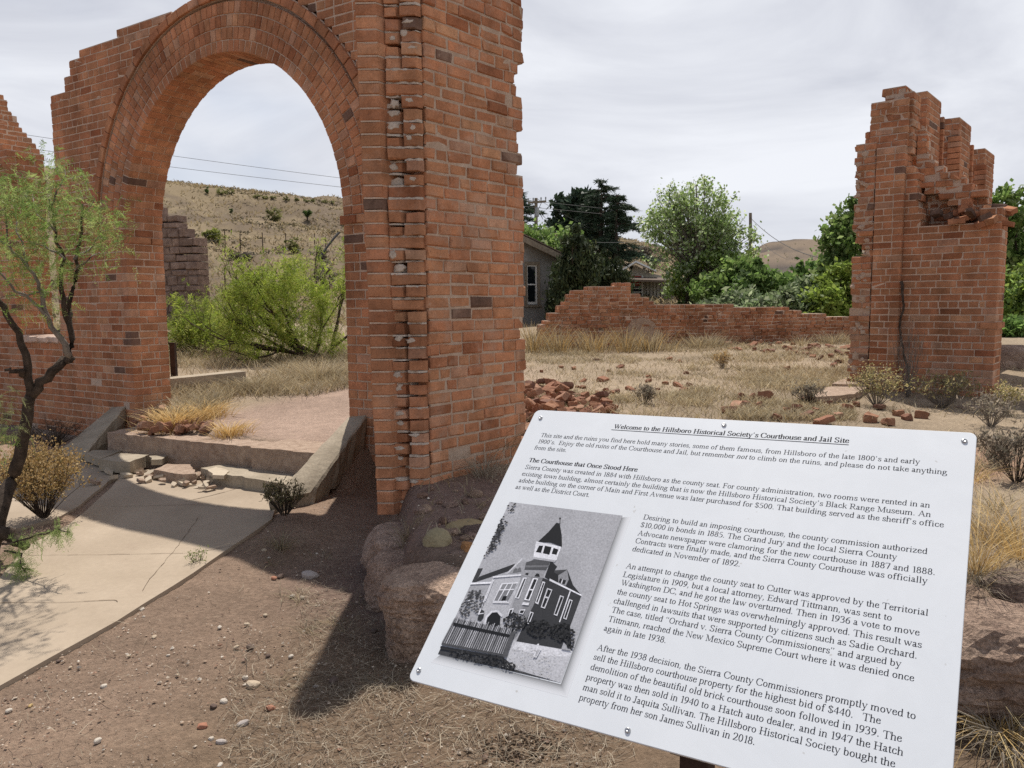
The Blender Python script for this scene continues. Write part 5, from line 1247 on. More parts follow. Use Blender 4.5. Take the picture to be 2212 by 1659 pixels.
# litter of dead stems lying on the near ground
P = near_cloud(8000, (900, 2500), (640, 1900)); P = P[NP.random(len(P)) < sstep(-1.9, -0.3, P[:, 0] + 0.45 * (3.2 - P[:, 1])) * (0.25 + 0.8 * (vnoise(P[:, 0], P[:, 1], 2.2, 9) > .42))]
P2 = near_cloud(900, (0, 1100), (700, 1700)); P2 = P2[NP.random(len(P2)) < .35]; P4 = near_cloud(2000, (1180, 1650), (700, 1400)); P = np.concatenate([P, P2, P4]); P = P[inside_dist(P[:, 0], P[:, 1]) < 0.0]
n = len(P); a = NP.uniform(0, 6.283, n); L = NP.gamma(2.2, 0.020, n) + .012; w = NP.uniform(.0005, .0013, n); z0 = hz(P[:, 0], P[:, 1]) + 0.012
dx, dy = np.cos(a) * L / 2, np.sin(a) * L / 2; nx, ny = -np.sin(a) * w, np.cos(a) * w; up = NP.uniform(0, .012, n); cv = NP.normal(0, .15, n) * L; mx_, my_ = -np.sin(a) * cv, np.cos(a) * cv
A0 = np.stack([P[:, 0] - dx, P[:, 1] - dy, z0], -1); A1 = np.stack([P[:, 0] + mx_, P[:, 1] + my_, z0 + up * .6 + .004], -1); A2 = np.stack([P[:, 0] + dx, P[:, 1] + dy, z0 + up], -1); NN = np.stack([nx, ny, 0 * nx], -1)
V3 = np.stack([np.stack([A0 - NN, A0 + NN, A1 + NN, A1 - NN], 1), np.stack([A1 - NN, A1 + NN, A2 + NN * .4, A2 - NN * .4], 1)], 1).reshape(-1, 3)
C3 = np.repeat(np.array([(.36, .295, .215), (.26, .205, .15), (.45, .385, .29), (.15, .115, .085)])[NP.choice(4, n)] * NP.uniform(.8, 1.2, (n, 1)), 2, 0)
tag(quads_mesh('dry_grass', np.concatenate([V1, V2_]), M['straw'], None, np.concatenate([C1, C2])), 'short dry straw coloured grass over the ruin floor', 'grass', kind='stuff')
tag(quads_mesh('straw_litter', V3, M['straw'], None, C3), 'dead stems and straw lying on the near ground', 'litter', kind='stuff')
# ---- tufts one can tell apart
GOLD = np.array([(.66, .46, .19), (.60, .42, .18), (.70, .54, .28), (.5, .34, .14)]); GREYD = np.array([(.34, .29, .23), (.26, .21, .16), (.42, .36, .28), (.30, .27, .2)]); OLIVE = np.array([(.34, .31, .14), (.42, .36, .17), (.26, .25, .11), (.5, .4, .2)])
def gz(p): return Vector((p.x, p.y, hz1(p.x, p.y)))
B_ = 'bunch grasses before the back wall'
for lab, x, y, h, r, nn in (('tallest bunch of yellow grass at the left end of the back wall', 1150, 722, .62, .30, 240), ('yellow bunch grass left of the plaster patch', 1205, 742, .5, .38, 260), ('wide yellow bunch grass in front of the plaster patch', 1285, 742, .48, .42, 280), ('yellow grass bunch just right of the plaster patch', 1352, 738, .55, .28, 170), ('low grey bunch right of the yellow bunches', 1400, 735, .45, .4, 260)):
    p = gz(deep(x, 700, 14.7)); tuft('bunch_grass', p, h, r, nn, lab, 'grass', B_, np.concatenate([STRAW, GOLD * .8]) if 'yellow' in lab else GREYD, .0045, .25, .35)
for i in range(14):
    x = R.uniform(1385, 1840); p = gz(deep(x, 700, np.interp(x, [1385, 1840], [15.3, 16.6]) - R.uniform(.15, .6))); tuft('bunch_grass', p, R.uniform(.22, .4), .25, 90, 'short dry grass bunch along the foot of the low back wall', 'grass', 'grass along the foot of the low wall', STRAW, .004)
for lab, x, y, h, r, nn, pal in (('golden grass mass beside the left foot inside the arch', 375, 900, .24, .24, 700, GOLD), ('golden grass behind the brick heap inside the arch', 440, 885, .22, .24, 520, GOLD), ('golden grass at the right of the brick heap inside the arch', 495, 915, .18, .14, 260, GOLD), ('pale dry grass fringe along the path behind the arch', 560, 850, .28, .5, 600, STRAW), ('pale dry grass at the right jamb beyond the path', 690, 830, .35, .6, 700, STRAW)):
    p = at(x, y, .45); tuft('grass_clump', p, h, r, nn, lab, 'grass', None, pal, .0032, .4, .45, droop=.25)
for lab, x, y, z, h, r, nn, pal, dr in (('tall yellow bunch grass at the right edge beside the sign', 2110, 1235, .36, .46, .05, 130, GOLD * .95, .3), ('second yellow bunch grass close to the right picture edge', 2205, 1190, .38, .5, .06, 110, GOLD, .3), ('curling dry grass in front of the largest boulder', 2140, 1590, .02, .3, .07, 170, GOLD * .85, .9), ('dry grass in shade at the foot of the boulders', 2190, 1640, .0, .3, .08, 150, GREYD, .6),
                                   ('dry grass at the foot of the torn brick pier beside the sign', 1045, 1015, .43, .38, .10, 150, GREYD * 1.1, .6), ('tall dead grass stalks behind the sign edge at the pier', 1075, 985, .43, .5, .08, 90, STRAW * .8, .4), ('thin grass between the pier and the round cobble', 880, 1140, .34, .16, .06, 60, STRAW * .7, .3), ('straggling dry grass under the weed by the right side wall', 608, 1165, .08, .2, .06, 110, STRAW * .8, .6), ('dry grass growing at the lower step left end', 412, 1010, .13, .14, .05, 50, STRAW, .5), ('grass blades at the right of the left jamb foot', 300, 905, .2, .22, .06, 80, STRAW * .8, .4)):
    p = at(x, y, z); tuft('grass_clump', p, h, r, nn, lab, 'grass', None, pal, .0016 if y > 1000 else .0024, .35, .5, droop=dr)
for i in range(24):
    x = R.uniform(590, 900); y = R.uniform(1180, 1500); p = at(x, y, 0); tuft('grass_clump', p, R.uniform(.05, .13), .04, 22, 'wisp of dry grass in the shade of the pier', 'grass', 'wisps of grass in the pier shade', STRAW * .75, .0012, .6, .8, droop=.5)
for i in range(16):
    x = R.uniform(2090, 2212); y = R.uniform(960, 1290); p = at(x, y, .4); tuft('grass_clump', p, R.uniform(.12, .3), .08, 60, 'dry grass among the weeds right of the sign', 'grass', 'dry grass right of the sign', R.choice([STRAW, GREYD, GOLD * .9]), .0016, .5, .6, droop=.4)

# ---- twiggy shrubs
def shrub(name, c, h, w, label, cat='shrub', stems=26, pal=OLIVE, bark=(.16, .115, .08), flowers=None, nfl=700, rr=0.0035, leafn=900, leafs=.012, group=None, seed=0, top=0.35):
    rs_ = random.Random(seed * 31 + 5); root = empty(name, c, label, cat, group); mb = MB(); tips = []
    for i in range(stems):
        a = rs_.uniform(0, 6.283); sp_ = math.sqrt(rs_.random()); d = Vector((math.cos(a) * sp_ * w, math.sin(a) * sp_ * w, h * (1 - .35 * sp_ * sp_) * rs_.uniform(.75, 1.05)))
        p0 = c + Vector((math.cos(a), math.sin(a), 0)) * .02; pts = [p0]; m1 = p0 + d * .45 + Vector((rs_.uniform(-.06, .06) * w, rs_.uniform(-.06, .06) * w, .05 * h)); pts += [m1, p0 + d]
        mb.tube(pts, [rr, rr * .7, rr * .3], 4, bark); tips.append((m1, p0 + d))
        for k in range(4):
            f = rs_.uniform(.35, .95); b = m1.lerp(p0 + d, f) if f > .5 else p0.lerp(m1, f * 2); e = b + Vector((rs_.uniform(-1, 1) * w * .35, rs_.uniform(-1, 1) * w * .35, rs_.uniform(.1, .4) * h)); mb.tube([b, e], [rr * .5, rr * .25], 3, bark, cap=False); tips.append((b, e))
    mb.build('stems', M['bark_grey'] if bark[0] > .2 else M['bark'], root)
    if leafn:
        n = leafn; idx = NP.integers(0, len(tips), n); t = NP.uniform(.2, 1.05, n)[:, None]; A = np.array([tuple(q[0]) for q in tips]); B = np.array([tuple(q[1]) for q in tips])
        P = A[idx] * (1 - t) + B[idx] * t + NP.normal(0, .012 + w * .03, (n, 3)); a = NP.normal(0, 1, (n, 3)); a[:, 2] += .8; a /= np.linalg.norm(a, axis=1)[:, None]; b = np.cross(a, NP.normal(0, 1, (n, 3))); b /= np.linalg.norm(b, axis=1)[:, None]
        s = leafs * NP.uniform(.6, 1.3, (n, 1)); V = np.stack([P - b * s * .22, P + b * s * .22, P + a * s + b * s * .08, P + a * s - b * s * .08], 1)
        quads_mesh('leaves', V.reshape(-1, 3), M['leaf'], root, pal[NP.choice(len(pal), n)] * NP.uniform(.75, 1.2, (n, 1)))
    if flowers is not None:
        n = nfl; tp = np.array([tuple(q[1]) for q in tips if q[1].z > c.z + h * top]); P = tp[NP.integers(0, len(tp), n)] + NP.normal(0, .02 + w * .05, (n, 3)); a = NP.normal(0, 1, (n, 3)); a /= np.linalg.norm(a, axis=1)[:, None]; b = np.cross(a, NP.normal(0, 1, (n, 3))); b /= np.linalg.norm(b, axis=1)[:, None]
        s = NP.uniform(.003, .007, (n, 1)); V = np.stack([P - a * s - b * s, P + a * s - b * s, P + a * s + b * s, P - a * s + b * s], 1); tag(quads_mesh('seed_heads', V.reshape(-1, 3), M['straw'], root, flowers[NP.choice(len(flowers), n)] * NP.uniform(.8, 1.2, (n, 1))), kind='stuff')
    return root
FL = np.array([(.42, .29, .13), (.50, .37, .19), (.34, .22, .09)]); YEL = np.array([(.66, .55, .22), (.58, .48, .26), (.7, .6, .34)])
shrub('rabbitbrush', at(95, 1118, .05), .44, .27, 'rounded brown gold rabbitbrush growing in the gap between the walkway slabs', stems=60, flowers=FL, nfl=3600, leafn=2600, pal=np.array([(.40, .28, .11), (.30, .24, .10), (.46, .32, .14)]), leafs=.02, seed=1)
shrub('desert_weed', at(615, 1112, .08), .22, .12, 'dark twiggy weed at the foot of the right sloping side wall', 'weed', stems=34, leafn=700, pal=np.array([(.20, .18, .09), (.28, .24, .12), (.14, .13, .07)]), leafs=.022, bark=(.09, .065, .05), seed=2)
shrub('desert_weed', at(428, 1218, .03), .075, .05, 'tiny green seedling at the edge of the walkway', 'weed', stems=10, leafn=120, pal=np.array([(.26, .30, .12)]), leafs=.014, seed=3, rr=.0016)
shrub('dead_brush', at(120, 965, .1), .26, .34, 'dark dead brush tangled below the left side wall', 'brush', stems=70, leafn=0, bark=(.08, .055, .045), seed=4, rr=.003)
shrub('dead_brush', at(330, 985, .1), .10, .12, 'small dead twigs on the flat slab by the left side wall', 'brush', stems=16, leafn=0, bark=(.3, .25, .2), seed=5, rr=.002)
for lab, x, y, z, h, w, st, pal, fl in (('yellow topped bush hugging the foot of the pilaster', 1895, 872, .47, .35, .26, 46, OLIVE * .9, YEL), ('wide grey green bush before the ruined corner wall', 2035, 885, .42, .33, .32, 60, OLIVE * .75, None), ('tall weed with pale seed head at the right foot of the ruin', 2090, 850, .42, .55, .12, 20, OLIVE * .9, YEL), ('pale flowered rabbitbrush above the sign right corner', 2168, 905, .38, .24, .16, 30, OLIVE, YEL), ('grey twiggy bush above the top right corner of the sign', 2140, 930, .38, .26, .2, 34, GREYD, None), ('dark twiggy weed in the grass above the middle of the sign', 1392, 880, .42, .18, .12, 22, GREYD * .7, None), ('dark twiggy weed beside the bricks before the ruined corner', 1748, 882, .42, .20, .16, 36, GREYD * .7, None), ('small tan weed standing alone in the grassy floor', 1560, 800, .5, .2, .15, 20, FL, None), ('low yellow weed beside the tall seed head', 2062, 862, .42, .2, .12, 16, OLIVE, YEL), ('dead vine stems hanging at the inner corner of the ruin', 1962, 850, .5, .75, .16, 30, GREYD, None), ('dark shrub at the right picture edge by the sign', 2196, 1040, .38, .3, .16, 30, GREYD * .6, None), ('small weed with grey leaves right of the sign corner', 2150, 1010, .38, .2, .12, 22, GREYD * .9, None)):
    p = gz(at(x, y, z)); shrub('weed_bush', p, h, w, lab, 'bush', stems=st, pal=pal, flowers=fl, nfl=500, leafn=0 if 'dead' in lab else int(900 * h * 2), leafs=.03, bark=(.10, .075, .055) if 'dark' in lab else (.22, .17, .12), seed=int(x), rr=.003)

# ---- mesquite: crooked trunks and feathery leaves
MESQ = np.array([(.20, .26, .075), (.26, .33, .10), (.30, .33, .12), (.16, .21, .07), (.36, .37, .16)])
def fronds(P, D, ln_, npair, lw=.0022, ll=.013, pal=MESQ, gain=.2):
    """feather leaves: rachis from P along D drooping, npair pairs of narrow leaflets"""
    n = len(P); D = D / np.linalg.norm(D, axis=1)[:, None]; S = np.cross(D, NP.normal(0, 1, (n, 3))); S /= np.linalg.norm(S, axis=1)[:, None] + 1e-9; L = ln_ * NP.uniform(.6, 1.25, (n, 1)); Q = []; nl = 0
    dr = np.array([0, 0, -1.0])
    for k in range(npair):
        t = (k + .8) / npair; c = P + D * L * t + dr * L * .35 * t * t
        for s in (-1, 1):
            a = S * s + D * .55 + NP.normal(0, .22, (n, 3)); a /= np.linalg.norm(a, axis=1)[:, None]; b = np.cross(a, D + NP.normal(0, .5, (n, 3))); b /= np.linalg.norm(b, axis=1)[:, None] + 1e-9; l = ll * (1.1 - .4 * abs(t - .5)) * NP.uniform(.75, 1.2, (n, 1))
            Q.append(np.stack([c - b * lw * .4, c + b * lw * .4, c + a * l * .6 + b * lw, c + a * l + b * lw * .2], 1)); nl += 1
    V = np.stack(Q, 1).reshape(-1, 3); base = pal[NP.choice(len(pal), n)] * NP.uniform(1 - gain, 1 + gain, (n, 1)); return V, np.repeat(base, nl, 0)
def wig(pts, amp=.03, n=3, seed=0):
    rs_ = random.Random(seed); o = []
    for a, b in zip(pts, pts[1:]):
        for k in range(n): o.append(a.lerp(b, k / n) + Vector((rs_.uniform(-amp, amp), rs_.uniform(-amp, amp), rs_.uniform(-amp, amp))) * (0 if k == 0 and a is pts[0] else 1))
    return o + [pts[-1]]
mq = empty('mesquite_tree', at(18, 1160, .02), 'young mesquite tree with crooked dark trunk leaning in at the left edge', 'tree')
mq.location.z = 0
YT = 4.75
def dm(x, y, dy=0.0): return deep(x, y, YT + dy)
mb = MB()
trunk = [deep(-30, 1215, 4.45), deep(-4, 1120, 4.55), dm(22, 1040), dm(45, 985), dm(58, 900), dm(66, 855)]
mb.tube(wig(trunk, .006, 3, 1), list(np.interp(np.linspace(0, 1, 16), [0, .3, 1], [.058, .040, .031])), 12)
mb.tube(wig([deep(-60, 1190, 4.4), deep(-10, 1150, 4.45), deep(30, 1160, 4.5), deep(55, 1180, 4.45)], .012, 3, 2), list(np.linspace(.055, .028, 10)), 9)
mb.build('trunk', M['bark'], mq, smooth=True)
def limb(mbx, pts, r0, r1, seed, n=3, amp=.012): q = wig(pts, amp, n, seed); mbx.tube(q, list(np.linspace(r0, r1, len(q))), 8); return q
mb = MB(); L_ = []
L_.append(limb(mb, [dm(66, 858), dm(60, 790, -.03), dm(40, 720, -.06), dm(8, 665, -.1), dm(-40, 620, -.15)], .026, .015, 3))
L_.append(limb(mb, [dm(60, 812), dm(35, 800, -.1), dm(10, 800, -.14)], .02, .008, 4))
L_.append(limb(mb, [dm(68, 855), dm(100, 815, .02), dm(140, 778, .05), dm(155, 770, .06)], .030, .026, 5))
L_.append(limb(mb, [dm(150, 772, .06), dm(155, 735, .08), dm(148, 690, .1), dm(152, 650, .12), dm(162, 610, .15), dm(165, 560, .1), dm(180, 500, .1), dm(178, 440, .05)], .020, .006, 6))
L_.append(limb(mb, [dm(150, 700, .1), dm(140, 655, .05), dm(132, 620, .02), dm(138, 560, 0), dm(120, 500, -.05), dm(105, 430, -.1)], .018, .005, 7))
mb.build('limb', M['bark'], mq, smooth=True)
mb = MB()
L_.append(limb(mb, [dm(150, 772, .05), dm(132, 730, 0), dm(105, 690, -.04), dm(92, 640, -.08), dm(80, 610, -.1), dm(45, 560, -.15), dm(0, 520, -.2)], .02, .006, 8))
L_.append(limb(mb, [dm(108, 694, -.04), dm(70, 650, -.1), dm(20, 615, -.2), dm(-30, 560, -.25)], .011, .005, 9))
for pts in ([(160, 560), (200, 530), (225, 500)], [(178, 470), (205, 430)], [(140, 560), (100, 530), (60, 520)], [(120, 500), (85, 470), (70, 420)], [(60, 575), (40, 500), (35, 440)], [(105, 450), (130, 400), (140, 365)], [(20, 540), (15, 470), (20, 420)], [(90, 630), (40, 640), (0, 645)], [(165, 580), (195, 560), (215, 545)]):
    L_.append(limb(mb, [dm(x, y, R.uniform(-.2, .2)) for x, y in pts], .007, .002, len(L_) + 10))
mb.build('branch', M['bark_grey'], mq, smooth=True)
# low sprig over the walkway
mb = MB(); sp1 = limb(mb, [deep(5, 1175, 4.4), deep(60, 1160, 4.3), deep(115, 1142, 4.2), deep(150, 1150, 4.1)], .006, .002, 31); sp2 = limb(mb, [deep(10, 1190, 4.35), deep(45, 1200, 4.25), deep(55, 1235, 4.15)], .006, .002, 32); mb.build('low_sprig', M['bark'], mq)
def leaf_pts(n, blobs, Y, dy):
    out = []
    for _ in range(n):
        x, y, rx, ry, w = R.choices(blobs, [b[4] for b in blobs])[0]; a = R.uniform(0, 6.283); q = math.sqrt(R.random()); out.append(tuple(deep(x + rx * q * math.cos(a), y + ry * q * math.sin(a), Y + R.uniform(-dy, dy))))
    return np.array(out)
bl = [(55, 460, 90, 90, 6), (110, 420, 70, 60, 4), (170, 470, 50, 55, 3), (215, 500, 38, 45, 2.5), (30, 540, 70, 60, 3.4), (0, 430, 60, 70, 3), (130, 380, 40, 30, .9), (150, 560, 40, 35, .8), (20, 620, 50, 40, 1.2), (-30, 520, 60, 120, 3), (85, 610, 40, 45, 1.0), (105, 640, 30, 30, .6), (0, 855, 50, 30, .5), (10, 940, 30, 40, .4)]
P = leaf_pts(130, bl, YT - .05, .42); j_ = NP.integers(0, len(P), 1150); cl_ = NP.uniform(.7, 1.15, len(P))[j_]; P = P[j_] + NP.normal(0, .07, (1150, 3)); V, C = fronds(P, NP.normal(0, 1, P.shape) + np.array([0, 0, -.15]), .10, 9, .0032, .022, MESQ * np.array([1.1, 1.25, 1.05])); C = C * np.repeat(cl_, 18)[:, None]
P2 = np.array([tuple(sp1[i].lerp(sp1[i + 1], R.random())) for i in [R.randrange(1, len(sp1) - 1) for _ in range(64)]] + [tuple(sp2[i].lerp(sp2[i + 1], R.random())) for i in [R.randrange(1, len(sp2) - 1) for _ in range(60)]])
Vb, Cb = fronds(P2, NP.normal(0, .7, P2.shape) + np.array([.1, -.1, -.5]), .10, 13, .0022, .02, np.array([(.33, .42, .15), (.27, .36, .12)]))
P3 = leaf_pts(40, [(30, 885, 45, 35, 1), (5, 850, 30, 25, 1), (-5, 905, 30, 50, 1)], 4.4, .1); Vc, Cc = fronds(P3, NP.normal(0, .7, P3.shape) + np.array([.2, 0, -.5]), .09, 12, .0016, .016, np.array([(.33, .42, .15), (.40, .42, .2)]))
quads_mesh('foliage', np.concatenate([V, Vb, Vc]), M['leaf'], mq, np.concatenate([C, Cb, Cc]))

def skeleton(mb, p, d, L, r, lvl, rs_, tips, spread=.6, n=3, upb=.1, seg=3, col=(1, 1, 1)):
    pts = [p]; q = p.copy(); dd = d.normalized()
    for i in range(seg):
        dd = (dd + Vector((rs_.uniform(-.25, .25), rs_.uniform(-.25, .25), rs_.uniform(-.12, .12) + upb * .3))).normalized(); q = q + dd * (L / seg); pts.append(q.copy())
    mb.tube(pts, list(np.linspace(r, r * .55, len(pts))), 6 if lvl > 1 else 4, col, cap=False)
    if lvl == 0: tips.append((pts[0], pts[-1])); return
    if lvl == 1: tips.append((pts[1], pts[-1]))
    for k in range(n + rs_.choice([0, 0, 1])):
        f = rs_.uniform(.45, 1.0); i = min(int(f * seg), seg - 1); b = pts[i].lerp(pts[i + 1], f * seg - i); nd = (dd + Vector((rs_.uniform(-1, 1), rs_.uniform(-1, 1), rs_.uniform(-.5, .8) + upb)) * spread).normalized()
        skeleton(mb, b, nd, L * rs_.uniform(.55, .8), r * .5, lvl - 1, rs_, tips, spread, n, upb, seg, col)
def spread_mesquite(name, base, stems, label, Lh, nfr, pal, seed, frl=.11, npair=5, lw=.006, ll=.03, leafz=0):
    rs_ = random.Random(seed); root = empty(name, base, label, 'shrub'); mb = MB(); tips = []
    for d, L, r in stems: skeleton(mb, base + Vector((rs_.uniform(-.2, .2), rs_.uniform(-.2, .2), 0)), Vector(d), L, r, 3, rs_, tips, .75, 2, .12)
    mb.build('branches', M['bark'], root, smooth=True)
    A = np.array([tuple(a) for a, b in tips]); B = np.array([tuple(b) for a, b in tips]); i = NP.integers(0, len(A), nfr); t = NP.uniform(0.1, 1.1, (nfr, 1)); P = A[i] * (1 - t) + B[i] * t + NP.normal(0, .06, (nfr, 3))
    k = P[:, 2] > base.z + leafz; P = P[k]
    V, C = fronds(P, NP.normal(0, 1, P.shape) + np.array([0, 0, -.2]), frl, npair, lw, ll, pal); quads_mesh('foliage', V, M['leaf'], root, C); return root
BM = np.array([(.27, .36, .05), (.35, .43, .07), (.21, .28, .05), (.42, .46, .12)])
bA = gz(deep(690, 775, 13.5))
STM = [((-1.0, .1, .6), 1.1, .045), ((-.5, -.2, 1.0), 1.15, .04), ((-1.0, -.2, .2), 1.3, .04), ((.35, 0, .9), 1.0, .035), ((.1, .3, 1.0), 1.1, .035), ((-.8, .3, .4), 1.2, .035), ((-.9, -.1, .35), 1.3, .035), ((.5, -.2, .7), .9, .03), ((-.2, 0, 1.0), 1.0, .03)]
def mesq2(base, stems, blobs, Y, dy, n, label, pal, seed):
    root = spread_mesquite('mesquite_bush', base, stems, label, 1, 900, pal, seed, .16, 5, .009, .05)
    rs_ = np.random.default_rng(seed); P = leaf_pts(n, blobs, Y, dy); k = rs_.integers(0, n, n // 14); j = k[rs_.integers(0, len(k), n)]; P = P[j] + rs_.normal(0, .075, (n, 3)); cl = rs_.uniform(.75, 1.2, n)[j]
    V, C = fronds(P, NP.normal(0, 1, P.shape) + np.array([0, 0, -.25]), .16, 5, .009, .048, pal); quads_mesh('leaf_sprays', V, M['leaf'], root, C * np.repeat(cl, 10)[:, None])
mesq2(bA, STM, [(560, 640, 70, 50, 5), (620, 600, 45, 50, 3), (655, 680, 75, 80, 7), (715, 630, 35, 60, 2.5), (560, 725, 80, 40, 4.5), (710, 740, 40, 40, 1.5), (640, 575, 22, 22, .8), (500, 690, 50, 40, 3)], 13.6, .8, 3800, 'large bright green mesquite bush seen through the arch', BM, 41)
mesq2(gz(deep(480, 775, 14.8)), [((-1.0, 0, .3), .75, .03), ((-.4, 0, .7), .7, .03), ((.5, .1, .8), .75, .03), ((-.9, -.2, .15), .8, .03)], [(430, 700, 55, 30, 3), (490, 680, 60, 50, 4), (420, 725, 50, 28, 2.5), (490, 735, 70, 26, 2.5), (390, 715, 25, 28, 1)], 14.8, .6, 2100, 'lower green mesquite bush at the left of the arch opening', BM * .9, 47)
# ================================================================ BACKGROUND
def leafcloud(P, size, pal, elong=1.6, up=0.0, gain=.22, droop=0.0):
    n = len(P); a = NP.normal(0, 1, (n, 3)); a[:, 2] += up - droop; a /= np.linalg.norm(a, axis=1)[:, None]; b = np.cross(a, NP.normal(0, 1, (n, 3))); b /= np.linalg.norm(b, axis=1)[:, None] + 1e-9
    s = size * NP.uniform(.6, 1.3, (n, 1)); V = np.stack([P - a * s * elong * .5, P + b * s * .5, P + a * s * elong * .5, P - b * s * .5], 1)
    return V.reshape(-1, 3), pal[NP.choice(len(pal), n)] * NP.uniform(1 - gain, 1 + gain, (n, 1))
def tree(name, base, h, label, cat, mat_leaf, pal, seed, crown, n, size, trunk_r, lvl=3, L=None, spread=.6, group=None, elong=1.5, bark='bark_grey', fuzz=.25, first=.35, up=.35, droop=0.0):
    rs_ = random.Random(seed); root = empty(name, base, label, cat, group); mb = MB(); tips = []
    top = base + UP * (h * first); mb.tube(wig([base - UP * .2, base + UP * h * first * .5, top, base + UP * h * .75 + Vector((rs_.uniform(-.2, .2), 0, 0))], .05, 2, seed), list(np.linspace(trunk_r, trunk_r * .35, 7)), 8)
    for k in range(8):
        z = h * rs_.uniform(first * .6, .72); a = k * 2.4 + rs_.uniform(-.4, .4); skeleton(mb, base + UP * z, Vector((math.cos(a), math.sin(a), up + rs_.uniform(0, .6))), (L or h * .3) * (1.1 - .5 * z / h), trunk_r * .35, lvl - 1, rs_, tips, spread, 3, .15)
    mb.build('trunk', M[bark], root, smooth=True)
    A = np.array([tuple(a) for a, b in tips]); B = np.array([tuple(b) for a, b in tips]); i = NP.integers(0, len(A), n); t = NP.uniform(0, 1.15, (n, 1)); P = A[i] * (1 - t) + B[i] * t + NP.normal(0, fuzz, (n, 3))
    V, C = leafcloud(P, size, pal, elong, droop=droop); quads_mesh('crown', V, mat_leaf, root, C); return root
def bushy(name, base, blobs, n, size, label, pal, seed, cat='bush', group=None, elong=2.4, mat='leaf', nclump=60, up=.5, trunk=True, droop=0.0):
    """crown of many leaf clumps spread through a few overlapping volumes (x, y, z, rx, ry, rz) relative to base"""
    rs_ = np.random.default_rng(seed); root = empty(name, base, label, cat, group)
    bb = np.array(blobs, float); wv = bb[:, 3] * bb[:, 4] * bb[:, 5]; wv = wv ** .8; idx = rs_.choice(len(bb), nclump, p=wv / wv.sum()); d = rs_.normal(0, 1, (nclump, 3)); d /= np.linalg.norm(d, axis=1)[:, None]; q = rs_.uniform(.25, 1, (nclump, 1)) ** .5
    Cn = bb[idx, :3] + d * q * bb[idx, 3:6]; Cn[:, 2] = np.maximum(Cn[:, 2], .12); cr_ = rs_.uniform(.12, .3, (nclump, 1)) * bb[idx, 3:6].mean(1)[:, None] * 1.15
    i = rs_.integers(0, nclump, n); P = Cn[i] + rs_.normal(0, 1, (n, 3)) * cr_[i] * np.array([1, 1, .8]) * .7 + np.array(tuple(base)); V, C = leafcloud(P, size, pal, elong, up, droop=droop); C = C * rs_.uniform(.72, 1.22, nclump)[i][:, None]
    P[:, 2] = np.maximum(P[:, 2], base.z)
    if trunk:
        mb = MB()
        for k in range(0, nclump, 3): e = Vector(Cn[k]) + base; m = base.lerp(e, .5) + Vector((rs_.uniform(-.1, .1), 0, .1)); mb.tube([base + Vector((rs_.uniform(-.1, .1), 0, -.1)), m, e], [.05, .03, .012], 5)
        mb.build('branches', M['bark'], root)
    quads_mesh('crown', V, M[mat], root, C); return root
def gd(x, Y): p = deep(x, 700, Y); return Vector((p.x, p.y, hz1(p.x, p.y)))
def zr(base, x, ytop): return deep(x, ytop, base.y).z - base.z
COT = np.array([(.38, .48, .20), (.30, .41, .14), (.58, .64, .43), (.24, .34, .11)]); DKG = np.array([(.14, .23, .06), (.18, .29, .075), (.105, .18, .05), (.24, .34, .11)]); MID = np.array([(.19, .29, .075), (.25, .36, .10), (.14, .225, .06), (.30, .38, .15)]); GRY = np.array([(.20, .27, .125), (.26, .32, .165), (.16, .215, .095), (.32, .36, .22)]); YG = np.array([(.24, .33, .06), (.30, .38, .09), (.19, .27, .05)])
NEE = np.array([(.045, .075, .042), (.06, .095, .055), (.035, .055, .032), (.08, .11, .065)]); JUN = np.array([(.045, .065, .026), (.06, .085, .032), (.032, .048, .02), (.085, .10, .045)])
# cottonwood: airy crown, pale flickering leaves
def open_tree(name, base, blobs, n, size, label, pal, seed, nclump, cr=.22, mat='leaf', tr=.15, bark='bark_grey', elong=1.2):
    """crown of small separate leaf sprays, each at the end of its own limb"""
    rs_ = np.random.default_rng(seed); root = empty(name, base, label, 'tree'); bb = np.array(blobs, float); w = (bb[:, 3] * bb[:, 4] * bb[:, 5]) ** .75; idx = rs_.choice(len(bb), nclump, p=w / w.sum()); d = rs_.normal(0, 1, (nclump, 3)); d /= np.linalg.norm(d, axis=1)[:, None]
    Cn = bb[idx, :3] + d * (rs_.uniform(.08, 1, (nclump, 1)) ** .45) * bb[idx, 3:6]; Cn[:, 2] = np.maximum(Cn[:, 2], .2); H = Cn[:, 2].max(); mb = MB(); B0 = Vector(base)
    mb.tube([B0 - UP * .2, B0 + UP * H * .3, B0 + UP * H * .62 + Vector((.1, 0, 0)), B0 + UP * H * .97], [tr, tr * .75, tr * .4, .02], 8)
    for q in Cn:
        e = Vector(q) + B0; z0 = max(.3, q[2] * .45 - .1 * math.hypot(q[0], q[1])); a = B0 + UP * z0; m = a.lerp(e, .5) + Vector((rs_.normal(0, .12), rs_.normal(0, .12), .12 * H * .3)); r_ = .012 + .018 * (1 - q[2] / H); mb.tube([a, m, e, e + (e - m) * .12 + UP * .1], [r_ * 2, r_, .010, .005], 5, cap=False)
    mb.build('trunk', M[bark], root, smooth=True)
    i = rs_.integers(0, nclump, n); P = Cn[i] + rs_.normal(0, 1, (n, 3)) * np.array([cr, cr, cr * 1.25]) * rs_.uniform(.6, 1.3, (nclump, 1))[i] + np.array(tuple(base)); V, C = leafcloud(P, size, pal, elong); quads_mesh('crown', V, M[mat], root, C * rs_.uniform(.8, 1.2, nclump)[i][:, None]); return root
b = gd(1500, 34); hh = zr(b, 1500, 385)
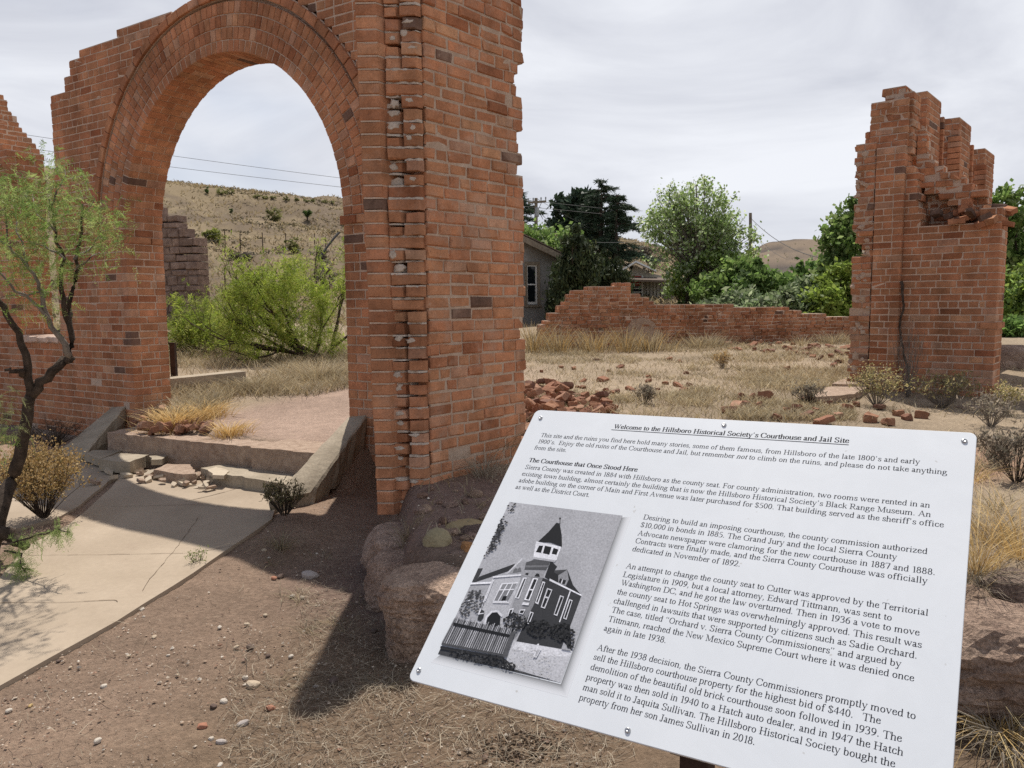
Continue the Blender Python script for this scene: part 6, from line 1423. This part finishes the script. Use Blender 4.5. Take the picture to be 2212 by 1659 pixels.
open_tree('cottonwood_tree', b, [(0, 0, hh * .48, 2.4, 1.7, hh * .26), (-.2, 0, hh * .70, 2.0, 1.4, hh * .24), (1.2, 0, hh * .52, 1.5, 1.2, hh * .22), (.45, 0, hh * .92, .7, .6, hh * .11), (-.8, 0, hh * .86, .7, .6, hh * .12), (-1.7, 0, hh * .68, .8, .8, hh * .14), (1.3, 0, hh * .78, .6, .6, hh * .10)], 12000, .105, 'airy pale green cottonwood with a loose open crown against the sky', COT, 3, 400, .15)
b2 = gd(1478, 33.5); bushy('cottonwood_shoots', b2, [(0, 0, 1.0, .9, 1, 1.0), (1.0, .3, 1.6, 1.1, 1, 1.4), (2.0, 0, 1.5, 1.1, 1, 1.3)], 6500, .13, 'lower yellow green foliage of young trees at the foot of the cottonwood', np.concatenate([COT, YG]), 31, 'shrub', elong=1.3, nclump=70)
# row of bushes behind the low wall
RW = 'bushes behind the low wall'
for x, Y, yt, wd, pal, sd, lab, n in ((1600, 24, 630, 1.25, GRY, 1, 'grey green feathery bush left of centre behind the low wall', 6500), (1690, 22.5, 622, 1.1, GRY * .9, 2, 'denser grey green bush to its right behind the low wall', 6000), (1760, 24, 600, 1.2, GRY, 3, 'tall grey green bush near the ruined corner', 6000), (1815, 21.5, 560, .85, YG, 4, 'bright yellow green bush touching the left edge of the ruined corner', 5200), (1660, 30, 560, 1.7, DKG, 5, 'dark green broadleaf bush behind the feathery bushes', 5500), (1585, 31, 545, 1.4, MID, 6, 'mid green bush beside the foot of the cottonwood', 5200), (1745, 31, 560, 1.5, DKG, 7, 'dark green bush behind the tall grey green one', 5000), (1790, 38, 545, 1.4, MID, 8, 'pale grown shrub on the slope left of the ruined corner', 2600), (1530, 23.5, 668, .55, GRY * .9, 9, 'lowest feathery bush at the left end of the bush row', 2400)):
    b = gd(x, Y); hh = zr(b, x, yt); bushy('bush', b, [(0, 0, hh * .45, wd, .8, hh * .45), (wd * .5, 0, hh * .35, wd * .7, .7, hh * .36), (-wd * .5, 0, hh * .32, wd * .7, .7, hh * .33), (0, 0, hh * .72, wd * .6, .5, hh * .26)], n, .085 if Y < 28 else .13, lab, pal, sd, group=RW, elong=3.0 if pal is GRY else 1.8, nclump=80)
# green tree behind the ruined corner, both sides
b = gd(1835, 26); hh = zr(b, 1835, 425); bushy('leafy_tree', b, [(0, 0, hh * .55, .95, .9, hh * .38), (.3, 0, hh * .8, .7, .7, hh * .2), (-.35, 0, hh * .4, .7, .7, hh * .3)], 9000, .13, 'tall green leafy tree peeking out left of the ruined corner', MID * .9, 12, 'tree', elong=1.5, nclump=110)
b = gd(2185, 27); hh = zr(b, 2185, 398); bushy('leafy_tree', b, [(0, 0, hh * .55, .9, .8, hh * .36), (-.4, 0, hh * .78, .6, .6, hh * .2), (.5, 0, hh * .35, .7, .6, hh * .3)], 8000, .13, 'tall green leafy tree right of the ruined corner', MID, 13, 'tree', elong=1.5, nclump=100)
b = gd(2190, 20); hh = zr(b, 2190, 560); bushy('bush', b, [(0, 0, hh * .5, .8, .7, hh * .45), (.6, 0, hh * .4, .6, .6, hh * .4)], 5000, .09, 'bright green bush at the right edge behind the ruined corner', np.concatenate([YG, MID]), 14, group='green bushes right of the ruin', elong=1.8)
b = gd(2200, 18); hh = zr(b, 2200, 690); bushy('bush', b, [(0, 0, hh * .5, .6, .5, hh * .5)], 3000, .07, 'low dark green bush at the right edge below the brighter one', DKG * 1.1, 15, group='green bushes right of the ruin', elong=2.0)
# deodar cedars
def conifer(name, base, h, Wd, label, seed, dens=1.0, lo=.12, pal=NEE, asym=0.0, hang=.5):
    """open cedar: tiers of flat drooping boughs with gaps of sky between them"""
    rs_ = random.Random(seed); root = empty(name, base, label, 'tree'); mb = MB(); mb.tube([base, base + UP * h * .5, base + UP * h], [.22, .13, .02], 8); PP = []; DD = []
    nl = int(17 * dens)
    for i in range(nl):
        f = lo + (1 - lo) * (i / nl) ** .9; z = h * f; r0 = Wd * (1 - f) ** .7 + .25
        for k in range(rs_.choice([3, 4, 4])):
            a = rs_.uniform(0, 6.283); L = r0 * rs_.uniform(.45, 1.2) * (1 + asym * math.cos(a)); s = base + UP * (z + rs_.uniform(-.12, .12)); d = Vector((math.cos(a), math.sin(a), rs_.uniform(.02, .3))); tip = s + d * L + UP * (-.22 * L); pts = [s, s + d * L * .55, tip]
            mb.tube(pts, [.04, .028, .008], 4, cap=False); sdv = Vector((-d.y, d.x, 0)); m = int(34 * L) + 8
            for q in range(m):
                t = .1 + .92 * rs_.random() ** .8; p = pts[0].lerp(pts[1], t * 2) if t < .5 else pts[1].lerp(pts[2], t * 2 - 1); w_ = rs_.gauss(0, .13 * L * math.sin(min(1, t) * 2.6 + .3)); PP.append(tuple(p + sdv * w_ - UP * (abs(w_) * .25 + abs(rs_.gauss(0, .05))))); DD.append(tuple(d * .8 + sdv * w_ * 1.5 + Vector((0, 0, -hang * rs_.random()))))
    mb.build('trunk', M['bark'], root); P = np.array(PP); D = np.array(DD); D /= np.linalg.norm(D, axis=1)[:, None]; n = len(P); P = np.repeat(P, 3, 0) + NP.normal(0, 1, (n * 3, 3)) * np.array([.06, .06, .025]); D = np.repeat(D, 3, 0) + NP.normal(0, .35, (n * 3, 3)); b = np.cross(D, NP.normal(0, 1, D.shape)); b /= np.linalg.norm(b, axis=1)[:, None]; s = NP.uniform(.12, .28, (n * 3, 1))
    V = np.stack([P - b * s * .14, P + b * s * .14, P + D * s + b * s * .05, P + D * s - b * s * .05], 1).reshape(-1, 3); quads_mesh('crown', V, M['needle'], root, pal[NP.choice(len(pal), n * 3)] * NP.uniform(.75, 1.25, (n * 3, 1))); return root
b = gd(1298, 52); conifer('deodar_cedar', b, zr(b, 1298, 386), 2.6, 'tallest dark cedar with drooping layered branches and a bent tip', 5, 1.1, .25)
b = gd(1330, 51); conifer('deodar_cedar', b, zr(b, 1330, 418), 2.3, 'slightly lower dark cedar leaning right of the tallest one', 6, 1.0, .22, asym=.35)
b = gd(1252, 55); hh = zr(b, 1252, 408); bushy('pine_tree', b, [(0, 0, hh * .8, 1.5, 1.2, hh * .2), (-.8, 0, hh * .6, 1.5, 1.2, hh * .2), (.4, 0, hh * .5, 1.6, 1.2, hh * .28)], 6000, .24, 'rounded dark pine left of the tall cedars', NEE * 1.1, 21, 'tree', elong=2.2, nclump=90, mat='needle')
b = gd(1115, 48); conifer('deodar_cedar', b, zr(b, 1108, 395), 3.0, 'dark cedar half hidden behind the right edge of the torn pier', 8, 1.0, .3, hang=.3)
b = gd(1165, 40); hh = zr(b, 1165, 468); bushy('leafy_tree', b, [(0, 0, hh * .6, 2.1, 1.2, hh * .32), (1.0, 0, hh * .5, 1.6, 1.2, hh * .35), (-1.0, 0, hh * .5, 1.6, 1.2, hh * .35)], 9000, .16, 'bright green leafy tree behind the grey house', MID * 1.05, 22, 'tree', elong=1.5, nclump=110)
# junipers in front
for x, Y, yt, wd, sd, lab in ((1245, 24.5, 478, .85, 23, 'tall dense dark juniper beside the grey house'), (1312, 26, 530, .75, 24, 'shorter dark juniper right of the tall one'), (1328, 27, 590, .4, 25, 'lowest dark juniper in front of the white roofed shed'), (1212, 25.2, 560, .34, 26, 'narrow dark juniper against the house corner')):
    b = gd(x, Y); hh = zr(b, x, yt); bushy('juniper', b, [(0, 0, hh * .3, wd, .8, hh * .3), (.1, 0, hh * .55, wd * .8, .7, hh * .25), (-.1, 0, hh * .8, wd * .45, .4, hh * .2)], int(17000 * wd), .055, lab, JUN, sd, 'tree', 'junipers beside the grey house', elong=3.2, nclump=int(110 * wd), mat='needle', up=1.4)

# ---- grey stucco house with one sash window
hs = gd(1165, 25.5); house = empty('stucco_house', hs, 'small grey stucco house with a rusty sloping roof edge and one tall window', 'house')
M['stucco'] = simple('stucco', [(0.3, (.20, .19, .175)), (0.55, (.27, .26, .245)), (0.75, (.33, .31, .29))], 1.4, .95, .5, 30, .01)
M['white_paint'] = simple('white_paint', [(0.3, (.60, .59, .56)), (0.7, (.76, .75, .72))], 9, .6, .2, 60, .003)
M['roofing'] = simple('roofing', [(0.3, (.10, .075, .06)), (0.7, (.19, .145, .115))], 9, .85, .4, 40, .01)
gl = MT('window_glass', .06, .5); gl.color((.012, .014, .017)); M['glass'] = gl.m
h0 = deep(1000, 655, 24.4); h1 = deep(1206, 655, 26.4); h0.z = h1.z = 0; he = (h1 - h0).normalized(); hn = Vector((he.y, -he.x, 0)); HL = (h1 - h0).length
ztl = deep(1000, 458, 24.4).z; ztr = deep(1206, 558, 26.4).z; zb = .6
def hp(x): # distance along the wall for a photo column
    d = ray(x, 655); A = np.array([[d.x, -he.x], [d.y, -he.y]]); s_ = np.linalg.solve(A, np.array([h0.x, h0.y])); return s_[1]
def hq(s, z, d=0): return h0 + he * s + hn * d + UP * z
dp_ = deep(1165, 655, 25.5).y
def hz_at(x, y): s_ = hp(x); p = h0 + he * s_; return deep(x, y, p.y).z
mb = MB(); ws0, ws1 = hp(1138.5), hp(1161.5); wz0, wz1 = hz_at(1150, 657), hz_at(1150, 572)
zt_ = lambda s: ztl + (ztr - ztl) * s / HL
def wallpiece(s0, s1, z0, z1a, z1b, d0=0.0, d1=-.25): mb.hexa([hq(s0, z0, d0), hq(s1, z0, d0), hq(s1, z0, d1), hq(s0, z0, d1), hq(s0, z1a, d0), hq(s1, z1b, d0), hq(s1, z1b, d1), hq(s0, z1a, d1)])
wallpiece(0, ws0, zb, zt_(0), zt_(ws0)); wallpiece(ws1, HL, zb, zt_(ws1), zt_(HL)); wallpiece(ws0, ws1, zb, wz0, wz0); wallpiece(ws0, ws1, wz1, zt_(ws0), zt_(ws1))
dpt = 7.0
mb.hexa([hq(HL - .25, zb, -.25), hq(HL, zb, -.25), hq(HL, zb, -dpt), hq(HL - .25, zb, -dpt), hq(HL - .25, zt_(HL), -.25), hq(HL, zt_(HL), -.25), hq(HL, zt_(HL), -dpt), hq(HL - .25, zt_(HL), -dpt)])
mb.hexa([hq(0, zb, -.25), hq(.25, zb, -.25), hq(.25, zb, -dpt), hq(0, zb, -dpt), hq(0, zt_(0), -.25), hq(.25, zt_(0), -.25), hq(.25, zt_(0), -dpt), hq(0, zt_(0), -dpt)])
mb.build('wall', M['stucco'], house)
mb = MB(); ov = .35
for lo_, hi_, d0, d1 in ((.02, .10, .30, -dpt - .3), (.10, .14, .36, -dpt - .36)):
    mb.hexa([hq(-ov, zt_(-ov) + lo_, d0), hq(HL + ov, zt_(HL + ov) + lo_, d0), hq(HL + ov, zt_(HL + ov) + lo_, d1), hq(-ov, zt_(-ov) + lo_, d1), hq(-ov, zt_(-ov) + hi_, d0), hq(HL + ov, zt_(HL + ov) + hi_, d0), hq(HL + ov, zt_(HL + ov) + hi_, d1), hq(-ov, zt_(-ov) + hi_, d1)])
rf = mb.build('roof', M['roofing'], house)
mb = MB(); mb.hexa([hq(-ov, zt_(-ov) - .13, .38), hq(HL + ov, zt_(HL + ov) - .13, .38), hq(HL + ov, zt_(HL + ov) - .13, .34), hq(-ov, zt_(-ov) - .13, .34), hq(-ov, zt_(-ov) + .06, .38), hq(HL + ov, zt_(HL + ov) + .06, .38), hq(HL + ov, zt_(HL + ov) + .06, .34), hq(-ov, zt_(-ov) + .06, .34)])
mb.build('fascia_board', M['wood'], rf)
mb = MB()
def bar(s0, s1, z0, z1, d0, d1): mb.hexa([hq(s0, z0, d0), hq(s1, z0, d0), hq(s1, z0, d1), hq(s0, z0, d1), hq(s0, z1, d0), hq(s1, z1, d0), hq(s1, z1, d1), hq(s0, z1, d1)])
e_ = .085; bar(ws0 - e_, ws0, wz0 - .03, wz1 + .1, .03, -.1); bar(ws1, ws1 + e_, wz0 - .03, wz1 + .1, .03, -.1); bar(ws0, ws1, wz1, wz1 + .1, .032, -.1)
win = mb.build('window', M['wood'], house)
mb = MB(); bar(ws0 - .12, ws1 + .12, wz0 - .09, wz0 - .03, .08, -.1); mb.build('sill', M['wood'], win)
mb = MB(); f = .055; zm = (wz0 + wz1) / 2
bar(ws0, ws0 + f, wz0, wz1, -.03, -.08); bar(ws1 - f, ws1, wz0, wz1, -.03, -.08); bar(ws0 + f, ws1 - f, wz1 - f, wz1, -.03, -.08); bar(ws0 + f, ws1 - f, wz0, wz0 + f + .02, -.03, -.08); bar(ws0 + f, ws1 - f, zm - .02, zm + .02, -.028, -.08)
mb.build('sash', M['white_paint'], win)
mb = MB(); bar(ws0 + .02, ws1 - .02, wz0 + .02, wz1 - .02, -.06, -.066); mb.build('pane', M['glass'], win)

# ---- shed with white gable roof, porch, red boards and pipe rail
ss = gd(1370, 42); shed = empty('white_roofed_shed', ss, 'low tan shed with white gable roof and red boards above its porch', 'shed')
M['siding'] = simple('siding', [(0.3, (.42, .39, .33)), (0.7, (.52, .48, .41))], 4, .8, .1, 40, .003); M['white_roof'] = simple('white_roof', [(0.3, (.74, .75, .76)), (0.7, (.82, .82, .82))], 4, .5, .1, 30, .003); M['red_paint'] = simple('red_paint', [(0.3, (.30, .04, .03)), (0.7, (.40, .07, .05))], 8, .6, .2, 40, .003); M['dark_in'] = simple('dark_interior', [(0.3, (.02, .02, .025)), (0.7, (.04, .04, .05))], 5, .8, 0)
SY = 42.0
def sq(x, y, dY=0): return deep(x, y, SY + dY)
def quadp(mbx, pts, dY0=0, th=.12):
    a = [sq(x, y, dY0) for x, y in pts]; bq = [p + Vector((0, th, 0)) for p in a]; k = len(a)
    mbx.add(a + bq, [tuple(range(k)), tuple(range(k, 2 * k))[::-1]] + [(i, (i + 1) % k, k + (i + 1) % k, k + i) for i in range(k)])
mb = MB(); quadp(mb, [(1347, 600), (1347, 665), (1600, 668), (1600, 610), (1450, 600), (1405, 590), (1374, 573)], .3); quadp(mb, [(1500, 625), (1500, 668), (1560, 668), (1560, 625)], -1, .2)
for i in range(9): x = 1398 + i * 7.5; mb.tube([sq(x, 600, .26), sq(x, 664, .26)], [.03, .03], 4)
mb.build('wall', M['siding'], shed)
def prism(mbx, quad, back):                             # sloping roof sheet running back from a front edge
    a = [sq(x, y, dY) for x, y, dY in quad]; mbx.hexa(a + [p + UP * .10 for p in a])
mb = MB(); prism(mb, [(1336, 590, -.4), (1374, 567, -.4), (1374, 569, 9), (1336, 592, 9)], 0); prism(mb, [(1374, 567, -.4), (1418, 587, -.4), (1418, 589, 9), (1374, 569, 9)], 0)
prism(mb, [(1280, 588, .6), (1336, 590, .6), (1345, 578, 4), (1290, 576, 4)], 0)
mb.build('roof', M['white_roof'], shed)
mb = MB(); prism(mb, [(1346, 607, -1.6), (1450, 610, -1.6), (1450, 604, .2), (1346, 602, .2)], 0); mb.build('porch_roof', M['roofing'], shed)
mb = MB()
for y0, y1 in ((596, 604), (609, 617)): quadp(mb, [(1349, y0), (1349, y1), (1386, y1), (1386, y0)], .1, .08)
rbd = mb.build('red_board', M['red_paint'], shed)
mb = MB(); 
for x0, x1, y in ((1354, 1362, 600), (1365, 1380, 600.5), (1356, 1384, 613)): quadp(mb, [(x0, y - .9), (x0, y + .9), (x1, y + .9), (x1, y - .9)], .04, .05)
mb.build('white_streak', M['white_paint'], rbd)
mb = MB(); quadp(mb, [(1349, 620), (1349, 660), (1388, 660), (1388, 620)], .12, .1); mb.build('opening', M['dark_in'], shed)
mb = MB()
for y in (623, 631, 640): quadp(mb, [(1350, y - 1.2), (1350, y + 1.2), (1386, y + 1.2), (1386, y - 1.2)], .02, .06)
quadp(mb, [(1386, 596), (1386, 660), (1389, 660), (1389, 596)], .0, .1); mb.build('shelf', M['white_paint'], shed)
mb = MB(); quadp(mb, [(1352, 650), (1352, 659), (1384, 659), (1384, 650)], -.3, .4); mb.build('blue_tarp', simple('blue_tarp', [(0.3, (.02, .03, .09)), (0.7, (.04, .05, .14))], 9, .6, .2), shed)
rail = empty('pipe_rail', deep(1430, 660, 38), 'dark pipe railing with a brown panel in front of the shed', 'railing')
rail.location.z = hz1(rail.location.x, rail.location.y); mb = MB()
for y in (657, 681): mb.tube([deep(1345, y - 1, 38), deep(1500, y, 38)], [.035, .035], 5)
mb.build('rail', M['iron'], rail)
for x in (1352, 1390, 1446, 1498): mb = MB(); a = deep(x, 656, 38); mb.tube([a, Vector((a.x, a.y, hz1(a.x, a.y) - .1))], [.035, .035], 5); mb.build('rail_post', M['iron'], rail)
mb = MB(); a = [deep(x, y, 38.1) for x, y in ((1391, 664), (1391, 679), (1440, 680), (1440, 665))]; mb.hexa(a + [p + Vector((0, .06, 0)) for p in a]); mb.build('brown_panel', M['roofing'], rail)

# ---- utility poles and wires
def pole(x, ytop, Y, label, arm=None, tr=False, rad_=.13):
    b = gd(x, Y); t = deep(x, ytop, Y); root = empty('utility_pole', b, label, 'utility pole'); mb = MB(); mb.tube([b - UP * .3, b.lerp(t, .5), t], [rad_, rad_ * .9, rad_ * .75], 8); mb.build('pole', M['wood'], root)
    if arm:
        mb = MB(); a = deep(arm[0], arm[2], Y - .1); c = deep(arm[1], arm[3], Y - .1); d = (c - a).normalized(); s = Vector((-d.y, d.x, 0)) * .05; mb.hexa([a - s - UP * .06, c - s - UP * .06, c + s - UP * .06, a + s - UP * .06, a - s + UP * .06, c - s + UP * .06, c + s + UP * .06, a + s + UP * .06]); mb.build('crossarm', M['wood'], root)
        for f in (.03, .3, .72, .97): mb = MB(); q = a.lerp(c, f); mb.tube([q + UP * .05, q + UP * .2, q + UP * .26], [.02, .05, .03], 6); mb.build('insulator', M['metal'], root)
        for f in (.25, .75): mb = MB(); q = a.lerp(c, f); mb.tube([q - UP * .03, Vector((t.x, t.y - .12, q.z - .7))], [.02, .02], 4); mb.build('brace', M['iron'], root)
    if tr:
        mb = MB(); q = deep(x + 2, 468, Y - .26); mb.tube([q - UP * .02, q + UP * .02, q + UP * .48, q + UP * .52, q + UP * .53], [.08, .12, .12, .09, .02], 12); mb.build('transformer', M['metal'], root)
    return t
tA = pole(1158, 428, 46, 'wooden utility pole with crossarm and grey transformer beside the torn pier', (1140, 1180, 438, 435), True)
tB = pole(1621, 460, 52, 'bare wooden pole standing right of the cottonwood')
def cable(label, a, c, sag, r=.014, name='power_line', group=None):
    mb = MB(); pts = [a.lerp(c, i / 24) - UP * (sag * 4 * (i / 24) * (1 - i / 24)) for i in range(25)]; mb.tube(pts, [r] * 25, 4); return tag(mb.build(name, M['wire']), label, 'wire', group)
cable('upper thin power wire crossing the sky behind the arch', deep(-200, 252, 46), deep(1300, 450, 46), .25, .012, group='power wires behind the arch'); cable('lower thin power wire crossing the sky behind the arch', deep(-200, 284, 46), deep(1300, 462, 46), .25, .012, group='power wires behind the arch')
cable('upper wire running from the crossarm pole behind the cedars', tA + UP * .0, deep(1450, 560, 60), .4, .011); cable('lower wire running level behind the cedars to the cottonwood', deep(1160, 520, 46), deep(1520, 516, 46), .15, .011); cable('wire dropping from the bare pole to the right', tB - UP * .3, deep(1790, 560, 40), .5, .02); cable('second fainter wire dropping from the bare pole', tB - UP * .9, deep(1700, 560, 46), .3, .011); cable('service wire dropping from the crossarm pole to the house', deep(1160, 478, 45.8), deep(1206, 562, 25.2), .3, .009)

# ---- behind the arch: stone ruin, curb, post, fences, hillside plants
sr = gd(330, 30); mb = MB(); rs_ = random.Random(77)
a0, a1 = deep(300, 600, 27), deep(431, 600, 26.2); a0.z = a1.z = 0; se = (a1 - a0).normalized(); sn = Vector((se.y, -se.x, 0)); SL = (a1 - a0).length; z = .7; k = 0
zt_st = lambda s: deep(300 + s / SL * 131, np.interp(300 + s / SL * 131, [300, 360, 366, 384, 398, 403, 412, 428, 431], [430, 452, 457, 462, 468, 490, 500, 520, 530]), 26.5).z
while z < 5.5:
    H = rs_.uniform(.2, .34); s = 0
    while s < SL - .05:
        L = min(rs_.uniform(.25, .65), SL - s + (rs_.uniform(-.05, .06)));
        if SL - s - L < .15: L = SL - s
        if z + H * .5 < zt_st(min(s + L * .5, SL)): brick(mb, a0 + se * s + UP * z, se, UP, sn, L - .03, H - .03, .5, (lambda q: (q, q * .93, q * .93))(rs_.uniform(.7, 1.0)), .022, .03, rs_.uniform(-.03, .03))
        s += L
    z += H; k += 1
mb.hexa([a0 + se * s - sn * d + UP * h for h in (.6, zt_st(0) - .9) for s, d in ((.04, .04), (SL - 1.0, .04), (SL - 1.0, .46), (.04, .46))], (.6, .58, .58), 0); mb.hexa([a0 + se * s - sn * d + UP * h for h in (.6, 2.6) for s, d in ((SL - 1.0, .04), (SL - .04, .04), (SL - .04, .46), (SL - 1.0, .46))], (.6, .58, .58), 0)
tag(mb.build('stone_wall', M['stone']), 'dark ruined stone wall end seen through the left of the arch', 'stone wall')
beam('low_concrete_wall', deep(360, 817, 9.3), deep(522, 801, 9.9), .13, .5, 'concrete_grey', 'low concrete wall stub in the grass seen through the arch', 'wall stub')
mb = MB(); a = deep(372, 740, 9.6); mb.box(Vector((a.x, a.y, hz1(a.x, a.y) - .1)), Vector((1, 0, 0)), Vector((0, 1, 0)), UP, .03, .02, a.z - hz1(a.x, a.y) + .1); mb.box(Vector((a.x + .02, a.y + .02, hz1(a.x, a.y) - .1)), Vector((1, 0, 0)), Vector((0, 1, 0)), UP, .008, .03, a.z - hz1(a.x, a.y) + .07); tag(mb.build('iron_post', M['iron']), 'dark rusty iron post beside the left jamb of the arch', 'post')
def fence(label, pts, hp_, wires):
    q = [ground_pt(x, y) for x, y in pts]; root = empty('wire_fence', q[0], label, 'fence'); tops = []
    for p in q: mb = MB(); mb.tube([p - UP * .2, p + UP * hp_], [.035, .03], 5); mb.build('fence_post', M['iron'], root); tops.append(p)
    mb = MB()
    for w in wires:
        for a, c in zip(q, q[1:]): mb.tube([a + UP * w, a.lerp(c, .5) + UP * (w - .03), c + UP * w], [.006] * 3, 3, cap=False)
    mb.build('fence_wire', M['wire'], root)
fence('thin wire fence with dark posts crossing the dry hillside', [(330, 540), (388, 548), (418, 541), (445, 549), (487, 541), (520, 546), (568, 545), (618, 542), (680, 545), (704, 552), (745, 550)], 1.3, (.4, .8, 1.2))
fence('lower wire fence with short dark posts beyond the mesquite', [(340, 655), (383, 668), (436, 640), (487, 628), (512, 632), (560, 630)], 1.1, (.35, .7, 1.0))
# hillside grass (uncountable) and the plants one can count
n = 36000; az = NP.uniform(rad(-40), rad(30), n); r = 26 + 95 * NP.random(n) ** 1.15; x = r * np.sin(az); y = r * np.cos(az); k = (vnoise(x, y, .16, 5) * .6 + vnoise(x, y, .6, 6) * .4) > .38; x, y, r = x[k], y[k], r[k]
Pt = np.stack([x, y, hz(x, y)], -1); V, C = blades(Pt, .22 + .22 * vnoise(x, y, .3, 3), .012 + .0006 * r, .45, .5, STRAW * np.array([.9, .87, .8])); tag(quads_mesh('hill_grass', V, M['straw'], None, C), 'dry grass over the hillside', 'grass', kind='stuff')
n = 8000; az = NP.uniform(rad(-40), rad(30), n); r = 26 + 92 * NP.random(n); x = r * np.sin(az); y = r * np.cos(az); k = vnoise(x, y, .12, 15) > .46; x, y, r = x[k], y[k], r[k]; P = np.stack([x, y, hz(x, y)], -1); Vv = []; Cv = []
P = np.repeat(P, 10, 0) + NP.normal(0, 1, (len(P) * 10, 3)) * np.array([.22, .22, .10]); P[:, 2] = np.maximum(P[:, 2], hz(P[:, 0], P[:, 1]) + .02); V, C = leafcloud(P, .13, np.array([(.10, .085, .05), (.15, .12, .075), (.075, .065, .045), (.2, .17, .09)]), 1.5); tag(quads_mesh('hill_scrub', V, M['leaf'], None, C), 'low dark scrub and stones over the hillside', 'scrub', kind='stuff')
HS = np.array([(.20, .20, .07), (.26, .25, .10), (.15, .16, .06)])
def hshrub(x, y, w, h, label, pal, group=None, n=500, cat='shrub', trunk=False, name='hill_shrub'):
    p = ground_pt(x, y); s_ = math.hypot(p.x, p.y) / F; W_, H_ = w * s_ / 2, h * s_; b = bushy(name, p, [(0, 0, H_ * (.75 if trunk else .5), W_, W_ * .8, H_ * (.3 if trunk else .5))], n, max(.09, W_ * .14), label, pal, int(x), cat, group, nclump=16, trunk=True, elong=1.8); return b
hshrub(664, 476, 20, 20, 'small dark round tree alone on the hillside', DKG * .55, cat='tree', trunk=True, n=900, name='hill_tree'); hshrub(592, 478, 34, 28, 'rounded olive bush in the middle of the hillside', HS, n=900); hshrub(465, 522, 46, 24, 'yellow green spreading bush on the left of the hillside', HS * np.array([1.2, 1.3, .9]), n=900)
hshrub(447, 418, 8, 14, 'dark yucca standing on the skyline at the left', DKG * .6, n=250, name='yucca'); hshrub(478, 420, 24, 12, 'pale thin shrub on the skyline beside the yucca', HS * 1.2, n=300); hshrub(498, 421, 18, 11, 'smaller pale shrub on the skyline to its right', HS * 1.2, n=240)
for i, x in enumerate((555, 575, 590, 618, 640, 662, 676, 700, 716)): hshrub(x, np.interp(x, [440, 730], [419, 441]) + 1, R.uniform(9, 20), R.uniform(5, 9), 'tiny shrub on the skyline at the right of the arch opening', HS, 'skyline shrubs', n=160)
hshrub(500, 462, 7, 12, 'short dark yucca low on the hillside left of centre', DKG * .6, n=160, name='yucca'); hshrub(690, 560, 40, 26, 'grey shrub above the mesquite at the right', GREYD * .9, n=700); hshrub(632, 548, 40, 34, 'olive bare branched shrub above the mesquite', HS * .9, n=600); hshrub(432, 600, 30, 30, 'grey bush beside the stone ruin', GREYD * .8, n=700); hshrub(545, 628, 60, 34, 'brown brush pile on the slope beyond the lower fence', GREYD * .6, n=900); hshrub(610, 640, 60, 30, 'olive weeds beyond the lower fence', OLIVE * .7, n=900); hshrub(520, 560, 50, 12, 'flat dark brush heap in the middle of the slope', GREYD * .5, n=500); hshrub(700, 620, 50, 60, 'grey brown bare shrub behind the right of the mesquite', GREYD * .7, n=700)
for x, y, w, h in ((1240 + 120, 545, 26, 14), (1415, 575, 40, 22), (1390, 552, 50, 20), (1400, 590, 30, 12)): hshrub(x, y, w, h, 'dark brush on the yellow slope between cedar and cottonwood', GREYD * .45, 'brush on the yellow slope', n=500)
for i in range(46):
    x = R.uniform(1625, 1845); y = R.uniform(525, 575); hshrub(x, y, R.uniform(3, 8), R.uniform(2, 4), 'dark dot of scrub on the far brown hill', DKG * .5, 'scrub dots on the far hill', n=24)
# pale road cut and dead branches on the hill
beam('pale_plank', ground_pt(612, 545) + UP * .3, ground_pt(645, 546) + UP * .3, .1, .2, 'white_paint', 'pale board lying on the hillside above the mesquite', 'board')
cable('dark fallen branch leaning on the slope at the right jamb', ground_pt(690, 566) + UP * .2, ground_pt(735, 566) + UP * 1.9, -.1, .07, 'fallen_branch'); 
# brown vine hanging on the inner corner of the ruin
pts = [RQ + RT * s + RN * .09 + UP * z for s, z in ((.02, 1.72), (.03, 1.60), (.06, 1.45), (.02, 1.25), (.03, 1.1), (.08, .9), (.13, .72), (.17, .5))]
mb = MB(); mb.tube(wig(pts, .008, 3, 9), [.018] * 3 + [.013] * 19, 6); tag(mb.build('hanging_cable', M['bark']), 'brown dead vine hanging down the inner corner of the ruined wall', 'vine')
